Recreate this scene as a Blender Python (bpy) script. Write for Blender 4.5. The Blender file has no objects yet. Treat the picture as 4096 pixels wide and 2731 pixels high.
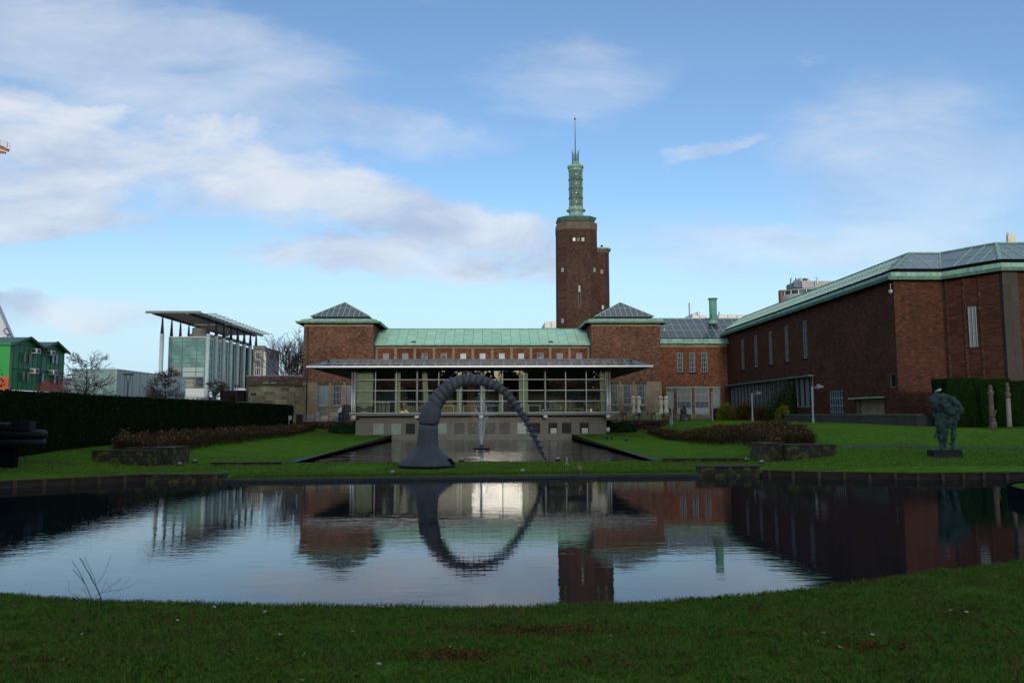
import bpy, math, random
import numpy as np
from mathutils import Vector, Matrix, geometry, noise
random.seed(7); RNG = np.random.default_rng(7)
R = math.radians
scene = bpy.context.scene

# ------------------------------------------------------------------ camera
FPX = 3200.0
yaw, pitch, roll = R(1.66), R(5.26), R(0.21)
fwd = Vector((math.sin(yaw)*math.cos(pitch), math.cos(yaw)*math.cos(pitch), math.sin(pitch)))
r0 = Vector((math.cos(yaw), -math.sin(yaw), 0)); u0 = r0.cross(fwd)
right = r0*math.cos(roll) - u0*math.sin(roll)
up = u0*math.cos(roll) + r0*math.sin(roll)
CAM = Vector((0, 0, 2.45))
cd = bpy.data.cameras.new('camera'); cam = bpy.data.objects.new('camera', cd)
scene.collection.objects.link(cam)
cam.matrix_world = Matrix(((right.x, up.x, -fwd.x, CAM.x), (right.y, up.y, -fwd.y, CAM.y), (right.z, up.z, -fwd.z, CAM.z), (0, 0, 0, 1)))
cd.sensor_width = 36; cd.lens = 36*FPX/4096; cd.clip_end = 6000; cd.clip_start = 0.05
scene.camera = cam

def ray(px, py): return fwd*FPX + right*(px-2048) + up*(1365.5-py)
def P(px, py, Y):            # surveyed point of the photograph on the plane y = Y
    d = ray(px, py); t = Y/d.y
    return CAM + d*t
def G(px, py, z):            # on the level z
    d = ray(px, py); t = (z-CAM.z)/d.z
    return CAM + d*t
def Xat(px, Y, py=1600): return P(px, py, Y).x
def Zat(py, Y, px=1955): return P(px, py, Y).z

# ------------------------------------------------------------------ world, sun, exposure
SUN_EL, SUN_AZ = 6.0, 0.6     # degrees; the sun stands low behind the camera
scene.view_settings.view_transform = 'Standard'; scene.view_settings.look = 'None'
scene.view_settings.gamma = 1; scene.view_settings.exposure = 0.68
scene.cycles.use_denoising = True
scene.cycles.max_bounces = 8; scene.cycles.glossy_bounces = 5; scene.cycles.transparent_max_bounces = 24
scene.cycles.sample_clamp_indirect = 6.0; scene.cycles.caustics_refractive = False
scene.cycles.blur_glossy = 0.3

def S(r, g, b):
    f = lambda c: (c/255/12.92 if c/255 <= .04045 else ((c/255+.055)/1.055)**2.4)
    return (f(r), f(g), f(b), 1)

class NT:
    """small node-graph writer"""
    def __init__(s, tree): s.t = tree; s.n = tree.nodes; s.l = tree.links
    def node(s, typ, ins=None, **kw):
        n = s.n.new(typ)
        for k, v in kw.items(): setattr(n, k, v)
        for k, v in (ins or {}).items(): s.put(n.inputs[k], v)
        return n
    def put(s, sock, v):
        if isinstance(v, bpy.types.NodeSocket): s.l.new(v, sock)
        elif v is not None: sock.default_value = v
    def m(s, op, a, b=None, c=None, clamp=False):
        n = s.n.new('ShaderNodeMath'); n.operation = op; n.use_clamp = clamp
        for i, v in enumerate((a, b, c)):
            if v is not None: s.put(n.inputs[i], v)
        return n.outputs[0]
    def xyz(s, v):
        n = s.node('ShaderNodeSeparateXYZ', {0: v}); return n.outputs
    def comb(s, x, y, z=0.0): return s.node('ShaderNodeCombineXYZ', {0: x, 1: y, 2: z}).outputs[0]
    def noise(s, v, scale, detail=4, rough=.55, out=0, dist=0.0):
        n = s.node('ShaderNodeTexNoise', {'Vector': v, 'Scale': scale, 'Detail': detail, 'Roughness': rough, 'Distortion': dist}); return n.outputs[out]
    def ramp(s, f, stops, interp='LINEAR'):
        n = s.node('ShaderNodeValToRGB', {0: f}); cr = n.color_ramp; cr.interpolation = interp
        while len(cr.elements) < len(stops): cr.elements.new(.5)
        for e, (p, c) in zip(cr.elements, stops):
            e.position = p; e.color = c if not isinstance(c, (int, float)) else (c, c, c, 1)
        return n.outputs[0]
    def mix(s, f, a, b, blend='MIX'):
        n = s.n.new('ShaderNodeMix'); n.data_type = 'RGBA'; n.blend_type = blend
        s.put(n.inputs[0], f); s.put(n.inputs[6], a); s.put(n.inputs[7], b); return n.outputs[2]
    def smooth(s, v, a, b):
        n = s.node('ShaderNodeMapRange', {'Value': v, 'From Min': a, 'From Max': b}, interpolation_type='SMOOTHSTEP'); return n.outputs[0]

w = bpy.data.worlds.new("World"); scene.world = w; w.use_nodes = True
nt = NT(w.node_tree); nt.n.clear()
sky = nt.node('ShaderNodeTexSky', sky_type='NISHITA', sun_disc=False, sun_elevation=R(SUN_EL+9), sun_rotation=R(180-SUN_AZ),
              altitude=0, air_density=1.0, dust_density=0.6, ozone_density=1.6)
tc = nt.node('ShaderNodeTexCoord'); D = tc.outputs['Generated']
dx, dy, dz = nt.xyz(D)
ay = nt.m('MAXIMUM', nt.m('ABSOLUTE', dy), .05)
U = nt.m('DIVIDE', dx, ay); V = nt.m('DIVIDE', nt.m('ABSOLUTE', dz), ay)
warp = nt.noise(nt.comb(nt.m('MULTIPLY', U, 3.2), nt.m('MULTIPLY', V, 6.5), 3.1), 1.0, 6, .6, out=1)
wx, wy, wz = nt.xyz(warp)
U2 = nt.m('ADD', U, nt.m('MULTIPLY', nt.m('SUBTRACT', wx, .5), .30)); V2 = nt.m('ADD', V, nt.m('MULTIPLY', nt.m('SUBTRACT', wy, .5), .17))
def blob(cx, cy, rx, ry, wgt, rot=0):
    u, v = (cx-1955)/3200, (1660-cy)/3200
    du = nt.m('SUBTRACT', U2, u); dv = nt.m('SUBTRACT', V2, v)
    c, s_ = math.cos(R(rot)), math.sin(R(rot))
    a = nt.m('DIVIDE', nt.m('ADD', nt.m('MULTIPLY', du, c), nt.m('MULTIPLY', dv, s_)), rx/3200)
    b = nt.m('DIVIDE', nt.m('SUBTRACT', nt.m('MULTIPLY', dv, c), nt.m('MULTIPLY', du, s_)), ry/3200)
    q = nt.m('ADD', nt.m('MULTIPLY', a, a), nt.m('MULTIPLY', b, b))
    return nt.m('MULTIPLY', nt.m('SUBTRACT', 1.0, nt.smooth(q, 0.0, 1.6)), wgt)
def total(bl):
    t = bl[0]
    for b in bl[1:]: t = nt.m('MAXIMUM', t, b)
    return t
body = total([blob(600, 630, 1150, 245, 1.0, -10), blob(1500, 830, 950, 170, .98, -16), blob(330, 820, 520, 110, 1.0, 3),
              blob(1450, 1040, 700, 110, .85, -5), blob(60, 560, 420, 260, .8), blob(170, 1270, 640, 95, .86, -4)])
veil = total([blob(560, 200, 950, 310, .66, -8), blob(1250, 480, 760, 130, .58, -8), blob(2300, 330, 480, 230, .52), blob(3750, 700, 700, 520, .60, 25),
              blob(3100, 1000, 800, 150, .60), blob(2940, 600, 280, 46, .62, 10), blob(2600, 200, 700, 200, .18), blob(3300, 760, 180, 120, .3)])
n1 = nt.noise(nt.comb(nt.m('MULTIPLY', U, 5.2), nt.m('MULTIPLY', V, 13.0), 1.7), 1.0, 9, .60, dist=.3)
n2 = nt.noise(nt.comb(nt.m('MULTIPLY', U, 2.0), nt.m('MULTIPLY', V, 7.5), 8.3), 1.0, 7, .62, dist=.6)
alpha_b = nt.smooth(nt.m('ADD', body, nt.m('MULTIPLY', nt.m('SUBTRACT', n1, .5), 1.9)), .22, .98)
alpha_v = nt.m('MULTIPLY', nt.smooth(nt.m('ADD', veil, nt.m('MULTIPLY', nt.m('SUBTRACT', n2, .5), 1.1)), .10, .95), .66)
alpha = nt.m('MAXIMUM', nt.m('MULTIPLY', alpha_b, .86), alpha_v, clamp=True)
n3 = nt.noise(nt.comb(nt.m('MULTIPLY', U, 4.6), nt.m('MULTIPLY', nt.m('SUBTRACT', V, .012), 12.0), 5.0), 1.0, 7, .58, dist=.4)
cloud = nt.ramp(n3, [(.32, S(172, 188, 214)), (.47, S(200, 211, 227)), (.62, S(224, 229, 236))])
CL = 0.66
skyc = nt.node('ShaderNodeVectorMath', {0: sky.outputs[0], 3: 0.14}, operation='SCALE').outputs[0]
skyc = nt.mix(1.0, skyc, (.62, .71, .80, 1), 'MULTIPLY')
skyc = nt.mix(nt.m('MULTIPLY', nt.m('SUBTRACT', 1.0, nt.smooth(V, 0.0, .30)), nt.m('GREATER_THAN', dy, 0.0)), skyc, (.350, .492, .59, 1))
cloudc = nt.node('ShaderNodeVectorMath', {0: cloud, 3: CL}, operation='SCALE').outputs[0]
# unseen cloud cover overhead and behind, added to whiten the ambient light
over = nt.m('MULTIPLY', nt.smooth(V, .62, 1.4), nt.smooth(nt.noise(nt.comb(nt.m('MULTIPLY', U, .8), nt.m('MULTIPLY', V, .8)), 1.0, 4), .30, .62))
skyc = nt.mix(nt.m('MULTIPLY', over, .75), skyc, (.40, .43, .47, 1))
col = nt.mix(alpha, skyc, cloudc)
bg = nt.node('ShaderNodeBackground', {0: col, 1: 1.0})
nt.l.new(bg.outputs[0], nt.node('ShaderNodeOutputWorld').inputs[0])

sl = bpy.data.lights.new('sun', 'SUN'); sl.energy = 0.85; sl.angle = R(3.6); sl.color = (1, .93, .82)
so = bpy.data.objects.new('sun', sl); scene.collection.objects.link(so)
sd = Vector((math.sin(R(SUN_AZ))*math.cos(R(SUN_EL)), -math.cos(R(SUN_AZ))*math.cos(R(SUN_EL)), math.sin(R(SUN_EL))))
so.rotation_euler = sd.to_track_quat('Z', 'Y').to_euler(); so.location = (0, -50, 60)

# ------------------------------------------------------------------ object helpers
COL = scene.collection
def tag(o, label=None, cat=None, group=None, kind=None):
    if label: o['label'] = label
    if cat: o['category'] = cat
    if group: o['group'] = group
    if kind: o['kind'] = kind
    return o
def wloc(o):
    v = Vector((0, 0, 0))
    while o is not None: v += o.location; o = o.parent
    return v
def thing(name, loc, label, cat, group=None, rz=0):
    o = bpy.data.objects.new(name, None); COL.objects.link(o); o.location = loc; o.rotation_euler.z = rz
    o.empty_display_size = .3
    return tag(o, label, cat, group)
def link(name, me, mats, parent=None, smooth=False):
    o = bpy.data.objects.new(name, me); COL.objects.link(o)
    for m in (mats if isinstance(mats, (list, tuple)) else [mats]): me.materials.append(m)
    if smooth: me.polygons.foreach_set('use_smooth', [True]*len(me.polygons))
    if parent: o.parent = parent
    return o
def fast_mesh(name, Vv, F, mats, parent=None, smooth=False, world=True):
    """Vv (n,3) array, F (m,k) array of equal-sized faces"""
    Vv = np.asarray(Vv, dtype=np.float64)
    if parent is not None and world: Vv = Vv - np.array(wloc(parent))
    me = bpy.data.meshes.new(name); F = np.asarray(F, dtype=np.int32); m, k = F.shape
    me.vertices.add(len(Vv)); me.vertices.foreach_set('co', Vv.astype(np.float32).ravel())
    me.loops.add(m*k); me.loops.foreach_set('vertex_index', F.ravel())
    me.polygons.add(m); me.polygons.foreach_set('loop_start', np.arange(0, m*k, k, dtype=np.int32))
    me.update(calc_edges=True); me.validate()
    return link(name, me, mats, parent, smooth)
def copy_tree(o, parent=None):
    c = o.copy(); COL.objects.link(c); c.parent = parent
    for ch in list(o.children): copy_tree(ch, c)
    return c
def place(src, loc, rz=0, label=None, first=[None], scale=None):
    c = copy_tree(src); c.location = loc; c.rotation_euler.z = rz
    if label: c['label'] = label
    if scale: c.scale = (scale,)*3
    return c

class MB:
    def __init__(s): s.v = []; s.f = []
    def face(s, *pts):
        n = len(s.v); s.v += [tuple(p) for p in pts]; s.f.append(tuple(range(n, n+len(pts)))); return s
    def box(s, x0, x1, y0, y1, z0, z1):
        n = len(s.v); s.v += [(x, y, z) for z in (z0, z1) for y in (y0, y1) for x in (x0, x1)]
        s.f += [tuple(n+i for i in q) for q in ((0, 2, 3, 1), (4, 5, 7, 6), (0, 1, 5, 4), (2, 6, 7, 3), (0, 4, 6, 2), (1, 3, 7, 5))]
        return s
    def frus(s, r0_, z0, r1_, z1, cap=True):     # rects (x0,x1,y0,y1)
        a = [(r0_[0], r0_[2]), (r0_[1], r0_[2]), (r0_[1], r0_[3]), (r0_[0], r0_[3])]
        b = [(r1_[0], r1_[2]), (r1_[1], r1_[2]), (r1_[1], r1_[3]), (r1_[0], r1_[3])]
        return s.loft([[(x, y, z0) for x, y in a], [(x, y, z1) for x, y in b]], cap)
    def loft(s, rings, cap=True, closed=True):
        n = len(s.v); k = len(rings[0])
        for r in rings: s.v += [tuple(p) for p in r]
        for i in range(len(rings)-1):
            for j in range(k if closed else k-1):
                s.f.append((n+i*k+j, n+i*k+(j+1) % k, n+(i+1)*k+(j+1) % k, n+(i+1)*k+j))
        if cap:
            s.f.append(tuple(n+j for j in reversed(range(k)))); s.f.append(tuple(n+(len(rings)-1)*k+j for j in range(k)))
        return s
    def prism(s, poly, z0, z1): return s.loft([[(x, y, z0) for x, y in poly], [(x, y, z1) for x, y in poly]])
    def bar(s, p, q, w_, h_=None):
        p, q = Vector(p), Vector(q); h_ = w_ if h_ is None else h_
        d = (q-p).normalized(); a = Vector((0, 0, 1)) if abs(d.z) < .95 else Vector((0, 1, 0))
        sx = d.cross(a).normalized()*w_/2; sy = sx.cross(d).normalized()*h_/2
        return s.loft([[c-sx-sy, c+sx-sy, c+sx+sy, c-sx+sy] for c in (p, q)])
    def tube(s, pts, rad, n=8, cap=True):
        pts = [Vector(p) for p in pts]; rad = rad if isinstance(rad, (list, tuple)) else [rad]*len(pts); rings = []; prev = None
        for i, p in enumerate(pts):
            d = (pts[min(i+1, len(pts)-1)]-pts[max(i-1, 0)]).normalized()
            if prev is None: a = d.orthogonal().normalized()
            else:
                a = prev - d*prev.dot(d); a = a.normalized() if a.length > 1e-6 else d.orthogonal().normalized()
            prev = a; b = d.cross(a)
            rings.append([p+(a*math.cos(t)+b*math.sin(t))*rad[i] for t in [2*math.pi*j/n for j in range(n)]])
        return s.loft(rings, cap)
    def lathe(s, prof, cx, cy, n=24, ph=0):
        return s.loft([[(cx+r*math.cos(ph+2*math.pi*j/n), cy+r*math.sin(ph+2*math.pi*j/n), z) for j in range(n)] for r, z in prof])
    def wall(s, ax, c, u0_, u1_, z0, z1, holes=(), depth=.25, thick=.4):
        m = (lambda u, w_, z: (u, c+w_, z)) if ax == 'y' else (lambda u, w_, z: (c+w_, u, z))
        us = sorted({u0_, u1_} | {h[0] for h in holes} | {h[1] for h in holes}); zs = sorted({z0, z1} | {h[2] for h in holes} | {h[3] for h in holes})
        us = [u for u in us if u0_ <= u <= u1_]; zs = [z for z in zs if z0 <= z <= z1]
        for i in range(len(us)-1):
            for j in range(len(zs)-1):
                mu, mz = (us[i]+us[i+1])/2, (zs[j]+zs[j+1])/2
                if any(h[0] < mu < h[1] and h[2] < mz < h[3] for h in holes): continue
                s.face(m(us[i], 0, zs[j]), m(us[i+1], 0, zs[j]), m(us[i+1], 0, zs[j+1]), m(us[i], 0, zs[j+1]))
        for a, b, c0, c1 in holes:
            s.face(m(a, 0, c0), m(b, 0, c0), m(b, depth, c0), m(a, depth, c0)); s.face(m(a, 0, c1), m(b, 0, c1), m(b, depth, c1), m(a, depth, c1))
            s.face(m(a, 0, c0), m(a, 0, c1), m(a, depth, c1), m(a, depth, c0)); s.face(m(b, 0, c0), m(b, 0, c1), m(b, depth, c1), m(b, depth, c0))
        return s
    def build(s, name, mats, parent=None, smooth=False, world=True, label=None):
        off = wloc(parent) if (parent is not None and world) else Vector((0, 0, 0))
        me = bpy.data.meshes.new(name)
        me.from_pydata([(v[0]-off.x, v[1]-off.y, v[2]-off.z) for v in s.v], [], s.f); me.validate(); me.update()
        o = link(name, me, mats, parent, smooth)
        if label: o['label'] = label
        return o

def window(parent, ax, c, u0_, u1_, z0, z1, nv, nh, fm, gm, depth=.22, fw=.07, mw=.04, name='window', face=-1, pane=True):
    """a framed window set into the plane; bars proud of the pane (children: pane)"""
    mp = (lambda b, ua, ub, wa, wb, za, zb: b.box(ua, ub, min(c+wa, c+wb), max(c+wa, c+wb), za, zb)) if ax == 'y' else \
         (lambda b, ua, ub, wa, wb, za, zb: b.box(min(c+wa, c+wb), max(c+wa, c+wb), ua, ub, za, zb))
    b = MB(); d0, d1 = depth-.10, depth-.02
    mp(b, u0_, u0_+fw, d0, d1, z0, z1); mp(b, u1_-fw, u1_, d0, d1, z0, z1); mp(b, u0_+fw, u1_-fw, d0, d1, z1-fw, z1); mp(b, u0_+fw, u1_-fw, d0, d1, z0, z0+fw)
    for i in range(1, nv+1):
        u = u0_+(u1_-u0_)*i/(nv+1); mp(b, u-mw/2, u+mw/2, d0+.01, d1, z0+fw, z1-fw)
    for i in range(1, nh+1):
        z = z0+(z1-z0)*i/(nh+1); mp(b, u0_+fw, u1_-fw, d0+.015, d1-.005, z-mw/2, z+mw/2)
    o = b.build(name, fm, parent)
    if pane:
        g = MB(); mp(g, u0_+.01, u1_-.01, depth, depth+.03, z0+.01, z1-.01); g.build('pane', gm, o)
    return o

META_N = [0]
def meta_mesh(elems, res=.05, rough=0, seed=0, nscale=3.0, stiff=10, infl=.78):
    """elems (x,y,z,R[,sx,sy,sz]) -> one continuous mesh"""
    META_N[0] += 1
    mb_ = bpy.data.metaballs.new('blobtmp%s' % chr(97+META_N[0] % 26)+str(META_N[0])); mb_.resolution = res; mb_.render_resolution = res; mb_.threshold = .6
    for e in elems:
        el = mb_.elements.new(); el.co = e[:3]; el.radius = e[3]/infl; el.stiffness = stiff
        if len(e) > 4: el.type = 'ELLIPSOID'; el.size_x, el.size_y, el.size_z = e[4:7]
    ob = bpy.data.objects.new('zq%dq' % META_N[0], mb_); COL.objects.link(ob)
    dg = bpy.context.evaluated_depsgraph_get(); dg.update()
    me = bpy.data.meshes.new_from_object(ob.evaluated_get(dg)); bpy.data.objects.remove(ob); bpy.data.metaballs.remove(mb_)
    me.materials.clear()
    if rough:
        for v in me.vertices:
            q = v.co*nscale+Vector((seed, 0, 0)); v.co += v.normal*rough*(noise.noise(q)+.5*noise.noise(q*2.3))
    me.polygons.foreach_set('use_smooth', [True]*len(me.polygons)); me.update()
    return me
def meta_obj(name, elems, mat, parent=None, res=.05, rough=0, seed=0, nscale=3.0, world=False, stiff=10, infl=.78):
    me = meta_mesh(elems, res, rough, seed, nscale, stiff, infl)
    if parent is not None and world:
        off = wloc(parent)
        me.transform(Matrix.Translation(-off))
    return link(name, me, mat, parent, True)

# ------------------------------------------------------------------ materials
MATS = {}
def new_mat(name):
    m = bpy.data.materials.new(name); m.use_nodes = True; t = NT(m.node_tree)
    return m, t, t.n['Principled BSDF']
def coords(t, wallmode=False):
    c = t.node('ShaderNodeTexCoord').outputs['Object']
    if not wallmode: return c
    g = t.node('ShaderNodeNewGeometry'); nx, ny, nz = t.xyz(g.outputs['True Normal']); x, y, z = t.xyz(c)
    u = t.m('ADD', t.m('MULTIPLY', x, t.m('ABSOLUTE', ny)), t.m('MULTIPLY', y, t.m('ABSOLUTE', nx)))
    return t.comb(u, z, 0.0)
def M(name, c1, c2=None, scale=4.0, rough=.7, bump=0.0, metal=0.0, spec=.4, stretch=(1, 1, 1), detail=5, island=False, lo=.35, hi=.65, bscale=None, dist=.02, c3=None):
    if name in MATS: return MATS[name]
    m, t, b = new_mat(name)
    v = coords(t)
    if stretch != (1, 1, 1): v = t.node('ShaderNodeMapping', {'Vector': v, 'Scale': stretch}).outputs[0]
    c2 = c2 or tuple(x*.8 for x in c1[:3])+(1,)
    f = t.noise(v, scale, detail, .6)
    colr = t.ramp(f, [(lo, c1), (hi, c2)] if c3 is None else [(lo, c1), ((lo+hi)/2, c3), (hi, c2)])
    if island:
        r = t.node('ShaderNodeNewGeometry').outputs['Random Per Island']
        colr = t.mix(t.m('MULTIPLY', r, .85), colr, c2); colr = t.mix(t.smooth(r, .8, 1.0), colr, tuple(min(1, x*1.6) for x in c1[:3])+(1,))
    t.put(b.inputs['Base Color'], colr); b.inputs['Roughness'].default_value = rough; b.inputs['Metallic'].default_value = metal
    b.inputs['Specular IOR Level'].default_value = spec
    if bump:
        bn = t.node('ShaderNodeBump', {'Height': t.noise(v, bscale or scale*4, 4, .6), 'Strength': bump, 'Distance': dist})
        t.put(b.inputs['Normal'], bn.outputs[0])
    MATS[name] = m; return m
def brick(name, c1, c2, mortar, bw=.23, bh=.075, spk=(.31, .17, .115, 1), dark=(.028, .017, .013, 1), spk_amt=.45, ms=.008):
    m, t, b = new_mat(name); v = coords(t, True)
    bt = t.node('ShaderNodeTexBrick', {'Vector': v, 'Color1': c1, 'Color2': c2, 'Mortar': mortar, 'Scale': 1.0, 'Mortar Size': ms, 'Mortar Smooth': .2, 'Bias': 0.0, 'Brick Width': bw, 'Row Height': bh}); bt.offset = .5
    colr = bt.outputs['Color']
    x, y, z = t.xyz(v)
    cell = t.comb(t.m('FLOOR', t.m('DIVIDE', x, bw)), t.m('FLOOR', t.m('DIVIDE', y, bh*1.0)))
    wn = t.node('ShaderNodeTexWhiteNoise', {'Vector': cell}, noise_dimensions='2D').outputs[0]
    # broad tonal drift of the firing, dirt streaks and single pale or burnt bricks
    big = t.noise(t.comb(x, t.m('MULTIPLY', y, .8)), .28, 5, .6)
    colr = t.mix(t.smooth(big, .30, .75), colr, t.mix(.5, colr, dark))
    med = t.noise(t.comb(t.m('MULTIPLY', x, 2.6), t.m('MULTIPLY', y, 5.5)), 1.0, 3, .7)
    colr = t.mix(t.m('MULTIPLY', t.smooth(med, .48, .72), .55), colr, dark)
    colr = t.mix(t.m('MULTIPLY', t.m('GREATER_THAN', wn, .90), spk_amt), colr, spk)
    colr = t.mix(t.m('MULTIPLY', t.m('LESS_THAN', wn, .12), .6), colr, dark)
    st = t.noise(t.comb(t.m('MULTIPLY', x, 1.3), t.m('MULTIPLY', y, .12)), 1.0, 5, .65)
    colr = t.mix(t.m('MULTIPLY', t.smooth(st, .50, .74), .55), colr, dark)
    t.put(b.inputs['Base Color'], colr); b.inputs['Roughness'].default_value = .85; b.inputs['Specular IOR Level'].default_value = .08
    bn = t.node('ShaderNodeBump', {'Height': bt.outputs['Fac'], 'Strength': .5, 'Distance': .01}); bn.invert = True
    t.put(b.inputs['Normal'], bn.outputs[0]); return m
def blocks(name, c1, c2, mortar, bw=.9, bh=.38, dark=(.05, .04, .025, 1), ms=.012, darkamt=.6, moss=None):
    m, t, b = new_mat(name); v = coords(t, True)
    bt = t.node('ShaderNodeTexBrick', {'Vector': v, 'Color1': c1, 'Color2': c2, 'Mortar': mortar, 'Scale': 1.0, 'Mortar Size': ms, 'Mortar Smooth': .3, 'Brick Width': bw, 'Row Height': bh}); bt.offset = .37
    colr = bt.outputs['Color']; x, y, z = t.xyz(v)
    n = t.noise(v, 1.4, 6, .65); colr = t.mix(t.m('MULTIPLY', t.smooth(n, .45, .75), darkamt), colr, dark)
    st = t.noise(t.comb(t.m('MULTIPLY', x, 2.2), t.m('MULTIPLY', y, .25)), 1.0, 5, .6); colr = t.mix(t.m('MULTIPLY', t.smooth(st, .5, .72), darkamt*.8), colr, dark)
    if moss:
        mo = t.noise(v, 3.0, 5, .6); colr = t.mix(t.smooth(mo, .48, .60), colr, moss)
    t.put(b.inputs['Base Color'], colr); b.inputs['Roughness'].default_value = .85
    bn = t.node('ShaderNodeBump', {'Height': bt.outputs['Fac'], 'Strength': .5, 'Distance': .015}); bn.invert = True
    t.put(b.inputs['Normal'], bn.outputs[0]); return m
def glass_thin(name, tint=(.80, .86, .84, 1), refl=1.0, rough=.0):
    m = bpy.data.materials.new(name); m.use_nodes = True; t = NT(m.node_tree); t.n.clear()
    fr = t.node('ShaderNodeFresnel', {'IOR': 1.52}).outputs[0]
    f = t.m('MULTIPLY', fr, 1.5*refl, clamp=True)
    v = coords(t); bn = t.node('ShaderNodeBump', {'Height': t.noise(v, .35, 2, .5), 'Strength': .015, 'Distance': .1}).outputs[0]
    mx = t.node('ShaderNodeMixShader', {0: f, 1: t.node('ShaderNodeBsdfTransparent', {0: tint}).outputs[0], 2: t.node('ShaderNodeBsdfGlossy', {'Color': (1, 1, 1, 1), 'Roughness': rough, 'Normal': bn}).outputs[0]})
    t.l.new(mx.outputs[0], t.node('ShaderNodeOutputMaterial').inputs[0]); return m
def pane_mat(name, c, rough=.06, spec=.8, c2=None, scale=1.2, bump=.05):
    m, t, b = new_mat(name); v = coords(t)
    t.put(b.inputs['Base Color'], t.ramp(t.noise(v, scale, 2), [(.4, c), (.6, c2 or c)])); b.inputs['Roughness'].default_value = rough; b.inputs['Specular IOR Level'].default_value = spec
    bn = t.node('ShaderNodeBump', {'Height': t.noise(v, .8, 2, .5), 'Strength': bump, 'Distance': .1}); t.put(b.inputs['Normal'], bn.outputs[0]); return m
def water_mat(name, amp, sc, rough, c=(.005, .010, .014, 1), sx=.45, big=.0):
    m, t, b = new_mat(name); v = coords(t); x, y, z = t.xyz(v)
    a = t.noise(t.comb(t.m('MULTIPLY', x, sx), y), sc, 3, .55, dist=.4)
    a2 = t.noise(t.comb(t.m('MULTIPLY', x, sx), t.m('ADD', y, 9.0)), sc*.27, 2, .5)
    patch = t.smooth(t.noise(v, .16, 2), .25, .7)
    h = t.m('ADD', t.m('MULTIPLY', t.m('MULTIPLY', a, patch), 1.0), t.m('MULTIPLY', a2, 1.3+big))
    bn = t.node('ShaderNodeBump', {'Height': h, 'Strength': 1.0, 'Distance': amp}); t.put(b.inputs['Normal'], bn.outputs[0])
    b.inputs['Base Color'].default_value = c; b.inputs['Roughness'].default_value = rough; b.inputs['IOR'].default_value = 1.333; b.inputs['Specular IOR Level'].default_value = .42
    return m

BRICK = brick('facade_brick', (.205, .088, .050, 1), (.145, .062, .038, 1), (.17, .12, .09, 1), bw=.26, bh=.10)
BRICK_L = brick('terrace_facade_brick', (.24, .088, .045, 1), (.165, .060, .034, 1), (.16, .10, .075, 1), bw=.30, bh=.10, spk_amt=.35)
BRICK_T = brick('tower_brick', (.100, .050, .034, 1), (.068, .034, .025, 1), (.10, .075, .058, 1), bw=.42, bh=.17, ms=.02, spk=(.13, .07, .05, 1), spk_amt=.5)
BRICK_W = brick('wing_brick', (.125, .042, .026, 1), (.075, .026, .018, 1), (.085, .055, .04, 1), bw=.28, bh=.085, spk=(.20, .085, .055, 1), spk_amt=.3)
BRICK_D = brick('dark_terrace_brick', (.035, .018, .014, 1), (.022, .012, .01, 1), (.05, .035, .03, 1))
BRICK_O = brick('old_brick', (.12, .05, .03, 1), (.07, .03, .02, 1), (.10, .08, .06, 1))
STONE = blocks('sandstone', (.30, .235, .145, 1), (.23, .175, .105, 1), (.15, .12, .08, 1), 1.1, .5, dark=(.085, .068, .045, 1), darkamt=.5)
STONE_OLD = blocks('weathered_sandstone', (.46, .35, .17, 1), (.13, .11, .07, 1), (.34, .29, .19, 1), .85, .5, dark=(.045, .038, .025, 1), darkamt=.6, ms=.03)
QUOIN = blocks('dark_quoin_stone', (.060, .045, .032, 1), (.040, .031, .023, 1), (.03, .025, .02, 1), .8, 1.2, dark=(.03, .025, .02, 1))
STONE_CROWN = blocks('tower_stone', (.16, .115, .075, 1), (.12, .085, .055, 1), (.05, .04, .03, 1), .8, 1.2, dark=(.06, .045, .03, 1))
MOSSY = blocks('mossy_brick', (.055, .038, .022, 1), (.035, .024, .015, 1), (.015, .012, .008, 1), .24, .13, dark=(.02, .014, .008, 1), ms=.02, moss=(.105, .105, .012, 1))
CONC = M('grey_concrete', (.16, .155, .135, 1), (.12, .115, .10, 1), 1.2, .8, bump=.1)
CONC_D = M('canopy_concrete', (.17, .17, .15, 1), (.11, .11, .095, 1), 1.5, .8)
BLOCKW = blocks('grey_blockwork', (.165, .155, .13, 1), (.15, .14, .12, 1), (.11, .10, .085, 1), .55, .28, dark=(.10, .095, .08, 1), darkamt=.5, ms=.008)
PATINA = M('copper_patina', (.27, .43, .34, 1), (.12, .21, .17, 1), 2.6, .6, bump=.05, stretch=(1, 1, .22), lo=.42, hi=.72, spec=.12)
PATINA_D = M('dark_patina', (.075, .14, .118, 1), (.13, .225, .185, 1), 1.6, .6, stretch=(1, 1, .3), spec=.3)
EAVE = M('painted_shade_black', (.010, .010, .010, 1), (.018, .014, .012, 1), 3, 1.0, spec=0.0)  # near-black colour carries the shade of eaves, gaps and recesses
DARKM = M('dark_metal', (.02, .02, .024, 1), (.03, .03, .034, 1), 5, .45, metal=.3)
GREYM = M('grey_metal', (.10, .105, .11, 1), (.13, .135, .14, 1), 4, .4, metal=.3)
ALU = M('brushed_aluminium', (.40, .41, .42, 1), (.33, .34, .35, 1), 6, .35, metal=.5)
WHITE = M('white_paint', (.62, .63, .62, 1), (.54, .55, .54, 1), 5, .5)
WHITE_F = M('white_fascia', (.72, .73, .74, 1), (.62, .63, .66, 1), 3, .35)
FRAME = M('window_frame_paint', (.19, .24, .25, 1), (.15, .19, .20, 1), 8, .5)
DGLASS = pane_mat('dark_window_glass', (.012, .016, .022, 1), .05, .5)
BGLASS = pane_mat('painted_reflection_glass', (.26, .30, .32, 1), .35, .4, (.34, .39, .40, 1))  # pale base colour stands in for sky reflected in the panes
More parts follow.
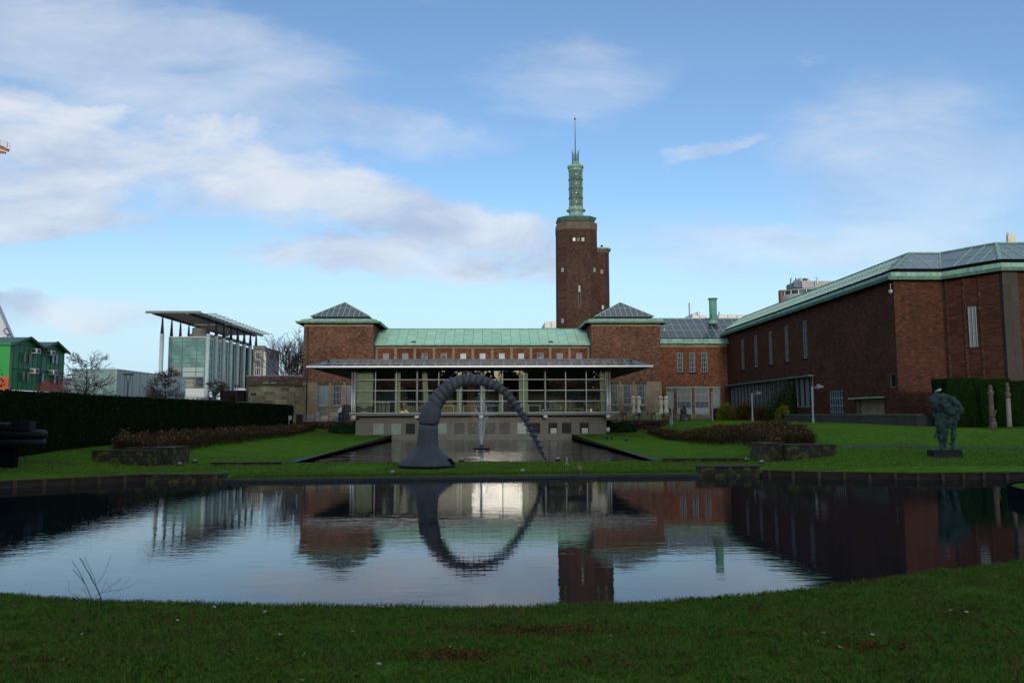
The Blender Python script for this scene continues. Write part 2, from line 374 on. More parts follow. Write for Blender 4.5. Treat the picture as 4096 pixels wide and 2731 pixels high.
BLIND = M('grey_blind', (.27, .27, .25, 1), (.23, .23, .215, 1), 12, .8, stretch=(8, 1, 1))
BLIND_G = M('pale_green_blind', (.24, .33, .30, 1), (.19, .27, .25, 1), 3, .6)
RGLASS = pane_mat('roof_glazing', (.055, .072, .095, 1), .12, .8, (.075, .085, .10, 1), .7)
RGLASS_W = pane_mat('wing_roof_glazing', (.12, .18, .20, 1), .20, .8, (.15, .21, .23, 1), .5)
PGLASS = glass_thin('pavilion_glass')
# ------------------------------------------------------------------ setting: terrain and water
def pip(x, y, poly):
    c = False; n = len(poly)
    for i in range(n):
        x1, y1 = poly[i]; x2, y2 = poly[(i+1) % n]
        if (y1 > y) != (y2 > y) and x < (x2-x1)*(y-y1)/(y2-y1)+x1: c = not c
    return c
def catmull(pts, k=6):
    out = []
    for i in range(len(pts)-1):
        p0, p1, p2, p3 = pts[max(i-1, 0)], pts[i], pts[i+1], pts[min(i+2, len(pts)-1)]
        for j in range(k):
            t = j/k
            out.append(tuple(.5*((2*p1[a])+(-p0[a]+p2[a])*t+(2*p0[a]-5*p1[a]+4*p2[a]-p3[a])*t*t+(-p0[a]+3*p1[a]-3*p2[a]+p3[a])*t**3) for a in range(len(p1))))
    return out+[tuple(pts[-1])]
NEAR = catmull([(-30, 21), (-26, 18.5), (-20, 14.6), (-13, 11.9)]+[tuple(G(a, c+4, .33))[:2] for a, c in ((-400, 2325), (0, 2361), (400, 2388), (800, 2402), (1219, 2408), (2003, 2412), (2400, 2404), (2786, 2383), (3309, 2334), (3657, 2285), (4096, 2229))]+[(10.2, 14.2), (12.6, 17), (14.5, 20.4), (15.1, 22.9), (16.3, 24.5), (19, 25.2), (26, 25.4), (34, 25.4)], 6)
FAR = [(34, 30.2), (27, 30.0), (19.9, 29.75), (15.8, 29.7), (12.6, 30.6), (10.75, 31.7), (10.7, 31.85), (8.3, 31.75), (-9.9, 30.5), (-9.95, 30.6), (-12.7, 30.65), (-12.8, 31.6), (-15.2, 29.7), (-17.2, 28.2), (-21, 26.4), (-26, 24.6), (-30, 23.4)]
POND = NEAR+FAR
POOL = (-9.2, 7.9, 38.6, 77.2)
def seg_d(x, y, pts):
    best = 1e9
    for (x1, y1), (x2, y2) in zip(pts[:-1], pts[1:]):
        dx_, dy_ = x2-x1, y2-y1; L = dx_*dx_+dy_*dy_ or 1e-9; t = max(0, min(1, ((x-x1)*dx_+(y-y1)*dy_)/L))
        d = (x-x1-dx_*t)**2+(y-y1-dy_*t)**2
        if d < best: best = d
    return math.sqrt(best)
def interp(x, xs, ys): return float(np.interp(x, xs, ys))
NEAR_S = NEAR[::4]+[NEAR[-1]]
def ground(x, y):
    ny = interp(x, [p[0] for p in NEAR], [p[1] for p in NEAR]) if x > -30 else 21
    if y < ny+1.5 and y < 26:
        d = seg_d(x, y, NEAR_S) if y > -3 else 12
        z = .30+.085*min(d, 5)+.03*max(0, min(d-5, 10))
        if y < -10: z += (1.8-z)*min(1, (-10-y)/15)
        return z + .015*noise.noise(Vector((x*.5, y*.5, 0)))
    cz = interp(y, [30, 32, 34.5, 70, 79, 83, 90, 125], [.11, .13, .24, .26, .75, .95, 1.8, 1.8])
    if x > -.65: sz = interp(y, [29.7, 32, 36, 38, 44, 50, 60, 100], [.25, .36, .62, .80, 1.3, 1.6, 1.74, 1.85]); a, b = interp(y, [30, 42, 55, 80], [12.3, 13.2, 15.2, 17.0]), interp(y, [30, 42, 55, 80], [17.5, 18.5, 20.0, 21.5])
    else: sz = interp(y, [25, 28, 31.5, 35, 40, 60, 86, 100], [.25, .27, .33, .62, .82, 1.1, 1.45, 1.8]); a, b = 14.2, 19.3
    t = max(0, min(1, (abs(x+.65)-a)/(b-a))); t = t*t*(3-2*t)
    z = cz+(sz-cz)*t
    if 33 < y < 76: z += .02*noise.noise(Vector((x*.2, y*.2, 3)))
    e = max(abs(x)-48, y-110, 0)
    if e > 0: z += (1.8-z)*min(1, e/10)
    return z

GRASS_N = None
def grass_ground():
    m, t, b = new_mat('lawn_grass'); v = coords(t)
    x, y, z = t.xyz(v)
    a = t.noise(v, .35, 5, .6); f = t.noise(t.comb(x, t.m('MULTIPLY', y, .35)), 7.0, 6, .75)
    c = t.ramp(f, [(.30, (.060, .130, .013, 1)), (.52, (.095, .205, .022, 1)), (.75, (.125, .255, .032, 1))])
    c = t.mix(t.m('MULTIPLY', t.smooth(a, .42, .70), .6), c, (.070, .098, .018, 1)); md = t.noise(v, 1.9, 6, .7); c = t.mix(t.m('MULTIPLY', t.smooth(md, .48, .66), .5), c, (.035, .075, .012, 1)); mw = t.noise(t.comb(t.m('MULTIPLY', x, .25), y), 1.6, 3, .5); c = t.mix(t.m('MULTIPLY', t.smooth(mw, .5, .62), .25), c, (.11, .19, .035, 1))
    br = t.noise(v, 1.1, 6, .7); c = t.mix(t.m('MULTIPLY', t.smooth(br, .60, .70), .45), c, (.065, .055, .014, 1))
    t.put(b.inputs['Base Color'], c); b.inputs['Roughness'].default_value = 1.0; b.inputs['Specular IOR Level'].default_value = .0
    bn = t.node('ShaderNodeBump', {'Height': t.noise(v, 30, 5, .7), 'Strength': .6, 'Distance': .04}); t.put(b.inputs['Normal'], bn.outputs[0]); return m
LAWN = grass_ground()
SOIL = M('wet_soil', (.018, .012, .008, 1), (.03, .02, .012, 1), 6, .8, bump=.4)

def make_lawn():
    X0, X1, Y0, Y1 = -58, 58, -30, 120
    pts, edges = [], []
    def loop(poly):
        n = len(pts); pts.extend(poly); edges.extend([(n+i, n+(i+1) % len(poly)) for i in range(len(poly))])
    pool = [(POOL[0], POOL[2]), (POOL[1], POOL[2]), (POOL[1], POOL[3]), (POOL[0], POOL[3])]
    loop(POND); loop(pool); loop([(X0, Y0), (X1, Y0), (X1, Y1), (X0, Y1)])
    xs = np.arange(X0+1, X1, 1.5); ys = np.arange(Y0+1, Y1, 1.5)
    for x in xs:
        for y in ys:
            if seg_d(x, y, POND[::3]+[POND[0]]) > .5: pts.append((float(x+random.uniform(-.2, .2)), float(y+random.uniform(-.2, .2))))
    r = geometry.delaunay_2d_cdt([Vector(p) for p in pts], edges, [], 0, 1e-4)
    V2, F2 = r[0], r[2]
    vs = [(v.x, v.y, ground(v.x, v.y)) for v in V2]; F = []
    for f in F2:
        cx = sum(V2[i].x for i in f)/3; cy = sum(V2[i].y for i in f)/3
        if pip(cx, cy, POND) or (POOL[0] < cx < POOL[1] and POOL[2] < cy < POOL[3]): continue
        F.append(tuple(f))
    # banks: drop the water-side boundary
    from collections import Counter
    cnt = Counter(); orient = {}
    for f in F:
        for i in range(3):
            e = (f[i], f[(i+1) % 3]); k = tuple(sorted(e)); cnt[k] += 1; orient[k] = e
    low = {}; sk = []
    for k, c in cnt.items():
        if c == 1:
            a, b = orient[k]
            for i in (a, b):
                if i not in low: low[i] = len(vs); vs.append((vs[i][0], vs[i][1], -.9))
            sk.append((a, low[a], low[b], b))
    me = bpy.data.meshes.new('lawn'); me.from_pydata(vs, [], F+sk); me.update()
    o = link('lawn', me, [LAWN, SOIL], None, False); n = len(F)
    for i, p in enumerate(me.polygons):
        if i < n: p.use_smooth = True
        else: p.material_index = 1
    tag(o, kind='structure')
    from mathutils.bvhtree import BVHTree
    return BVHTree.FromPolygons([Vector(v) for v in vs], F)
LAWN_BVH = make_lawn()
def gsurf(x, y):
    h = LAWN_BVH.ray_cast(Vector((x, y, 20)), Vector((0, 0, -1)))[0]
    return h.z if h else ground(x, y)
# the wider ground to the horizon
b = MB(); o_, i_ = 2600, 58
for (x0, x1, y0, y1) in ((-o_, o_, 120, o_), (-o_, o_, -o_, -30), (-o_, -58, -30, 120), (58, o_, -30, 120)): b.face((x0, y0, 1.78), (x1, y0, 1.78), (x1, y1, 1.78), (x0, y1, 1.78))
tag(b.build('ground', M('paved_ground', (.15, .145, .13, 1), (.11, .115, .09, 1), .05, .9)), kind='structure')
WATER = water_mat('pond_water', .0017, 9.0, .003)
b = MB(); b.face((-32, 7, 0), (34, 7, 0), (34, 33, 0), (-32, 33, 0)); tag(b.build('pond_water', WATER), kind='structure')
WATER2 = water_mat('pool_water', .020, 3.2, .01, sx=.55, big=2.5)
b = MB(); b.face((POOL[0]-.05, POOL[2]-.05, .15), (POOL[1]+.05, POOL[2]-.05, .15), (POOL[1]+.05, POOL[3]-.3, .15), (POOL[0]-.05, POOL[3]-.3, .15)); tag(b.build('pool_water', WATER2), kind='structure')
# path behind the bronze statue
PATH = M('asphalt_path', (.05, .05, .055, 1), (.07, .07, .072, 1), 6, .9)
def strip(name, pts, wd, mat, dz=.012):
    L, Rr = [], []
    for i, p in enumerate(pts):
        a = Vector(pts[max(i-1, 0)]); c = Vector(pts[min(i+1, len(pts)-1)]); d = (c-a).normalized(); n = Vector((-d.y, d.x))*wd/2
        L.append((p[0]+n.x, p[1]+n.y)); Rr.append((p[0]-n.x, p[1]-n.y))
    b = MB()
    for i in range(len(pts)-1):
        for k in range(4):
            f = lambda A_, B_, t: (A_[0]+(B_[0]-A_[0])*t, A_[1]+(B_[1]-A_[1])*t)
            q = [f(L[i], Rr[i], k/4), f(L[i+1], Rr[i+1], k/4), f(L[i+1], Rr[i+1], (k+1)/4), f(L[i], Rr[i], (k+1)/4)]; b.face(*[(x, y, gsurf(x, y)+dz) for x, y in q])
    return b.build(name, mat)
tag(strip('path', catmull([(17.0, 38.3), (19.5, 39.0), (22, 38.4), (25, 37.8), (34, 37.2), (45, 37)], 24), .62, PATH, .012), kind='structure')
tag(strip('garden_path', catmull([(-17.5, 34.8), (-20, 34.6), (-26, 34.2)], 20), .4, SOIL, .012), kind='structure')

KERB = blocks('wet_bluestone', (.055, .058, .068, 1), (.042, .044, .052, 1), (.016, .016, .018, 1), .9, .6, dark=(.022, .022, .024, 1))
kb = thing('stone_kerb', (-.8, 30.6, 0), 'low dark stone kerb edging the water below the screw sculpture', 'kerb')
b = MB(); b.loft([[(-9.9, 30.46, z), (8.3, 31.70, z), (8.3, 32.0, z), (-9.9, 30.76, z)] for z in (-.5, .115)]); b.build('coping', KERB, kb)
b = MB(); b.loft([[(-9.9, 30.765, z), (8.3, 32.005, z), (8.3, 32.1, z), (-9.9, 30.86, z)] for z in (-.5, .128)]); b.build('backing', SOIL, kb)
k1 = thing('pool_kerb', (POOL[0], 57, .1), 'dark wet kerb along the left edge of the fountain pool', 'kerb', 'kerbs of the fountain pool')
MB().box(POOL[0]-.42, POOL[0], POOL[2], POOL[3], -.4, .285).build('coping', KERB, k1)
k2 = thing('pool_kerb', (POOL[1], 57, .1), 'dark wet kerb along the right edge of the fountain pool', 'kerb', 'kerbs of the fountain pool')
MB().box(POOL[1], POOL[1]+.42, POOL[2], POOL[3], -.4, .285).build('coping', KERB, k2)

TIMBER = M('weathered_timber', (.055, .038, .022, 1), (.028, .02, .013, 1), 3, .85, stretch=(.6, .6, 4), bump=.3)
TIMBER_L = M('timber_posts', (.12, .08, .035, 1), (.06, .042, .02, 1), 4, .85)
def revet(pts, label, grp, top=.26):
    o = thing('timber_revetment', (pts[0][0], pts[0][1], 0), label, 'revetment', grp)
    bb = MB(); cp = MB()
    for (x1, y1), (x2, y2) in zip(pts[:-1], pts[1:]):
        bb.bar((x1, y1, .0), (x2, y2, .0), .05, (top-.02)*2); cp.bar((x1, y1, top), (x2, y2, top), .12, .04)
    bb.build('boards', TIMBER, o); cp.build('top_rail', TIMBER_L, o)
    L = 0; nxt = .25
    for (x1, y1), (x2, y2) in zip(pts[:-1], pts[1:]):
        s = math.hypot(x2-x1, y2-y1)
        while nxt < L+s:
            t = (nxt-L)/s; x, y = x1+(x2-x1)*t, y1+(y2-y1)*t
            MB().box(x-.055, x+.055, y-.11, y-.02, -.6, top-.025).build('post', TIMBER_L, o)
            nxt += random.choice([.78, .88, .95, .9])
        L += s
revet([(10.78, 31.62), (12.6, 30.57), (15.8, 29.67), (19.9, 29.72), (24, 29.9)], 'timber board revetment with pale posts on the right-hand far bank', 'timber bank revetments')
revet([(-12.85, 31.52), (-15.2, 29.64), (-17.2, 28.14), (-21, 26.34), (-24, 25.2)], 'dark timber revetment with posts along the left-hand far bank', 'timber bank revetments')
# dark edging of the near bank on the right
o = thing('bank_edging', (15.1, 22.9, 0), 'dark curved edging round the grass point at the far right', 'edging')
b = MB(); seg = [p for p in NEAR if p[0] > 12]
for p, q in zip(seg[:-1], seg[1:]): b.bar((p[0]-.03, p[1], .12), (q[0]-.03, q[1], .12), .07, .46)
b.build('boards', M('dark_blue_plastic', (.008, .010, .014, 1), (.012, .014, .02, 1), 3, .9, spec=0.0), o)

def block_wall(x0, x1, y0, y1, z0, z1, label, grp=None, name='brick_planter_wall', cope=True, cat='wall'):
    o = thing(name, ((x0+x1)/2, (y0+y1)/2, z0), label, cat, grp)
    MB().box(x0, x1, y0, y1, z0-.4, z1-.03).build('masonry', MOSSY, o)
    MB().box(x0-.03, x1+.03, y0-.03, y1+.03, z1-.03, z1).build('coping', M('mossy_coping', (.05, .055, .03, 1), (.035, .03, .018, 1), 5, .9, bump=.4), o)
block_wall(12.6, 13.6, 36.9, 38.6, .3, 1.12, 'tall dark end of the mossy brick wall left of the yellow mossed face', name='brick_planter_wall')
block_wall(13.62, 15.9, 36.5, 38.2, .4, 1.06, 'yellow mossed brick wall in front of the right-hand rose bed')
block_wall(-17.7, -14.9, 36.5, 37.2, .3, .96, 'dark mossy brick wall in front of the left-hand rose bed')
block_wall(-16.6, -14.4, 37.25, 39.2, .3, 1.04, 'squat mossy brick block behind the left-hand planter wall')
block_wall(8.1, 11.9, 37.3, 37.6, .2, .43, 'long low mossy wall at the front edge of the right-hand lawn', name='low_wall')
block_wall(-12.6, -9.5, 37.0, 37.3, .2, .37, 'long low dark wall at the front edge of the left-hand lawn', name='low_wall')
block_wall(8.32, 10.7, 31.7, 32.3, -.2, .42, 'bright mossed wall at the water right of the stone kerb', name='bank_wall')
block_wall(-12.75, -9.95, 30.5, 31.1, -.2, .31, 'mossy brick wall at the water left of the stone kerb', name='bank_wall')

# ------------------------------------------------------------------ museum: garden front
MU = thing('museum_building', (-.8, 98, 1.8), 'brick museum front with two pyramid-roofed corner blocks and a green copper roof', 'museum')
MX0, MX1 = -14.0, 12.5
def corner_block(x0, x1, wins, side):
    yf, yb, zt = 97.0, 104.6, Zat(1292, 97)
    zs = Zat(1527, 97)
    holes = []
    for (a, b_) in wins:
        u0_, u1_ = Xat(a, 97, 1580), Xat(b_, 97, 1580)
        holes.append((u0_, u1_, Zat(1620, 97), Zat(1539, 97))); holes.append((u0_+.15, u1_-.15, Zat(1646, 97), Zat(1626, 97)))
    b = MB(); b.wall('y', yf, x0, x1, zs, zt); b.box(x0, x1, yf+.5, yb, 1.3, zt)
    b.wall('x', x0, yf, yf+.5, 1.3, zt); b.wall('x', x1, yf, yf+.5, 1.3, zt)
    b.build('brick_wall', BRICK, MU)
    b = MB(); b.wall('y', yf-.06, x0-.02, x1+.02, 1.3, zs, holes, .3); b.face((x0-.02, yf-.06, zs), (x1+.02, yf-.06, zs), (x1+.02, yf, zs), (x0-.02, yf, zs))
    b.face((x0-.02, yf-.06, 1.3), (x0-.02, yf+1.5, 1.3), (x0-.02, yf+1.5, zs), (x0-.02, yf-.06, zs)); b.face((x1+.02, yf-.06, 1.3), (x1+.02, yf+1.5, 1.3), (x1+.02, yf+1.5, zs), (x1+.02, yf-.06, zs))
    b.box(x0-.05, x1+.05, yf-.14, yf-.06, 1.3, 2.15)
    b.build('stone_base', STONE, MU)
    MB().box(x0+.02, x1-.02, yf-.07, yf+.02, zt-.42, zt-.02).build('stone_frieze', STONE, MU)
    for i, h in enumerate(holes):
        if i % 2 == 0:
            g = DGLASS if side > 0 or i == 2 else BLIND_G
            window(MU, 'y', yf-.06, *h, 6, 2, M('grey_window_bars', (.26, .32, .34, 1), (.22, .27, .29, 1), 6, .5), g, .28, .09, .05)
            MB().box(h[0]-.1, h[1]+.1, yf-.2, yf-.065, h[2]-.14, h[2]-.02).build('sill', STONE_OLD, MU)
            c = MB(); xx0, xx1, z = h[0]-.12, h[1]+.12, h[3]+.22
            c.tube([(xx0, yf-.1, z), (xx1, yf-.1, z)], .16, 10); c.build('hood_mould', M('dark_stone', (.11, .09, .06, 1), (.07, .06, .045, 1), 4, .8), MU, True)
        else:
            window(MU, 'y', yf-.06, *h, 5, 4, FRAME, DGLASS if side > 0 else BLIND_G, .2, .05, .03, name='vent_window')
    ex = lambda e: (x0-e, x1+e, yf-e, yb+e)
    z = zt
    b = MB(); b.frus(ex(.75), z-.06, ex(.92), z+.14); b.frus(ex(.92), z+.14, ex(.35), z+.24); b.frus(ex(.34), z+.24, ex(.34), z+.43); b.frus(ex(.34), z+.43, ex(-.7), z+.66)
    b.build('copper_cornice', PATINA, MU)
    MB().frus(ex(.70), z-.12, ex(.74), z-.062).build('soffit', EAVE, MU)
    MB().frus(ex(-.85), z+.6, ex(-.85), z+.9).build('skylight_curb', EAVE, MU)
    r = ex(-.6); cx, cy = (r[0]+r[1])/2, (r[2]+r[3])/2; za, zb = z+.9, Zat(1212, 101)
    b = MB(); b.frus(r, za-.03, r, za); 
    for q in (((r[0], r[2]), (r[1], r[2])), ((r[1], r[2]), (r[1], r[3])), ((r[1], r[3]), (r[0], r[3])), ((r[0], r[3]), (r[0], r[2]))):
        b.face((q[0][0], q[0][1], za), (q[1][0], q[1][1], za), (cx, cy, zb))
    sk = b.build('pyramid_skylight', RGLASS, MU)
    b = MB()
    for (x, y) in ((r[0], r[2]), (r[1], r[2]), (r[1], r[3]), (r[0], r[3])): b.bar((x, y, za+.03), (cx, cy, zb+.05), .14, .08)
    n = 11
    for i in range(1, n):
        x = r[0]+(r[1]-r[0])*i/n; t = 1-abs(2*i/n-1); y = r[2]+(cy-r[2])*t; b.bar((x, r[2], za+.02), (x, y, za+(zb-za)*t+.02), .07, .05)
        y2 = r[2]+(r[3]-r[2])*i/n; xx = r[1]+(cx-r[1])*t; b.bar((r[1], y2, za+.02), (xx, y2, za+(zb-za)*t+.02), .07, .05)
    tt = .60; b.bar((r[0]+(cx-r[0])*tt, r[2]+(cy-r[2])*tt, za+(zb-za)*tt+.01), (r[1]+(cx-r[1])*tt, r[2]+(cy-r[2])*tt, za+(zb-za)*tt+.01), .03, .03)
    b.build('glazing_bars', M('bar_patina', (.34, .50, .42, 1), (.26, .40, .34, 1), 3, .6), sk)
corner_block(Xat(1213, 97, 1450), MX0, [(1273, 1313), (1329, 1368), (1386, 1425)], -1)
corner_block(MX1, Xat(2643, 97, 1450), [(2440, 2473), (2491, 2526), (2545, 2582)], 1)
# downpipes of the corner blocks
PIPE = M('downpipe', (.03, .035, .035, 1), (.05, .06, .055, 1), 4, .6)
for x in (Xat(1229, 96.9, 1450), Xat(1496, 97, 1450), Xat(2366, 97, 1450)-.05):
    MB().tube([(x, 96.82, 13.2), (x, 96.82, 2)], .07, 8).build('downpipe', PIPE, MU, True)

# middle range with clerestory
YM = 98.0; zE = Zat(1384, YM)
bayx = [Xat(1505+77.3*i, YM, 1410) for i in range(12)]
holes = []
zc0, zc1 = Zat(1436, YM), Zat(1412, YM)
for i in range(11):
    c = (bayx[i]+bayx[i+1])/2; holes.append((c-.37, c+.37, zc0, zc1))
lowh = []
nlow = 9
for i in range(nlow):
    c = MX0+2.0+(MX1-MX0-4)*i/(nlow-1); lowh.append((c-.95, c+.95, Zat(1625, YM), Zat(1548, YM)))
b = MB(); b.wall('y', YM, MX0, MX1, 5.9, zE, holes, .22); b.box(MX0, MX1, YM+.5, 107, 1.5, 10.9)
b.build('brick_wall', BRICK_L, MU)
b = MB(); b.wall('y', YM-.02, MX0, MX1, 1.5, 5.9, lowh, .3); b.build('stone_base', STONE, MU)
for h in lowh: window(MU, 'y', YM-.02, *h, 7, 2, FRAME, BLIND_G if random.random() < .5 else DGLASS, .28, .09, .05)
STAIN = blocks('leaded_glass', (.42, .50, .50, 1), (.04, .05, .05, 1), (.02, .02, .02, 1), .16, .14, ms=.02, darkamt=.2)
CW = M('clerestory_frame', (.33, .36, .35, 1), (.27, .30, .29, 1), 5, .6)
for i, h in enumerate(holes):
    g = BLIND if i in (0, 1, 9, 10) else (STAIN if i in (2, 3, 8) else BGLASS)
    window(MU, 'y', YM, *h, 2 if g is BGLASS else 0, 0, CW, g, .14, .05, .04, name='clerestory_window')
b = MB()
for x in bayx: b.box(x-.16, x+.16, YM-.07, YM, 6.5, zE-.28)
b.box(MX0, MX1, YM-.10, YM, zE-.28, zE-.02); b.build('stone_pilasters', STONE, MU)
def panel_roof():
    m, t, b = new_mat('copper_sheet_roof'); v = coords(t); x, y, z = t.xyz(v)
    bt = t.node('ShaderNodeTexBrick', {'Vector': t.comb(t.m('ADD', y, 40.17), x), 'Color1': (.46, .72, .53, 1), 'Color2': (.39, .64, .46, 1), 'Mortar': (.09, .19, .14, 1), 'Scale': 1.0, 'Mortar Size': .022, 'Mortar Smooth': .1, 'Brick Width': 1.75, 'Row Height': 1.18}); bt.offset = .5
    n = t.noise(v, .9, 5, .6); c = t.mix(t.m('MULTIPLY', t.smooth(n, .5, .8), .4), bt.outputs['Color'], (.20, .40, .30, 1))
    t.put(b.inputs['Base Color'], c); b.inputs['Roughness'].default_value = .7; b.inputs['Specular IOR Level'].default_value = .1; return m
ye, yr, zr = YM-.55, 103.0, Zat(1317, 103)
b = MB(); b.face((MX0, ye, zE+.14), (MX1, ye, zE+.14), (MX1, yr, zr), (MX0, yr, zr)); b.face((MX0, yr, zr), (MX1, yr, zr), (MX1, 108, zE+.1), (MX0, 108, zE+.1))
b.face((MX0, ye, zE+.14), (MX0, yr, zr), (MX0, 108, zE+.1)); b.face((MX1, ye, zE+.14), (MX1, yr, zr), (MX1, 108, zE+.1))
rf = b.build('copper_roof', panel_roof(), MU)
b = MB(); b.box(MX0, MX1, ye-.08, ye+.05, zE+.03, zE+.2); b.build('gutter', PATINA, MU)
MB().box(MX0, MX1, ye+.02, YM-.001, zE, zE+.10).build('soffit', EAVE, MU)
b = MB(); b.tube([(MX0, yr, zr+.03), (MX1, yr, zr+.03)], .09, 8); b.build('ridge', PATINA, rf, True)
for px in (1655, 2203):
    x = Xat(px, 98.4, 1372); b = MB(); b.frus((x-.48, x+.48, 98.1, 98.7), zE+.38, (x-.12, x+.12, 98.3, 99.1), zE+.66); b.build('roof_vent', DARKM, rf)

# ------------------------------------------------------------------ link wing with terrace doors
LW = thing('museum_link_wing', (25, 99, 1.8), 'lower brick wing with three tall windows above two pairs of pale glazed doors', 'museum wing')
lx0, lx1, LY = Xat(2643, 97, 1500)+.02, 29.8, 99.0
zg = Zat(1380, LY)
up3 = [(Xat(a, LY, 1450), Xat(b_, LY, 1450), Zat(1490, LY), Zat(1411.6, LY)) for a, b_ in ((2709, 2732), (2758, 2781), (2806, 2830))]
dz0 = Zat(1659, LY); dz1 = Zat(1554, LY)
doors = [(Xat(a, LY), Xat(b_, LY), dz0, dz1) for a, b_ in ((2708, 2768), (2779, 2838))]
sides = [(Xat(a, LY), Xat(b_, LY), Zat(1636, LY), dz1) for a, b_ in ((2665, 2696), (2852, 2882))]
b = MB(); b.wall('y', LY, lx0, lx1, 1.3, zg, up3+doors+sides, .3); b.box(lx0, lx1+8, LY+.5, 108, 1.3, zg-.02); b.build('brick_wall', BRICK_L, LW)
MB().box(lx0, lx1, LY-.05, LY+.02, zg-.32, zg-.02).build('stone_frieze', STONE, LW)
TALL = M('pale_window_bars', (.30, .36, .37, 1), (.25, .30, .31, 1), 6, .5)
for h in up3:
    window(LW, 'y', LY, *h, 2, 3, TALL, DGLASS, .2, .07, .05)
    MB().box(h[0]-.06, h[1]+.06, LY-.1, LY-.001, h[2]-.14, h[2]-.02).build('sill', EAVE, LW)
for h in sides:
    w_ = window(LW, 'y', LY, *h, 5, 2, FRAME, BLIND_G, .2, .07, .04)
DOORP = M('pale_door_panel', (.24, .31, .31, 1), (.17, .22, .22, 1), 2.5, .5)
DIMB = M('dim_door_blind', (.10, .125, .12, 1), (.075, .095, .09, 1), 2, .6)
for h in doors:
    zmid = h[2]+(h[3]-h[2])*.24; z2 = h[2]+(h[3]-h[2])*.50
    d = window(LW, 'y', LY, h[0], h[1], h[2], h[3], 0, 0, TALL, DGLASS, .2, .08, .04, name='double_door')
    b = MB(); b.box(h[0]+.08, h[1]-.08, LY+.09, LY+.19, h[2]+.02, zmid); b.build('panel', DOORP, d)
    MB().box(h[0]+.08, h[1]-.08, LY+.16, LY+.195, z2, h[3]-.08).build('blind', DIMB, d)
    b = MB()
    for i in range(1, 12):
        x = h[0]+(h[1]-h[0])*i/12; b.box(x-.02, x+.02, LY+.1, LY+.15, zmid, h[3]-.08)
    for z in (z2, z2+(h[3]-z2)*.5): b.box(h[0]+.08, h[1]-.08, LY+.105, LY+.145, z-.03, z+.03)
    b.build('bars', TALL, d)
MB().box(Xat(2663, LY), Xat(2882, LY), LY-.35, LY+.02, dz1+.02, dz1+.14).build('copper_lintel', PATINA, LW)
MB().box(Xat(2700, LY), Xat(2850, LY), LY-.7, LY-.02, 1.3, dz0-.06).build('step', STONE, LW)
MB().box(Xat(2705, LY), Xat(2845, LY), LY-.35, LY-.01, dz0-.06, dz0).build('step', CONC, LW)
b = MB(); zb = Zat(1374, 98.3); b.box(lx0-.3, lx1, 98.1, 98.4, zb-.05, zb+.18); b.box(lx0-.3, lx1, 98.4, 98.75, zb+.18, zb+.26); b.box(lx0-.3, lx1, 98.72, 98.9, zb+.26, zb+.62)
b.build('copper_cornice', PATINA, LW)
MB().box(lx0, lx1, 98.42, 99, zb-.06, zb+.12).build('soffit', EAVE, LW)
ze2 = Zat(1352, 98.7); zr2 = Zat(1275, 103.6); MB().box(lx0-.3, lx1+2, 98.95, 99.2, zb+.5, ze2).build('skylight_curb', EAVE, LW)
b = MB(); b.face((lx0-1.5, 98.7, ze2), (lx1+4, 98.7, ze2), (lx1+4, 103.6, zr2), (lx0-1.5, 103.6, zr2)); b.face((lx0-1.5, 103.6, zr2), (lx1+4, 103.6, zr2), (lx1+4, 108.5, ze2), (lx0-1.5, 108.5, ze2))
b.face((lx0-1.5, 98.7, ze2), (lx0-1.5, 103.6, zr2), (lx0-1.5, 108.5, ze2))
sk = b.build('glass_roof', RGLASS, LW)
b = MB(); x = lx0-1.5
while x < lx1+4: b.bar((x, 98.68, ze2+.03), (x, 103.6, zr2+.03), .075, .06); x += 1.02
b.bar((lx0-1.5, 103.6, zr2+.04), (lx1+4, 103.6, zr2+.04), .2, .12)
for t in (.38, .68): b.bar((lx0-1.5, 98.7+4.9*t, ze2+(zr2-ze2)*t+.01), (lx1+4, 98.7+4.9*t, ze2+(zr2-ze2)*t+.01), .03, .03)
b.build('glazing_bars', MATS['bar_patina'], sk)
# copper chimney
ch = thing('copper_chimney', (Xat(2852, 101.5, 1280), 101.5, 12.5), 'round green copper chimney standing on the glazed wing roof', 'chimney')
cx = Xat(2852, 101.5, 1240); r_ = 15.5/3200*101.5; zt, z0 = Zat(1194, 101.5), Zat(1290, 101.5)-.2
MB().lathe([(r_*1.0, z0), (r_*.98, z0+1), (r_, zt-.15)], cx, 101.5, 20).build('shaft', blocks('copper_chimney_sheet', (.14, .33, .25, 1), (.11, .27, .20, 1), (.05, .13, .10, 1), 1.2, .55, dark=(.06, .15, .11, 1)), ch, True)
MB().lathe([(r_*1.12, zt-.15), (r_*1.25, zt-.05), (r_*1.25, zt+.03), (r_*.9, zt+.06)], cx, 101.5, 20).build('cap', PATINA_D, ch)
MB().lathe([(r_*1.35, z0), (r_*1.05, z0+.45)], cx, 101.5, 20).build('flashing', PATINA, ch, True)

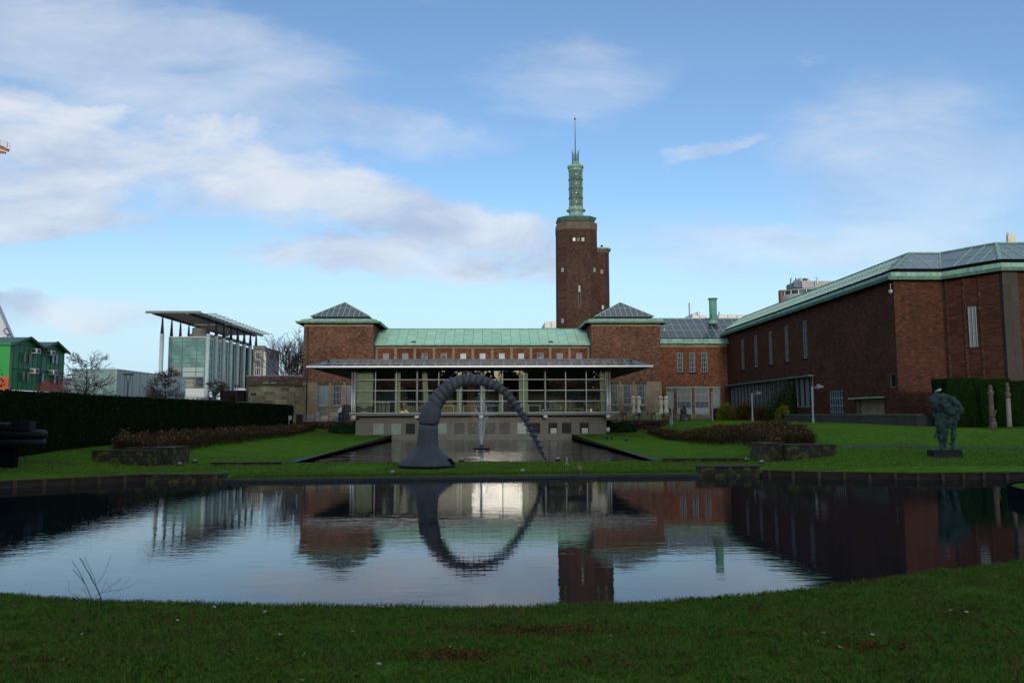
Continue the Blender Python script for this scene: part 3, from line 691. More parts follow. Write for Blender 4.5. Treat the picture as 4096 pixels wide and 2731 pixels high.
# ------------------------------------------------------------------ right wing
RW = thing('museum_wing', (32, 78, 1.7), 'long dark brick museum wing with slit windows and glazed roof on the right', 'museum wing')
WX = 29.8; ZW = 12.25
FP = [(29.8, 104), (29.8, 57.5), (33.4, 57.5), (35.5, 53.8), (50, 53.8), (50, 104)]
slits = []
for pa, pb in ((2975, 2987.5), (3029.5, 3042), (3089, 3103), (3155, 3170.5), (3230, 3248)):
    y1_, y0_ = WX*3200/(pa-1955), WX*3200/(pb-1955); slits.append((y0_, y1_, 7.66, 11.22))
band = (72.8, 98.3, 3.1, 5.88); tri = (66.6, 69.4, 2.55, 4.45); niche = (59.7, 64.3, 1.9, 3.62); small = (57.9, 58.7, 4.4, 5.4)
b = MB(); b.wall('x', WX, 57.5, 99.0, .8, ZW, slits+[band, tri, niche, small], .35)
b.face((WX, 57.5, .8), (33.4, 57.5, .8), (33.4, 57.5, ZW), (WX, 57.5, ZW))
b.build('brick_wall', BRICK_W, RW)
b = MB(); b.face((33.4, 57.5, .8), (35.5, 53.8, .8), (35.5, 53.8, ZW), (33.4, 57.5, ZW)); b.box(35.5, 50, 53.8, 57, .8, ZW); b.build('brick_wall', BRICK_W, RW)
b = MB()
for t in (.06, .36, .62): 
    p = Vector((33.4, 57.5, 0)).lerp(Vector((35.5, 53.8, 0)), t); q = Vector((33.4, 57.5, 0)).lerp(Vector((35.5, 53.8, 0)), t+.035); n = Vector((-.87, -.49, 0))*.06
    b.loft([[(p.x, p.y, z), (q.x, q.y, z), (q.x+n.x, q.y+n.y, z), (p.x+n.x, p.y+n.y, z)] for z in (.8, ZW)])
b.build('pilaster', BRICK_O, RW)
b = MB(); b.box(35.42, 36.5, 53.6, 54.2, .8, ZW-.02); b.build('stone_quoin', QUOIN, RW)
b = MB(); b.box(WX+.6, WX+.7, 57.6, 99, .8, ZW); b.build('backing', EAVE, RW)
WFR = M('wing_window_bars', (.22, .27, .28, 1), (.17, .21, .22, 1), 5, .5)
WBL = M('slit_blinds', (.15, .17, .15, 1), (.06, .065, .06, 1), 1.2, .6, c3=(.20, .12, .08, 1))
for h in slits:
    window(RW, 'x', WX, *h, 1, 3, WFR, WBL, .14, .09, .05); MB().box(WX-.08, WX-.002, h[0]-.05, h[1]+.05, h[2]-.14, h[2]-.03).build('sill', EAVE, RW)
bw_ = window(RW, 'x', WX, *band, 0, 0, WFR, DGLASS, .22, .10, .05, name='long_window')
b = MB(); y = band[0]
while y < band[1]-.2:
    b.box(WX+.18, WX+.21, y+.15, y+.42, band[2]+.1, band[3]-.1); y += .62
b.build('vertical_blinds', M('vertical_blind_fabric', (.16, .18, .17, 1), (.12, .14, .13, 1), 4, .7), bw_)
b = MB(); y = band[0]
while y < band[1]: b.box(WX-.06, WX+.08, y-.04, y+.04, band[2], band[3]); y += 1.28
b.build('mullions', WFR, bw_)
MB().box(WX-.55, WX-.01, band[0]-.3, band[1]+.1, band[3]+.02, band[3]+.16).build('copper_lintel', PATINA_D, RW)
window(RW, 'x', WX, *tri, 5, 2, WFR, DGLASS, .14, .09, .10)
window(RW, 'x', WX, *small, 0, 0, FRAME, DGLASS, .14, .05, .05)
b = MB(); y0_, y1_, z0, z1 = niche; b.box(WX+.34, WX+.40, y0_, y1_, z0, z1); b.box(WX+.03, WX+.34, y1_-.12, y1_-.005, z0+.02, z1-.01); b.build('porch', STONE, RW)
MB().box(WX-.6, WX-.01, y0_-.15, y1_+.15, z1+.02, z1+.12).build('copper_lintel', PATINA, RW)
def inset(poly, d):
    out = []; n = len(poly)
    for i in range(n):
        p0, p1, p2 = Vector(poly[i-1]), Vector(poly[i]), Vector(poly[(i+1) % n])
        d1, d2 = (p1-p0).normalized(), (p2-p1).normalized(); n1, n2 = Vector((-d1.y, d1.x)), Vector((-d2.y, d2.x))
        k = (n1+n2)/(1+n1.dot(n2)); out.append((p1.x+k.x*d, p1.y+k.y*d))
    return out
def ring(b, pa, za, pb, zb_): b.loft([[(x, y, za) for x, y in pa], [(x, y, zb_) for x, y in pb]], cap=False)
b = MB(); ring(b, inset(FP, -.6), ZW-.05, inset(FP, -.8), ZW+.16); ring(b, inset(FP, -.8), ZW+.16, inset(FP, -.35), ZW+.26); ring(b, inset(FP, -.35), ZW+.26, inset(FP, -.33), ZW+.55); ring(b, inset(FP, -.33), ZW+.55, inset(FP, .5), ZW+.62)
b.build('copper_cornice', PATINA, RW)
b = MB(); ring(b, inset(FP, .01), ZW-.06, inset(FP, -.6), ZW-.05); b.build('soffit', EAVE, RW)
b = MB(); ring(b, inset(FP, .42), ZW+.55, inset(FP, .42), ZW+.88); ring(b, inset(FP, .42), ZW+.88, inset(FP, .2), ZW+.90); b.build('skylight_curb', EAVE, RW)
pa, pb = inset(FP, .2), inset(FP, 2.9); za, zb_ = ZW+.91, ZW+2.6
b = MB(); ring(b, pa, za, pb, zb_); b.face(*[(x, y, zb_) for x, y in pb]); sk = b.build('glass_roof', RGLASS_W, RW)
b = MB(); b2 = MB()
for i in range(len(pa)):
    A, B, A2, B2 = Vector(pa[i]), Vector(pa[(i+1) % 6]), Vector(pb[i]), Vector(pb[(i+1) % 6])
    L = (B2-A2).length; n = max(2, int(L/(.62 if i == 0 else 1.0)))
    d = (B-A).normalized(); nn = Vector((-d.y, d.x))*2.7
    steps = np.arange(0, (B-A).length, .62 if i == 0 else .95)
    for s in steps[1:]:
        q = A+d*float(s); tmax = 1.0
        # clip a bar where it would leave its roof face
        for (E, E2) in ((A, A2), (B, B2)):
            e = E2-E; den = nn.x*e.y-nn.y*e.x
            if abs(den) > 1e-6:
                w_ = E-q; tt = (w_.x*e.y-w_.y*e.x)/den
                if 1e-3 < tt < tmax: tmax = tt
        q2 = q+nn*tmax
        if (q2-q).length > .1: b.bar((q.x, q.y, za+.02), (q2.x, q2.y, za+(zb_-za)*tmax+.02), .05, .04)
    b2.bar((A.x, A.y, za+.03), (A2.x, A2.y, zb_+.04), .22 if i != 2 else .12, .08)
    b2.bar((A2.x, A2.y, zb_+.04), (B2.x, B2.y, zb_+.04), .18, .1)
    M1, M2 = A.lerp(A2, .45), B.lerp(B2, .45); b2.bar((M1.x, M1.y, za+(zb_-za)*.45+.02), (M2.x, M2.y, za+(zb_-za)*.45+.02), .05, .05) if i in (0, 1, 2, 3) else None
b.build('glazing_bars', MATS['bar_patina'], sk); b2.build('ridge', PATINA, sk)
# slit window in the slanted face
p = Vector((33.4, 57.5, 0)).lerp(Vector((35.5, 53.8, 0)), .44); q = Vector((33.4, 57.5, 0)).lerp(Vector((35.5, 53.8, 0)), .56); n = Vector((-.87, -.49, 0))*.03
b = MB(); z0, z1 = Zat(1387, 55.7, 3945), Zat(1228, 55.7, 3945)
b.face((p.x+n.x, p.y+n.y, z0), (q.x+n.x, q.y+n.y, z0), (q.x+n.x, q.y+n.y, z1), (p.x+n.x, p.y+n.y, z1)); wo = b.build('window', BLIND, RW)
b = MB()
for t in (0, .5, 1): c = p.lerp(q, t)+n*1.5; b.bar((c.x, c.y, z0), (c.x, c.y, z1), .06, .06)
for z in (z0, z0+(z1-z0)/3, z0+(z1-z0)*2/3, z1): b.bar((p.x+n.x*1.5, p.y+n.y*1.5, z), (q.x+n.x*1.5, q.y+n.y*1.5, z), .05, .05)
b.build('frame', WFR, wo)
# planter wall along the wing
pw = thing('retaining_wall', (28.3, 64, 1.6), 'low dark concrete planter wall running along the foot of the right wing', 'wall')
PWM = blocks('dark_concrete_panels', (.055, .052, .046, 1), (.04, .038, .034, 1), (.02, .02, .018, 1), .9, 1.2, dark=(.02, .018, .016, 1))
b = MB(); b.box(28.2, 28.5, 52.2, 76, 1.2, 2.36); b.box(28.5, 32, 52.2, 52.5, 1.2, 2.36); b.build('panel', PWM, pw)
MB().box(28.15, 28.58, 52.1, 76, 2.36, 2.44).build('coping', CONC, pw)

# ------------------------------------------------------------------ tall tower
TW = thing('brick_tower', (14.9, 135.3, 1.8), 'tall dark brick tower with green copper lantern spire behind the museum roof', 'tower')
ty = 132.0; tx0, tx1 = Xat(2267, ty, 1100), Xat(2362, ty, 1100); c_ = 1.35; sd_ = 3.9
tcx, tcy = (tx0+tx1)/2+.02, ty+c_+sd_/2
def octo(e=0):
    a0, a1, f0, f1 = tx0-c_-e, tx1+c_+e, ty-e, ty+2*c_+sd_+e; k = c_+e*.59
    return [(a0+k, f0), (a1-k, f0), (a1, f0+k), (a1, f1-k), (a1-k, f1), (a0+k, f1), (a0, f1-k), (a0, f0+k)]
zc, ztop = Zat(915, ty, 2310), Zat(886, ty, 2310)
b = MB(); b.loft([[(x, y, 1.3) for x, y in octo(.12)], [(x, y, zc) for x, y in octo(0)]]); b.build('brick_shaft', BRICK_T, TW)
MB().prism(octo(.06), zc, ztop).build('stone_crown', STONE_CROWN, TW)
b = MB(); b.prism(octo(-.6), ztop, ztop+.5); b.build('brick_attic', BRICK_T, TW)
b = MB(); b.loft([[(x, y, ztop+.28) for x, y in octo(-.55)], [(x, y, ztop+.9) for x, y in octo(-.02)], [(x, y, ztop+1.0) for x, y in octo(-.02)], [(x, y, ztop+1.15) for x, y in octo(-1.6)]]); b.build('copper_roof', PATINA_D, TW)
zz = lambda y: Zat(600+y/5.227, 135.3, 2303)
kx = 135.3/3200/5.227
lc = (Xat(2303.5, 135.3, 800), 135.3)
def lat(prof, name, mat, sm=False): MB().lathe([(r*kx, zz(y)) for r, y in prof], lc[0], lc[1], 28).build(name, mat, TW, sm)
lat([(172, 1400), (160, 1385), (150, 1355), (148, 1320), (172, 1298), (200, 1284), (205, 1276), (205, 1266), (165, 1248), (158, 1232), (158, 1205), (136, 1190)], 'lantern_base', PATINA, True)
for y0_, y1_ in ((1190, 1015), (1015, 820), (820, 630), (630, 435)):
    lat([(130, y0_), (130, y1_)], 'lantern_glazing', pane_mat('lantern_glass', (.20, .28, .25, 1), .15, .8, (.07, .11, .10, 1), 2.5), True)
    b = MB()
    for k in range(22):
        a = 2*math.pi*k/22; b.bar((lc[0]+137*kx*math.cos(a), lc[1]+137*kx*math.sin(a), zz(y0_)), (lc[0]+137*kx*math.cos(a), lc[1]+137*kx*math.sin(a), zz(y1_)), .09 if k % 2 else .16, .12)
    b.build('lantern_mullions', PATINA_D, TW)
for y in (1015, 820, 630):
    lat([(136, y+22), (150, y+12), (159, y+8), (159, y-6), (138, y-20)], 'lantern_ring', PATINA_D)
lat([(138, 462), (154, 448), (154, 420), (143, 408), (150, 398), (172, 385), (174, 352), (165, 340), (75, 330), (68, 318), (64, 290), (80, 280), (82, 262), (60, 256)], 'lantern_cap', PATINA)
b = MB()
for k in range(12):
    a = 2*math.pi*k/12; ca, sa = math.cos(a), math.sin(a); yy = -25 if k % 2 else 30
    b.tube([(lc[0]+r*kx*ca, lc[1]+r*kx*sa, zz(y)) for r, y in ((68, 265), (70, 160), (76, 70), (90, yy))], [.045, .045, .035, .01], 5)
for y in (225, 180, 120): b.tube([(lc[0]+70*kx*math.cos(t), lc[1]+70*kx*math.sin(t), zz(y)) for t in [2*math.pi*j/16 for j in range(17)]], .03, 4, False)
b.build('spike_crown', PATINA_D, TW)
b = MB(); zt_ = Zat(465, 135.3, 2303); b.tube([(lc[0], lc[1], zz(265)), (lc[0], lc[1], zz(0)), (lc[0], lc[1], zt_)], [.16, .11, .03], 6)
b.lathe([(.03, zt_-.75), (.2, zt_-.6), (.2, zt_-.5), (.04, zt_-.3)], lc[0], lc[1], 8); b.build('mast', PATINA_D, TW)
GLARE = pane_mat('painted_glare_pane', (.75, .76, .74, 1), .08, 1.0)  # white base colour paints the sky glare on the tower windows
for a, b_, g in ((2290, 2302.5, GLARE), (2307, 2319, BLIND), (2325.5, 2338, GLARE)):
    window(TW, 'y', ty-.1, Xat(a, ty, 958), Xat(b_, ty, 958), Zat(966, ty, 2310), Zat(950, ty, 2310), 1 if a > 2300 else 0, 1 if a > 2320 else 0, M('tower_frame', (.10, .085, .07, 1), (.08, .07, .06, 1), 4, .7), g, .08, .06, .05)
window(TW, 'y', ty-.12, Xat(2311.5, ty, 1180), Xat(2324, ty, 1180), Zat(1231, ty, 2310), Zat(1140, ty, 2310), 0, 6, MATS['tower_frame'], M('slit_glass', (.16, .17, .16, 1), (.30, .32, .31, 1), .6, .2), .08, .13, .05)
for px, py in ((2251, 1080), (2251, 1283), (2377, 1080)):
    # on the chamfers
    s_ = -1 if px < 2300 else 1; yy = ty+c_/2-.08; x = Xat(px, yy, py); z = Zat(py, yy, px)
    b = MB(); v1 = Vector((.16*1, .16*s_*-1*-1, 0)); a = Vector((x-.17, yy+(.17 if s_ < 0 else -.17), 0)); q = Vector((x+.17, yy-(.17 if s_ < 0 else -.17), 0)); n = Vector((s_*.06, -.06, 0))
    b.loft([[(a.x, a.y, zq), (q.x, q.y, zq), (q.x+n.x, q.y+n.y, zq), (a.x+n.x, a.y+n.y, zq)] for zq in (z-.36, z+.36)]); b.build('window', CW, TW)
ax0, ax1 = tx1+c_+.1, Xat(2437, 136, 1200); za_ = Zat(1003, 136, 2415)
b = MB(); ap = [(ax0-1.4, 134.6), (ax1-.8, 134.6), (ax1, 135.6), (ax1, 139), (ax0-1.4, 139)]; b.prism(ap, 1.3, za_-.5); b.build('stair_turret', BRICK_T, TW)
b = MB(); ap2 = [(ax0-1.4, 134.55), (ax1-.75, 134.55), (ax1+.05, 135.55), (ax1+.05, 139), (ax0-1.4, 139)]; b.prism(ap2, za_-.5, za_); b.build('stone_crown', STONE_CROWN, TW)
ap3 = [(ax0-1.4, 134.3), (ax1-.6, 134.3), (ax1+.35, 135.4), (ax1+.35, 139.2), (ax0-1.4, 139.2)]; MB().prism(ap3, za_, za_+.28).build('turret_roof', PATINA, TW)
MB().lathe([(.14, za_+.28), (.14, za_+.85), (.24, za_+.88), (.24, za_+1.05)], Xat(2407, 136.5, 990), 136.5, 10).build('flue', DARKM, TW)
for px, py in ((2407, 1087), (2411, 1229)): window(TW, 'y', 134.5, Xat(px-4.5, 134.6, py), Xat(px+4.5, 134.6, py), Zat(py+8, 134.6, px), Zat(py-8, 134.6, px), 1 if py > 1200 else 0, 1 if py > 1200 else 0, CW, BLIND if py < 1200 else GLARE, .08, .07, .05)
# ------------------------------------------------------------------ glass pavilion
GP = thing('glass_pavilion', (-.8, 75, .1), 'glazed cafe pavilion with wide flat canopy standing over the fountain pool', 'pavilion')
YG, YC, YB = 75.0, 72.0, 76.5
gx0, gx1 = Xat(1412, YG), Xat(2434, YG); zsl = Zat(1648.5, YG); zgt = 6.74
cx0, cx1 = Xat(1222, YC), Xat(2616, YC); zf0, zf1 = Zat(1468.5, YC), Zat(1461, YC)
CEIL = M('soffit_grey', (.035, .037, .04, 1), (.028, .03, .032, 1), 1, .7)
MB().box(cx0+.05, cx1-.05, YC+.08, 96.9, zf0+.03, zf0+.2).build('canopy_soffit', CEIL, GP)
b = MB(); b.box(cx0, cx1, YC-.02, YC+.10, zf0, zf1); b.box(cx0, cx0+.1, YC+.10, 96.9, zf0, zf1); b.box(cx1-.1, cx1, YC+.10, 96.9, zf0, zf1); b.build('fascia', WHITE_F, GP)
ux0, ux1, uy = Xat(1318, 74.6, 1436), Xat(2522, 74.6, 1436), 74.6; zu0, zu1 = Zat(1450, uy), Zat(1435, uy)
b = MB(); b.box(ux0, ux1, uy, uy+.3, zu0, zu1); b.box(ux0, ux0+.3, uy+.3, 96, zu0, zu1); b.box(ux1-.3, ux1, uy+.3, 96, zu0, zu1); b.build('roof_upstand', CONC_D, GP)
MB().box(ux0+.3, ux1-.3, uy+.3, 96.5, zu0-.5, zu0-.1).build('roof_deck', EAVE, GP)
b = MB()     # sloping end sheets
b.face((cx0+.1, YC+.12, zf1+.02), (ux0, uy, zu1-.02), (ux0, 96, zu1-.02), (cx0+.1, 96.9, zf1+.02)); b.face((cx0+.1, YC+.12, zf1+.02), (ux0, uy-.01, zu1-.05), (ux0+.02, YC+.2, zf1+.03))
HIP = M('grey_sheet', (.13, .135, .13, 1), (.10, .105, .10, 1), .8, .5); b.build('hip_sheet', HIP, GP)
b = MB(); b.face((cx1-.1, YC+.12, zf1+.02), (ux1, uy, zu1-.02), (ux1, 96, zu1-.02), (cx1-.1, 96.9, zf1+.02)); b.face((cx1-.1, YC+.12, zf1+.02), (ux1, uy-.01, zu1-.05), (ux1-.02, YC+.2, zf1+.03))
b.build('hip_sheet', M('grey_sheet', (.13, .135, .13, 1), (.10, .105, .10, 1), .8, .5), GP)
b = MB(); b.face((cx0+.1, YC+.1, zf0+.21), (cx1-.1, YC+.1, zf0+.21), (cx1-.1, 96.8, zf0+.21), (cx0+.1, 96.8, zf0+.21)); b.build('canopy_sheet', EAVE, GP)
RIB = M('rib_grey', (.22, .235, .25, 1), (.18, .19, .20, 1), 2, .6)
n = 27
for i in range(n):
    x = Xat(1345, 74, 1450)+(Xat(2497, 74, 1450)-Xat(1345, 74, 1450))*i/(n-1)
    b = MB(); pr = [(YC+.15, zf1+.03), (YC+.15, zf1+.10), (uy-.01, zu1-.08), (uy-.01, zf1+.03)]
    b.loft([[(x-.07, y, z) for y, z in pr], [(x+.07, y, z) for y, z in pr]]); b.build('canopy_rib', RIB, GP)
b = MB()
for y, z in ((YC+.45, zf1+.17), (YC+.9, zf1+.30)): b.bar((cx0+1.2, y, z), (cx1-1.2, y, z), .05, .05)
b.build('shade_rail', M('rail_grey', (.22, .23, .24, 1), (.18, .19, .2, 1), 4, .5), GP)
# floor slab, sill, brackets, basement
b = MB(); b.box(gx0-.25, Xat(2475, YG, 1648), YG-.35, 96.8, zsl-.28, zsl-.09); b.build('floor_slab', M('slab_edge', (.12, .125, .11, 1), (.085, .09, .08, 1), 1.5, .7), GP)
MB().box(gx0-.3, Xat(2475, YG, 1648), YG-.4, YG+.02, zsl-.07, zsl).build('sill', M('sill_metal', (.33, .34, .34, 1), (.26, .27, .27, 1), 4, .5), GP)
MB().box(gx0+.1, gx1-.1, YG+.15, 96.9, zsl-.085, zsl-.05).build('floor', M('cafe_floor', (.06, .05, .04, 1), (.045, .04, .035, 1), 1, .4), GP)
MB().box(gx0+.1, gx1-.1, YG+.2, 96.8, zf0-.10, zf0).build('ceiling', M('cafe_ceiling', (.20, .21, .20, 1), (.17, .18, .17, 1), 1, .8), GP)
BRK = M('slab_bracket', (.36, .38, .37, 1), (.31, .33, .32, 1), 3, .5)
for px in (1417, 1668, 1925, 2181, 2431):
    x = Xat(px, YG-.3); MB().box(x-.18, x+.18, YG-.5, YB, zsl-.52, zsl-.285).build('bracket', BRK, GP)
bh = []
zb0, zb1 = Zat(1739, YB), Zat(1687, YB)
for a, b_, k in ((1489, 1540, 'g'), (1561, 1608, 'g'), (1619, 1665, 'd'), (1690, 1736, 'g'), (1745, 1791, 'g'), (1814, 1861, 'l'), (1869, 1917, 'l'), (1937, 1984, 'l'), (1993, 2041, 'l'), (2065, 2108, 'w'), (2119, 2165, 'd'), (2189, 2234, 'f'), (2243, 2289, 'd'), (2314, 2359, 'f')):
    bh.append((Xat(a, YB), Xat(b_, YB), zb0, zb1, k))
b = MB(); b.wall('y', YB, gx0+.02, gx1-.02, -.3, zsl-.29, [h[:4] for h in bh], .25)
b.face((gx0+.02, YB, -.3), (gx0+.02, 96.9, -.3), (gx0+.02, 96.9, zsl-.29), (gx0+.02, YB, zsl-.29)); b.face((gx1-.02, YB, -.3), (gx1-.02, 96.9, -.3), (gx1-.02, 96.9, zsl-.29), (gx1-.02, YB, zsl-.29))
b.build('basement_wall', BLOCKW, GP)
BFR = M('basement_frame', (.15, .145, .125, 1), (.12, .115, .10, 1), 4, .6)
LOUV = M('louvre_metal', (.12, .115, .10, 1), (.075, .07, .062, 1), .6, .6)
CARD = M('pale_cabinet', (.50, .49, .43, 1), (.42, .41, .36, 1), 3, .6)
for h in bh:
    k = h[4]; g = {'g': BLIND_G, 'd': DGLASS, 'w': M('pale_blind_strip', (.36, .45, .42, 1), (.28, .36, .34, 1), 2, .5), 'l': EAVE, 'f': DGLASS}[k]
    w_ = window(GP, 'y', YB, h[0], h[1], h[2], h[3], 0, 13 if k == 'l' else 5, BFR, g, .22, .10 if k != 'l' else .06, .025 if k != 'l' else .05, name='basement_window' if k != 'l' else 'louvre_window')
    if k in 'f': c = (h[0]+h[1])/2+.05; MB().box(c-.28, c+.30, YB+.19, YB+.215, h[2]+.12, h[2]+.62).build('cabinet', CARD, w_)
b = MB(); b.box(gx0, gx1, YB-.02, YB-.001, -.3, .13); b.build('waterline_stain', SOIL, GP)
# steel and glass
mul = [1423, 1502, 1585.5, 1669, 1755, 1840, 1925, 2010, 2095, 2180.5, 2262.5, 2345, 2424]
MULM = M('mullion_steel', (.18, .185, .18, 1), (.14, .145, .14, 1), 5, .45, metal=.2)
for i, px in enumerate(mul):
    thick = i in (3, 6, 9); x = Xat(px, YG-.1 if thick else YG, 1560); wd = .17 if thick else .075
    b = MB()
    if thick: b.tube([(x, YG-.2, zsl+.02), (x, YG-.2, zsl+.18), (x, YG-.2, zf0+.03)], [.05, .10, .10], 10); b.box(x-.04, x+.04, YG-.02, YG+.06, zsl, zgt)
    else: b.box(x-wd/2, x+wd/2, YG-.06, YG+.06, zsl, zgt+.02)
    b.build('column' if thick else 'mullion', MULM, GP)
for px in (1408.5, 1417.5, 2430.5, 2439.5):
    x = Xat(px, YG-.2, 1560); MB().tube([(x, YG-.2, zsl-.05), (x, YG-.2, zsl+.1), (x, YG-.2, zf0+.03)], [.05, .085, .085], 10).build('column', ALU, GP, True)
for py in (1517.5, 1561, 1604.5):
    z = Zat(py, YG); b = MB(); b.box(gx0+.1, gx1-.1, YG-.05, YG+.04, z-.035, z+.035); b.build('transom', MULM, GP)
MB().box(gx0+.1, gx1-.1, YG-.02, YG+.08, zgt-.14, zgt).build('head_rail', CEIL, GP)
b = MB(); b.face((gx0+.1, YG+.05, zsl), (gx1-.1, YG+.05, zsl), (gx1-.1, YG+.05, zgt), (gx0+.1, YG+.05, zgt)); b.build('glazing', PGLASS, GP)
for x in (gx0+.1, gx1-.1):
    b = MB(); b.face((x, YG+.05, zsl), (x, 96.8, zsl), (x, 96.8, zgt), (x, YG+.05, zgt)); b.build('side_glazing', PGLASS, GP)
    b = MB()
    for y in np.arange(YG+2, 96, 2.7): b.box(x-.03, x+.03, y-.04, y+.04, zsl, zgt)
    for py in (1517.5, 1561, 1604.5): z = Zat(py, YG); b.box(x-.03, x+.03, YG+.06, 96.8, z-.03, z+.03)
    b.build('side_mullions', MULM, GP)
MB().box(gx0+11.3, gx0+19.5, 91.5, 92, zsl-.04, zf0-.1).build('inner_wall', M('dark_inner_wall', (.03, .03, .03, 1), (.05, .045, .04, 1), 1, .7), GP)
# fresh curtain panels
CURT = M('pale_green_curtain', (.33, .37, .26, 1), (.27, .30, .21, 1), 2, .9)
def curtain(pa, pb, label, lean=0, pyb=1646):
    x0, x1 = Xat(pa, YG+.4, 1560), Xat(pb, YG+.4, 1560); o = thing('curtain', ((x0+x1)/2, YG+.5, zsl), label, 'curtain', 'curtains behind the pavilion glass')
    zb_ = max(zsl, Zat(pyb, YG+.5)); n = max(8, int((x1-x0)/.035)); b = MB(); rows = []
    for z, off in ((zgt-.15, 0), ((zgt+zb_)/2, lean*.4), (zb_, lean)):
        rows.append([(x0+(x1-x0)*i/n+off, YG+.5+.07*math.sin(i*1.15)+.02*math.sin(i*.37), z) for i in range(n+1)])
    b.loft(rows, cap=False, closed=False); b.build('fabric', CURT, o, True)
    MB().box(x0-.03, x1+.03, YG+.46, YG+.54, zgt-.15, zgt-.12).build('rail', DARKM, o)
curtain(1425, 1492, 'wide pale green curtain in the leftmost bay of the pavilion', 0, 1623)
curtain(1579, 1602, 'narrow curtain beside the third bay post left of the screw sculpture', 0)
curtain(1687, 1707, 'slanting curtain just left of the screw sculpture neck', .25)
curtain(1827, 1849, 'curtain seen under the arch left of the fountain jet')
curtain(1928, 1941, 'narrow curtain right behind the fountain jet')
curtain(1996, 2013, 'curtain under the right part of the screw arch')
curtain(2076, 2112, 'broad curtain straddling a bay post right of the screw arch')
curtain(2399, 2422, 'curtain in the rightmost bay of the pavilion', .12)
# cafe furniture
def table(loc, col, label, w_=1.5):
    o = thing('cafe_table', loc, label, 'table', 'tables inside the pavilion'); x, y, z = loc; c = M('top_'+label.split()[0], col, None, 3, .4)
    MB().box(x-w_/2, x+w_/2, y-.4, y+.4, z+.70, z+.745).build('table_top', c, o)
    for sx in (-1, 1):
        b = MB(); q = x+sx*(w_/2-.15); b.bar((q, y-.32, z), (q, y-.28, z+.7), .035); b.bar((q, y+.32, z), (q, y+.28, z+.7), .035); b.bar((q, y-.3, z+.45), (q, y+.3, z+.45), .03); b.build('leg', WHITE, o)
zfl = zsl-.05
table((Xat(1787, 77.5), 77.5, zfl), (.6, .6, .58, 1), 'white cafe table framed by the left foot of the screw arch', 1.6)
table((Xat(1880, 77.5), 77.5, zfl), (.55, .05, .06, 1), 'red cafe table just left of the fountain jet')
table((Xat(1970, 77.5), 77.5, zfl), (.04, .22, .5, 1), 'blue cafe table just right of the fountain jet')
table((Xat(2137, 78), 78, zfl), (.5, .6, .42, 1), 'pale cafe table behind the bay right of the arch', 1.4)
table((Xat(2260, 79), 79, zfl), (.35, .10, .05, 1), 'brown cafe table among the lounge seats on the right', 1.2)
LNG = M('grey_green_upholstery', (.15, .19, .165, 1), (.12, .155, .135, 1), 2, .8)
def lounge(x, y, label, flip=1, w_=.8, back=1.0, col=LNG):
    o = thing('lounge_chair', (x, y, zfl), label, 'armchair', 'lounge seats inside the pavilion'); z = zfl
    b = MB(); b.box(x-w_/2, x+w_/2, y-.35, y+.35, z+.28, z+.42); b.build('seat', col, o)
    b = MB(); xa = x-flip*w_/2; b.loft([[(xa-.05, y-.35, z+.3), (xa+.08, y-.35, z+.3), (xa+.08, y+.35, z+.3), (xa-.05, y+.35, z+.3)], [(xa-.05-flip*.3, y-.35, z+back), (xa+.05-flip*.3, y-.35, z+back), (xa+.05-flip*.3, y+.35, z+back), (xa-.05-flip*.3, y+.35, z+back)]]); b.build('backrest', col, o)
    for s in (-1, 1): MB().bar((x+s*w_*.25, y, z+.28), (x+s*w_*.5, y, z), .08, .6).build('leg', col, o)
lounge(Xat(1628, 77), 77, 'grey-green lounge chair with splayed legs left of the sculpture', 1, .8, 1.15)
lounge(Xat(1702, 77.4), 77.4, 'lounge chair half hidden behind the sculpture neck', -1, .7)
for px, yy, wd, lb in ((2206, 77.2, 1.2, 'wide grey lounge seat at the tip of the right arch limb'), (2238, 78.6, .9, 'lounge seat behind the small brown table'), (2308, 77.2, 1.1, 'grey lounge seat left of the last bay post'), (2368, 78, 1.0, 'lounge seat in the rightmost glazed bay')):
    lounge(Xat(px, yy), yy, lb, 1, wd, .95)
def plain_box(name, x0, x1, y0, y1, z0, z1, mat, label, cat, grp=None, partn='body', topn='top', tm=None):
    o = thing(name, ((x0+x1)/2, (y0+y1)/2, z0), label, cat, grp); MB().box(x0, x1, y0, y1, z0, z1-.04).build(partn, mat, o); MB().box(x0-.02, x1+.02, y0-.02, y1+.02, z1-.04, z1).build(topn, tm or mat, o); return o
o = plain_box('sideboard', Xat(1424, 75.9), Xat(1490, 75.9), 75.9, 76.4, zfl, Zat(1623, 75.9), DARKM, 'black low cabinet under the leftmost curtain', 'cabinet')
b = MB(); xm = (Xat(1424, 75.9)+Xat(1490, 75.9))/2; b.box(xm-.3, xm+.3, 75.86, 75.9, zfl+.55, zfl+.58); b.box(xm-.3, xm+.3, 75.86, 75.9, zfl+.12, zfl+.15); b.build('handle', ALU, o)
for i, px in enumerate((1516, 1534, 1553)): plain_box('bar_counter', Xat(px-8, 77), Xat(px+8, 77), 77, 77.7, zfl, Zat(1607, 77), M('dark_green_bar', (.018, .03, .032, 1), (.014, .022, .024, 1), 2, .4), ('dark bar unit nearest the second bay post', 'middle dark bar unit in the second bay', 'dark bar unit nearest the third bay post')[i], 'counter', 'bar units inside the pavilion', tm=GREYM)
# outlet box on the basement wall
plain_box('meter_box', Xat(2424, 76.4), Xat(2436, 76.4), 76.2, 76.48, Zat(1727, 76.4), Zat(1711, 76.4), CARD, 'small white box low on the right end of the basement wall', 'box', partn='case', topn='lid')
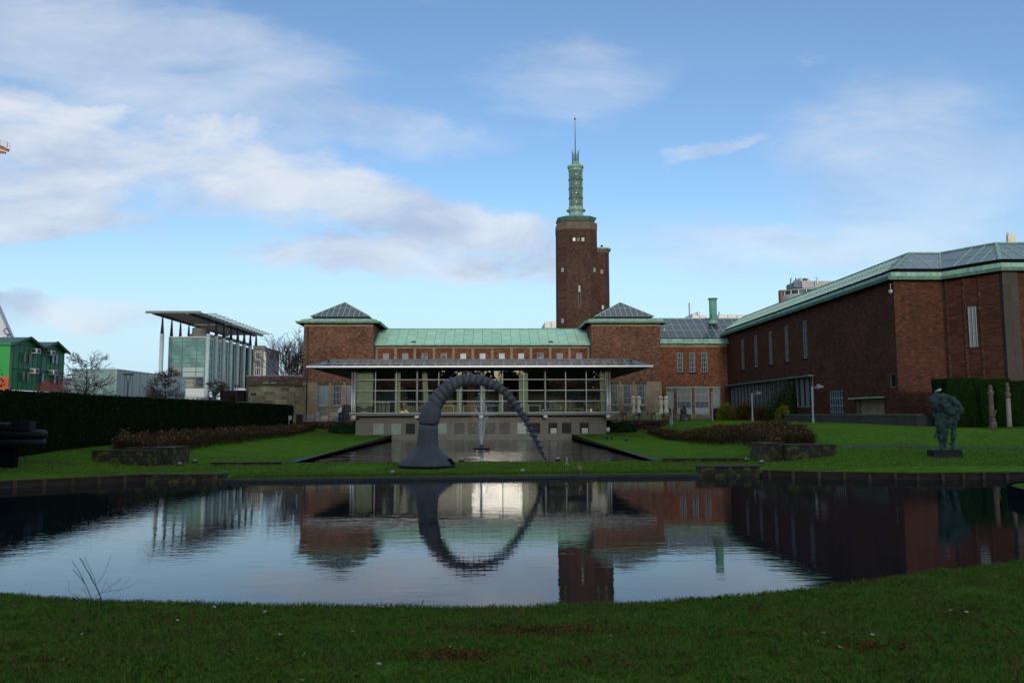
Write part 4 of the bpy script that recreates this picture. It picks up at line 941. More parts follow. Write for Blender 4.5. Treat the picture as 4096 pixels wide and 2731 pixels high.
# terraces either side
def terrace(x0, x1, y0, y1, z1, label, steps, sx0, sx1):
    o = thing('terrace', ((x0+x1)/2, (y0+y1)/2, .8), label, 'terrace')
    MB().box(x0, x1, y0, y1, .4, z1-.05).build('retaining_wall', BRICK_O, o)
    MB().box(x0-.05, x1+.05, y0-.06, y1, z1-.05, z1).build('paving', M('terrace_paving', (.05, .035, .028, 1), (.035, .026, .022, 1), 3, .8), o)
    for i in range(steps): MB().box(sx0, sx1, y0-.3*(steps-i), y0-.001-.3*(steps-i-1)-.0, .3, z1-.05-(z1-.75)*(steps-i)/(steps+1)).build('step', BRICK_D, o)
ZT = 1.84
terrace(Xat(2442, 83.5), Xat(2672, 83.5), 83.5, 96.8, ZT, 'raised brick terrace with dark steps right of the pavilion', 5, Xat(2532, 83), Xat(2660, 83))
terrace(Xat(1212, 83.5), Xat(1411, 83.5), 83.5, 96.8, ZT+.02, 'raised brick terrace with dark steps left of the pavilion', 5, Xat(1214, 83), Xat(1322, 83))

# ------------------------------------------------------------------ screw sculpture
SC = thing('screw_sculpture', (-5.5, 35, .27), 'giant dark grey screw bent into an arch on the grass bank', 'sculpture')
IRON = M('painted_grey_iron', (.082, .090, .104, 1), (.052, .058, .070, 1), 1.6, .6, bump=.12, spec=.3, stretch=(1, 1, .35), detail=7)
kz = 35/3200/3.136
def sp(x, y): q = P(1550+x/3.136, 1400+y/3.136, 35); return Vector((q.x, 35, q.z))
# flared foot and smooth neck
base = [(495, 1446, 356), (495, 1425, 350), (495, 1380, 312), (495, 1330, 258), (494, 1280, 203), (495, 1235, 158), (497, 1200, 143), (500, 1150, 134), (503, 1080, 128), (508, 1010, 125), (514, 938, 121)]
up_ = [(516, 926, 119), (518, 914, 123), (526, 870, 125), (536, 815, 128), (549, 765, 127), (560, 735, 124), (566, 722, 112), (583, 688, 108)]
def sweep(mb, lst, n=48, squash=1.0):
    pts = [sp(x, y) for x, y, r in lst]; rings = []
    for i, p in enumerate(pts):
        d = (pts[min(i+1, len(pts)-1)]-pts[max(i-1, 0)]); d = d.normalized() if i else Vector((0, 0, 1)); s_ = Vector((0, 1, 0)); a = s_.cross(d).normalized()
        if lst[i][1] > 1000: a = Vector((1, 0, 0))
        r = lst[i][2]*kz; rings.append([p+a*math.cos(t)*r+s_*math.sin(t)*r*squash for t in [2*math.pi*j/n for j in range(n)]])
    mb.loft(rings)
b = MB(); sweep(b, base); b.build('foot', IRON, SC, True)
b = MB(); sweep(b, up_); b.build('neck', IRON, SC, True)
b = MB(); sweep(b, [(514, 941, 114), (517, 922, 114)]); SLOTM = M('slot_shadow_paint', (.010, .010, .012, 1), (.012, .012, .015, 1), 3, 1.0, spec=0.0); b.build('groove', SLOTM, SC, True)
# notch in the foot: a dark patch painted for the shade inside it
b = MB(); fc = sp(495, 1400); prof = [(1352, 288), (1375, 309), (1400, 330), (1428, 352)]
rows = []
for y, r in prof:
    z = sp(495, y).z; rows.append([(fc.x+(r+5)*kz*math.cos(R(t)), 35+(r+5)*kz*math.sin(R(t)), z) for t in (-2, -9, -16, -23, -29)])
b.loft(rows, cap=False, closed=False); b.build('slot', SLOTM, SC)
cl = [(583, 688, 126), (607, 652, 124), (652, 590, 122), (715, 518, 116), (806, 440, 102), (922, 386, 93), (1045, 368, 90), (1190, 385, 86), (1318, 428, 80), (1442, 502, 74), (1556, 617, 69), (1652, 752, 64), (1742, 885, 57), (1818, 1036, 50), (1886, 1180, 43), (1924, 1258, 37), (1962, 1338, 27), (1992, 1400, 15), (2009, 1446, 3)]
cc = catmull(cl, 40); pts = [sp(x, y) for x, y, r in cc]; rad = [r*kz for x, y, r in cc]
L = [0]
for i in range(1, len(pts)): L.append(L[-1]+(pts[i]-pts[i-1]).length)
NS, NA = 1300, 40; Ls = np.linspace(0, L[-1], NS); idx = np.array(L)
PX = np.interp(Ls, idx, [p.x for p in pts]); PZ = np.interp(Ls, idx, [p.z for p in pts]); RR = np.interp(Ls, idx, rad)
TXv = np.gradient(PX, Ls); TZv = np.gradient(PZ, Ls); nrm = np.hypot(TXv, TZv); TXv /= nrm; TZv /= nrm
TURNS = 28.0
ph = (Ls/L[-1])**1.0*TURNS
Vv = np.zeros((NS, NA, 3))
for j in range(NA):
    th = 2*math.pi*j/NA
    p_ = (ph - j/NA + .15) % 1.0
    e = np.minimum(p_, 1-p_); fin = np.exp(-(e/.10)**1.15)
    grow = np.clip(Ls/.25, 0, 1)
    t_ = Ls/L[-1]; coref = np.interp(t_, [0, .12, .35, .6, 1], [.84, .79, .72, .60, .50]); outf = np.interp(t_, [0, .1, .35, 1], [1.02, 1.08, 1.10, 1.12])
    r = RR*(coref+(outf-coref)*fin*grow)
    nx_, nz_ = -TZv, TXv
    Vv[:, j, 0] = PX+nx_*r*math.cos(th); Vv[:, j, 1] = 35+r*math.sin(th); Vv[:, j, 2] = PZ+nz_*r*math.cos(th)
I = np.arange(NS-1)[:, None]*NA; J = np.arange(NA)[None, :]; J2 = (J+1) % NA
F = np.stack([I+J, I+J2, I+NA+J2, I+NA+J], -1).reshape(-1, 4)
fast_mesh('threaded_shaft', Vv.reshape(-1, 3), F, IRON, SC, True)

# ------------------------------------------------------------------ fountain
FT = thing('fountain', (Xat(1927, 56), 56, .1), 'slim water jet rising from a floating nozzle in the pool', 'fountain')
fx = Xat(1927, 56, 1795); fy = 56
MB().lathe([(.55, .12), (.6, .2), (.35, .26), (.12, .3), (.1, .42)], fx, fy, 16).build('nozzle_float', DARKM, FT)
WSP = bpy.data.materials.new('spray_water'); WSP.use_nodes = True; t = NT(WSP.node_tree); t.n.clear()
mx = t.node('ShaderNodeMixShader', {0: .34, 1: t.node('ShaderNodeBsdfTransparent').outputs[0], 2: t.node('ShaderNodeBsdfDiffuse', {0: (.75, .80, .85, 1)}).outputs[0]}); t.l.new(mx.outputs[0], t.node('ShaderNodeOutputMaterial').inputs[0])
b = MB(); drops = []
topz = Zat(1552, 56, 1930)
for k in range(15):
    a = 2*math.pi*k/15; h = random.uniform(1.4, 2.5) if k % 3 else topz-random.uniform(.2, 1.2); sprd = random.uniform(.35, .75) if k % 3 else random.uniform(.02, .16)
    pl = [(fx+sprd*t_*math.cos(a), fy+sprd*t_*math.sin(a), .35+h*(1-(1-t_)**2)) for t_ in [i/9 for i in range(10)]]
    b.tube(pl[:9 if k % 3 else 8], [.014*(1-.7*i/9) for i in range(10)][:9 if k % 3 else 8], 4)
    for i in range(60):
        t_ = random.uniform(.5, 1.9); x = sprd*t_+random.gauss(0, .05); z = .35+h*(1-(1-t_)**2)
        if z > .12: drops.append((fx+x*math.cos(a)+random.gauss(0, .05), fy+x*math.sin(a)+random.gauss(0, .05), z+random.gauss(0, .06)))
for i in range(380):
    z = random.uniform(.5, topz); drops.append((fx+random.gauss(0, .05+.05*z), fy+random.gauss(0, .1), z))
for i in range(200): z = random.triangular(2.2, 3.7, 3.2); drops.append((fx+random.choice((-1, 1))*abs(random.gauss(.35, .28)), fy+random.gauss(0, .2), z))
b.build('jets', WSP, FT)
def octa(points, r):
    V_, F_ = [], []
    for p in points:
        s = r*random.uniform(.5, 1.3); n = len(V_); V_ += [(p[0]+s, p[1], p[2]), (p[0]-s, p[1], p[2]), (p[0], p[1]+s, p[2]), (p[0], p[1]-s, p[2]), (p[0], p[1], p[2]+s), (p[0], p[1], p[2]-s)]
        F_ += [(n+a, n+b_, n+c) for a, b_, c in ((0, 2, 4), (2, 1, 4), (1, 3, 4), (3, 0, 4), (2, 0, 5), (1, 2, 5), (3, 1, 5), (0, 3, 5))]
    return V_, F_
V_, F_ = octa([d for d in drops if d[2] > .1], .018)
d_ = fast_mesh('droplets', V_, F_, WSP, FT); tag(d_, kind='stuff')
# ------------------------------------------------------------------ foliage tools
def leafmat(name, c1, c2, rough=.6, scale=1.0):
    m, t, b = new_mat(name); r = t.node('ShaderNodeNewGeometry').outputs['Random Per Island']; v = coords(t)
    n = t.noise(v, scale, 4, .6)
    c = t.mix(r, c1, c2); c = t.mix(t.m('MULTIPLY', t.smooth(n, .4, .65), .5), c, tuple(x*.45 for x in c1[:3])+(1,))
    t.put(b.inputs['Base Color'], c); b.inputs['Roughness'].default_value = rough; b.inputs['Specular IOR Level'].default_value = .05; return m
def leaves(name, pts, size, mats, parent, aspect=.5, up_bias=0.0, droop=False, world=True):
    pts = np.asarray(pts); n = len(pts); a = RNG.normal(size=(n, 3)); a[:, 2] += up_bias; a /= np.linalg.norm(a, axis=1, keepdims=True)
    if droop: a[:, 2] -= 1.2; a /= np.linalg.norm(a, axis=1, keepdims=True)
    b_ = np.cross(a, RNG.normal(size=(n, 3))); b_ /= np.linalg.norm(b_, axis=1, keepdims=True)
    s = size*RNG.uniform(.6, 1.4, size=(n, 1)); A = a*s; B = b_*s*aspect
    Vv_ = np.stack([pts-B*.3, pts+A*.5-B, pts+A, pts+A*.5+B], 1).reshape(-1, 3)
    return fast_mesh(name, Vv_, np.arange(n*4).reshape(n, 4), mats, parent, world=world)
HEDGE = leafmat('hedge_leaves', (.010, .028, .008, 1), (.018, .045, .010, 1), .6)
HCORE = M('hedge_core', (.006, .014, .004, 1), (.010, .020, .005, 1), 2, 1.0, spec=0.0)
def hedge(x0, x1, y0, y1, zf, zt, label, n, leafsz=.075, mat=HEDGE):
    o = thing('clipped_hedge', ((x0+x1)/2, (y0+y1)/2, 1), label, 'hedge', 'clipped hedges')
    nx = max(2, int((x1-x0)/.7)); ny = max(2, int((y1-y0)/.7)); 
    def wob(x, y, z): return noise.noise(Vector((x*.7, y*.7, z*.7)))*.09
    V_, F_ = [], []
    def sheet(f, nu, nv):
        k = len(V_)
        for i in range(nu+1):
            for j in range(nv+1): V_.append(f(i/nu, j/nv))
        for i in range(nu):
            for j in range(nv): F_.append((k+i*(nv+1)+j, k+(i+1)*(nv+1)+j, k+(i+1)*(nv+1)+j+1, k+i*(nv+1)+j+1))
    L_ = lambda a, b__, t: a+(b__-a)*t
    zt_ = zt; tw = lambda x, y: zt_+.07*noise.noise(Vector((x*.9, y*.9, 4)))+.05*noise.noise(Vector((x*.25, y*.25, 7)))
    zb = lambda x, y: zf(x, y)
    fr = lambda u, v: (L_(x0, x1, u), y0+wob(u*30, 0, v*4), L_(zb(L_(x0, x1, u), y0), tw(L_(x0, x1, u), y0), v))
    bk = lambda u, v: (L_(x0, x1, u), y1+wob(u*30, 9, v*4), L_(zb(L_(x0, x1, u), y1), tw(L_(x0, x1, u), y1), v))
    lf = lambda u, v: (x0+wob(0, u*50, v*4), L_(y0, y1, u), L_(zb(x0, L_(y0, y1, u)), tw(x0, L_(y0, y1, u)), v))
    rt = lambda u, v: (x1+wob(5, u*50, v*4), L_(y0, y1, u), L_(zb(x1, L_(y0, y1, u)), tw(x1, L_(y0, y1, u)), v))
    tp = lambda u, v: (L_(x0, x1, u), L_(y0, y1, v), tw(L_(x0, x1, u), L_(y0, y1, v)))
    for f, nu in ((fr, nx), (bk, nx), (lf, ny), (rt, ny)): sheet(f, nu, 6)
    sheet(tp, nx, ny)
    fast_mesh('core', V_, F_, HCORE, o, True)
    # leaf tufts over every face, by area
    areas = [((x1-x0)*(zt-1), fr), ((y1-y0)*(zt-1), rt), ((y1-y0)*(zt-1), lf), ((x1-x0)*(y1-y0)*1.2, tp), ((x1-x0)*(zt-1)*.3, bk)]; tot = sum(a for a, _ in areas); pts = []
    for a, f in areas:
        for _ in range(int(n*a/tot)):
            p = f(random.random(), random.random()); pts.append((p[0]+random.gauss(0, .03), p[1]+random.gauss(0, .03), p[2]+random.gauss(0, .025)))
    leaves('foliage', pts, leafsz, mat, o)
    return o
hedge(-22.6, -20.9, 26, 86.3, lambda x, y: ground(x, y)-.1, 3.55, 'long dark clipped hedge along the left side of the garden', 90000, .085)
hedge(29.0, 33.0, 49.8, 51.6, lambda x, y: ground(x, y)-.1, 4.62, 'tall clipped hedge with square left end behind the green bronze statue', 42000, .055, leafmat('hedge_leaves_light', (.014, .040, .008, 1), (.026, .062, .010, 1)))
hedge(33.0, 42.0, 50.3, 52.0, lambda x, y: ground(x, y)-.1, 4.52, 'dark clipped hedge behind the two stone garden columns', 50000, .055)

# rose beds
ROSE = leafmat('rose_leaves', (.085, .048, .018, 1), (.05, .042, .013, 1), .7, 2.0); ROSE2 = leafmat('rose_hips', (.40, .20, .11, 1), (.26, .12, .06, 1), .6)
STEM = M('brown_stems', (.05, .028, .016, 1), (.03, .02, .012, 1), 4, .9)
def rose_bed(xi, sgn, y0, y1, label, wmax):
    o = thing('rose_bed', (xi+sgn*1.2, (y0+y1)/2, .6), label, 'rose bed', 'rose beds'); o['kind'] = 'stuff'
    pts, hips, st = [], [], MB()
    for i in range(9000):
        t = random.random(); y = y0+(y1-y0)*t**1.25; wdt = wmax*interp(y, [38, 42, 48, 62, 78], [.85, .9, 1.0, .95, .5]); x = xi+sgn*(interp(y, [38, 42, 48], [-1.9, -.9, 0])+random.random()*wdt); g = ground(x, y)
        h = interp(y, [38, 45, 60, 78], [1.0, .80, .68, .58])*(1+.25*math.sin(x*7+y*3)*random.random())+.28*noise.noise(Vector((x*.8, y*.5, 1))); h *= (.75+.25*math.sin(math.pi*min(1, abs(x-xi)/wdt+.2)))
        for _ in range(9):
            z = g+h*random.random()**.55; pts.append((x+random.gauss(0, .12), y+random.gauss(0, .12), z))
        if random.random() < .30: hips.append((x+random.gauss(0, .1), y+random.gauss(0, .1), g+h*random.uniform(.75, 1.12)))
        if i % 6 == 0:
            p = (x, y, g); q = (x+random.gauss(0, .15), y+random.gauss(0, .15), g+h*1.05); st.tube([p, q], [.012, .006], 3, False)
    leaves('leaves', pts, .062, ROSE, o); leaves('seed_heads', hips, .055, ROSE2, o, .8); st.build('stems', STEM, o)
rose_bed(15.2, 1, 38.0, 77.5, 'long bed of brown winter roses on the right of the lawn', 2.6)
rose_bed(-17.1, -1, 37.8, 80, 'long bed of brown winter roses in front of the left hedge', 2.6)
def shrub(cx, cy, rx, ry, h, label, mat, n, name='round_shrub', sz=.07, core=None, grp=None, ragged=.06, cat='shrub'):
    g = ground(cx, cy); o = thing(name, (cx, cy, g), label, cat, grp); pts = []
    for _ in range(n):
        v = Vector((random.gauss(0, 1), random.gauss(0, 1), abs(random.gauss(0, 1)))).normalized(); k = 1+ragged*4*noise.noise(v*2.2+Vector((cx, 0, 0)))+random.gauss(0, ragged); k *= random.uniform(.8, 1)**.5
        pts.append((cx+v.x*rx*k, cy+v.y*ry*k, g+v.z*h*k))
    leaves('foliage', pts, sz, mat, o)
    b = MB(); b.lathe([(.86*math.cos(a), math.sin(a)*.86) for a in [i*math.pi/2/7 for i in range(8)]], 0, 0, 14)
    b.v = [(cx+x*rx, cy+y*ry, g+z*h) for x, y, z in b.v]; b.build('core', core or HCORE, o, True); return o
IVY = leafmat('laurel_leaves', (.018, .045, .020, 1), (.035, .075, .032, 1), .35, 2)
shrub(Xat(2487, 79.5), 79.5, 1.35, 1.1, 1.05, 'low dark green laurel mound right of the pavilion basement', IVY, 5200, 'laurel_bush', .10)
shrub(Xat(1379, 79.5), 79.5, 1.5, 1.1, .98, 'low dark green laurel mound left of the pavilion basement', IVY, 5200, 'laurel_bush', .10)
GOLD = leafmat('golden_leaves', (.17, .18, .02, 1), (.09, .11, .015, 1)); RUST = leafmat('rust_leaves', (.16, .065, .018, 1), (.09, .05, .016, 1)); REDL = leafmat('red_leaves', (.12, .012, .015, 1), (.07, .01, .012, 1))
DKG = leafmat('dark_holly_leaves', (.015, .035, .014, 1), (.035, .05, .02, 1), .4)
def at_wall(px, Y): return Xat(px, Y, 1650)
shrub(at_wall(2905, 88), 88, 1.15, .9, 1.75, 'round yellow-green clipped shrub near the terrace doors', GOLD, 4500)
shrub(at_wall(2866, 89), 89, .55, .5, 1.35, 'small dark red shrub left of the round yellow shrub', REDL, 1600, 'red_shrub')
shrub(at_wall(2978, 86), 86, 1.6, .9, 1.9, 'rust and gold bush under the left end of the long window', RUST, 6000, 'rust_shrub', ragged=.10)
shrub(at_wall(3065, 82), 82, 1.6, .9, 1.35, 'lower russet bush between two lamp posts', leafmat('russet_leaves', (.09, .055, .018, 1), (.13, .05, .018, 1)), 5000, 'russet_shrub', ragged=.1)
shrub(at_wall(3131, 77), 77, .75, .7, 1.50, 'small round yellow shrub beside the dark holly', GOLD, 3000)
shrub(at_wall(3168, 76.5), 77.5, 1.7, .8, 3.2, 'tall loose dark holly against the long window', DKG, 5200, 'holly_bush', .12, ragged=.2)
# ------------------------------------------------------------------ trees
BARK = M('bare_bark', (.085, .060, .050, 1), (.050, .036, .030, 1), 6, .95, spec=.05)
def twigs(b, p, d, ln, r, depth, spread=.55, up_=.15, kids=3, tips=None, sag=0, minr=.008):
    pts = [p]; rad = [r]; q = p.copy(); dd = d.copy()
    for i in range(3):
        dd = (dd+Vector((random.gauss(0, .12), random.gauss(0, .12), random.gauss(0, .10)+up_*.4-sag))).normalized(); q = q+dd*ln/3; pts.append(q.copy()); rad.append(max(minr, r*(1-.22*(i+1))))
    b.tube(pts, rad, 5 if r > .05 else 3, False)
    if tips is not None and depth <= 1: tips.extend(pts[1:])
    if depth <= 0: return
    for k in range(kids):
        s = pts[random.choice((1, 2, 3, 3))]; a = Vector((random.gauss(0, 1), random.gauss(0, 1), random.gauss(0, 1))).normalized()
        nd = (dd+a*spread*random.uniform(.7, 1.4)).normalized(); twigs(b, s, nd, ln*random.uniform(.62, .82), max(minr, r*.55), depth-1, spread, up_, kids, tips, sag, minr)
def bare_tree(x, y, zb, h, cr, label, leafm=None, nleaf=0, depth=4, trunk_h=.25, name='bare_tree', minr=.018, layered=False, seed=1):
    random.seed(seed); o = thing(name, (x, y, zb), label, 'tree', None); tips = []
    t = MB(); t.tube([(x, y, zb), (x+.05, y, zb+h*.5), (x, y, zb+h*.97)] if layered else [(x, y, zb), (x, y, zb+h*trunk_h)], [h*.016, h*.010, .02] if layered else [h*.025, h*.02], 8); t.build('trunk', BARK, o, True)
    b = MB()
    if layered:
        for i in range(52):
            f = random.uniform(.10, .97); a = random.uniform(0, 6.28); ln = cr*(1.05-.65*f)*random.uniform(.8, 1.15)
            twigs(b, Vector((x, y, zb+h*f)), Vector((math.cos(a), math.sin(a), .05+.4*f)).normalized(), ln*.62, .04, 3, .55, .05, 3, tips, 0, minr)
    else:
        for i in range(11):
            a = 2*math.pi*i/11+random.uniform(-.3, .3); d = Vector((math.cos(a)*cr/h*1.5, math.sin(a)*cr/h*1.5, 1)).normalized()
            twigs(b, Vector((x, y, zb+h*trunk_h*random.uniform(.8, 1))), d, h*.25, h*.010, depth, .46, .14, 3, tips, 0, minr)
    b.build('crown', BARK, o)
    if leafm and tips:
        pts = [tuple(random.choice(tips)+Vector((random.gauss(0, .1), random.gauss(0, .1), random.gauss(0, .1)-.05))) for _ in range(nleaf)]; leaves('leaves', pts, .10, leafm, o, .8)
    return o
OAK = leafmat('oak_leaves', (.22, .075, .025, 1), (.13, .05, .02, 1)); OAK2 = leafmat('red_oak_leaves', (.13, .03, .018, 1), (.08, .025, .015, 1))
bare_tree(Xat(1172, 112), 112, 1.8, 14.0, 3.6, 'round bare tree beside the left corner of the museum', depth=5, trunk_h=.12, minr=.017, seed=8)
bare_tree(Xat(341, 84), 84, 1.8, 6.6, 3.3, 'bare spreading young tree in front of the grey glass box', OAK, 170, layered=True, name='young_tree', minr=.014, seed=11)
bare_tree(Xat(660, 88), 88, 1.8, 5.2, 2.2, 'young tree with orange leaves where the glass box ends', OAK, 420, layered=True, name='young_tree', minr=.013, seed=12)
bare_tree(Xat(868, 92), 92, 1.8, 4.4, 1.8, 'young tree with dark red leaves before the white columns', OAK2, 500, layered=True, name='young_tree', minr=.012, seed=13)
bare_tree(Xat(925, 97), 97, 1.8, 3.3, 1.2, 'small dark red tree left of the stone wall', OAK2, 900, layered=True, name='young_tree', minr=.013, seed=14)
# larch whose branches reach in from the left edge
random.seed(21); LX, LYY = -18.9, 28.6
o = thing('larch_tree', (LX, LYY, .3), 'larch with drooping rust-brown twigs reaching in at the left edge', 'tree')
MB().tube([(LX, LYY, -.2), (LX+.05, LYY, 5), (LX, LYY, 17.5)], [.22, .17, .03], 9).build('trunk', BARK, o, True)
b = MB(); tips = []
for f in list(np.arange(2.9, 17.0, .30)):
    for _ in range(3):
        a = random.uniform(0, 6.28); ln = (1.75-.075*f)*random.uniform(.6, 1.1)
        if 6.3 < f < 12.6: ln *= .42
        twigs(b, Vector((LX, LYY, f)), Vector((math.cos(a), math.sin(a), .1)).normalized(), ln*.55, .03, 2, .6, .0, 3, tips, .08, .007)
b.build('crown', BARK, o)
leaves('needles', [tuple(random.choice(tips)+Vector((random.gauss(0, .05), random.gauss(0, .05), random.gauss(-.05, .07)))) for _ in range(6500)], .085, leafmat('larch_needles', (.085, .025, .018, 1), (.045, .018, .013, 1), .8), o, .35, droop=True)
random.seed(31)
# tree belt behind the camera that shades the garden and shows in the pavilion glass
BELT = leafmat('evergreen_leaves', (.02, .04, .015, 1), (.035, .05, .02, 1))
WORDS = 'one two three four five six seven eight nine ten eleven twelve thirteen fourteen fifteen sixteen seventeen eighteen nineteen twenty twenty-one twenty-two twenty-three'.split()
for i in range(23):
    x = -55+i*5+random.uniform(-1, 1); y = -62+random.uniform(-4, 4); h = random.uniform(20, 24) if not -10 < x < 13 else random.uniform(13.9, 15.0)
    if x > 28: h = random.uniform(13.0, 14.5)
    lb = 'evergreen number %s from the left in the belt behind the garden' % WORDS[i]
    o = thing('evergreen_tree', (x, y, 1.7), lb, 'tree', 'evergreens behind the viewer'); t = MB(); t.tube([(x, y, 1.5), (x, y, h*.8)], [.3, .08], 8); t.build('trunk', BARK, o, True)
    pts = []
    for _ in range(3000):
        v = Vector((random.gauss(0, 1), random.gauss(0, 1), random.gauss(0, 1))).normalized()*random.uniform(.4, 1); k = 1+.5*noise.noise(v*2+Vector((i*7, 0, 0)))
        pts.append((x+v.x*(4.4 if v.z < .3 else 3.2)*k, y+v.y*3.5*k, max(1.9, h*.50+v.z*h*.50*k)))
    leaves('crown', pts, .85, BELT, o, .8)

for x, y, h, rr, lb in ((-24.5, 17.5, 18, 5.6, 'tallest unseen evergreen, added to shade the left end of the pond'), (-28.5, 29.5, 16, 4.6, 'unseen evergreen behind the near end of the left hedge, added for shade'), (-27, 9, 17, 6, 'big unseen evergreen left of the near bank, added for shade'), (-36, 26, 14, 5, 'big unseen evergreen beyond the left hedge, added for shade'), (23, 6, 12, 4.5, 'big unseen evergreen right of the near bank, added for shade')):  # unseen trees added to dim the sky light on the banks
    o = thing('evergreen_tree', (x, y, .8), lb, 'tree', 'unseen evergreens added for shade'); t = MB(); t.tube([(x, y, .3), (x, y, h*.8)], [.35, .08], 8); t.build('trunk', BARK, o, True); pts = []
    for _ in range(3200):
        v = Vector((random.gauss(0, 1), random.gauss(0, 1), random.gauss(0, 1))).normalized()*random.uniform(.5, 1); k = 1+.5*noise.noise(v*2+Vector((x, 0, 0)))
        pts.append((x+v.x*rr*k, y+v.y*rr*k, max(2.2, h*.56+v.z*h*.42*k)))
    leaves('crown', pts, .8, BELT, o, .8)

# ------------------------------------------------------------------ bronze standing figure
BRZ = M('green_bronze', (.030, .055, .047, 1), (.012, .020, .020, 1), 3.0, .65, bump=1.0, dist=.08, c3=(.065, .105, .086, 1), metal=.1, spec=.2, lo=.3, hi=.7)
st = thing('bronze_statue', (P(3781, 1818, 35).x, 35.1, ground(19.9, 35.1)), 'rough green bronze figure hunched on two legs on a dark plinth', 'statue')
def zq(x, y, dy=0): q = P(3650+x/5.228, 1540+y/5.228, 35); return (q.x, 35+dy, q.z)
kq = 35/3200/5.228
E = []
for x, y, r, dy in ((395, 290, 72, -.05), (440, 340, 80, -.1), (540, 255, 85, -.12), (480, 230, 60, 0), (640, 255, 85, .1), (740, 270, 80, .1), (830, 330, 92, .05), (905, 400, 95, 0), (970, 480, 82, -.02), (975, 550, 72, -.05),
                    (600, 380, 110, 0), (720, 400, 110, .1), (820, 470, 95, .15), (440, 430, 72, -.05), (465, 510, 66, 0), (560, 510, 90, .05), (660, 520, 70, -.22), (750, 570, 72, -.22), (700, 450, 60, -.25), (610, 450, 60, -.25), (930, 600, 70, 0), (940, 690, 55, 0), (840, 620, 95, .05),
                    (600, 640, 95, 0), (720, 660, 100, .02), (560, 710, 70, 0), (790, 730, 85, 0), (700, 780, 80, -.05), (620, 780, 80, 0), (740, 860, 50, -.12), (760, 890, 34, -.14),
                    (570, 820, 70, 0), (580, 900, 66, 0), (590, 980, 66, 0), (590, 1060, 54, .02), (600, 1140, 47, .02), (602, 1220, 42, .02), (600, 1285, 38, 0), (575, 1318, 26, -.08),
                    (680, 960, 50, -.05), (670, 1040, 52, -.05), (655, 1090, 44, -.05), (665, 1160, 26, -.05), (662, 1230, 20, -.05), (664, 1275, 13, -.05),
                    (860, 760, 66, 0), (860, 840, 60, 0), (855, 920, 56, 0), (850, 1000, 50, 0), (846, 1060, 46, 0), (838, 1130, 44, 0), (830, 1200, 38, 0), (826, 1270, 34, 0), (810, 1318, 26, -.08), (500, 985, 32, 0), (478, 1040, 24, 0), (462, 1075, 20, -.02), (450, 1095, 17, -.03), (800, 520, 100, .1), (865, 550, 95, .05), (700, 600, 120, .05), (560, 600, 95, .05), (525, 640, 72, 0), (640, 700, 115, .05), (760, 770, 90, .05), (885, 690, 75, 0), (545, 760, 72, 0), (560, 860, 76, 0), (575, 940, 70, 0), (700, 860, 72, 0), (850, 520, 100, 0), (560, 470, 90, .05), (660, 350, 105, .1), (520, 360, 80, 0)):
    p = zq(x, y, dy); E.append((p[0], p[1], p[2], r*kq*1.06))
for a_, b_ in zip(E[:-1], E[1:]):     # fill the gaps along each limb
    if (Vector(a_[:3])-Vector(b_[:3])).length < .24: E.append(tuple((p_+q_)/2 for p_, q_ in zip(a_, b_)))
meta_obj('figure', E, BRZ, st, .04, .075, 3, 4.6, world=True, stiff=6, infl=.80)
b = MB(); pl = [zq(390, 1400)[0], zq(970, 1400)[0]]; z1 = zq(600, 1342)[2]; z0 = zq(600, 1470)[2]
b.loft([[(pl[0]+.03, 34.78, z0-.2), (pl[1]-.02, 34.68, z0-.2), (pl[1]-.05, 35.5, z0-.2), (pl[0]+.08, 35.5, z0-.2)], [(pl[0]+.03, 34.80, z0+.02), (pl[1]-.0, 34.70, z0), (pl[1]-.05, 35.5, z0), (pl[0]+.08, 35.5, z0)], [(pl[0], 34.80, z1-.03), (pl[1]-.05, 34.70, z1), (pl[1]-.08, 35.45, z1), (pl[0]+.06, 35.45, z1-.01)]]); b.build('plinth', M('black_plinth', (.014, .015, .02, 1), (.008, .009, .012, 1), 4, .5), st)
# gull on the statue
GW = M('gull_white', (.75, .76, .76, 1), (.66, .67, .68, 1), 8, .7); GG = M('gull_grey', (.30, .34, .40, 1), (.24, .28, .34, 1), 8, .7)
o = thing('seagull', zq(530, 180), 'white and grey gull perched on top of the green bronze statue', 'bird'); 
def zg(x, y, r, dy=0, k=1.0): q = zq(x, y, dy); return (q[0], q[1], q[2], r*kq*k)
meta_obj('body', [zg(505, 125, 22), zg(535, 115, 27), zg(562, 105, 24), zg(583, 90, 19), zg(480, 138, 12)], GW, o, .012, world=True)
meta_obj('wing', [zg(500, 122, 19, -.04), zg(530, 112, 19, -.05), zg(478, 136, 9, -.02)], GG, o, .012, world=True)
b = MB(); p, q = Vector(zq(598, 86)), Vector(zq(612, 92)); b.tube([p, q], [.012, .003], 5); b.build('beak', M('yellow_beak', (.5, .28, .03, 1), None, 5), o)
b = MB()
for x in (530, 548): b.tube([zq(x, 135), zq(x+2, 180)], .006, 4)
b.build('legs', M('pink_legs', (.45, .14, .12, 1), None, 5), o)
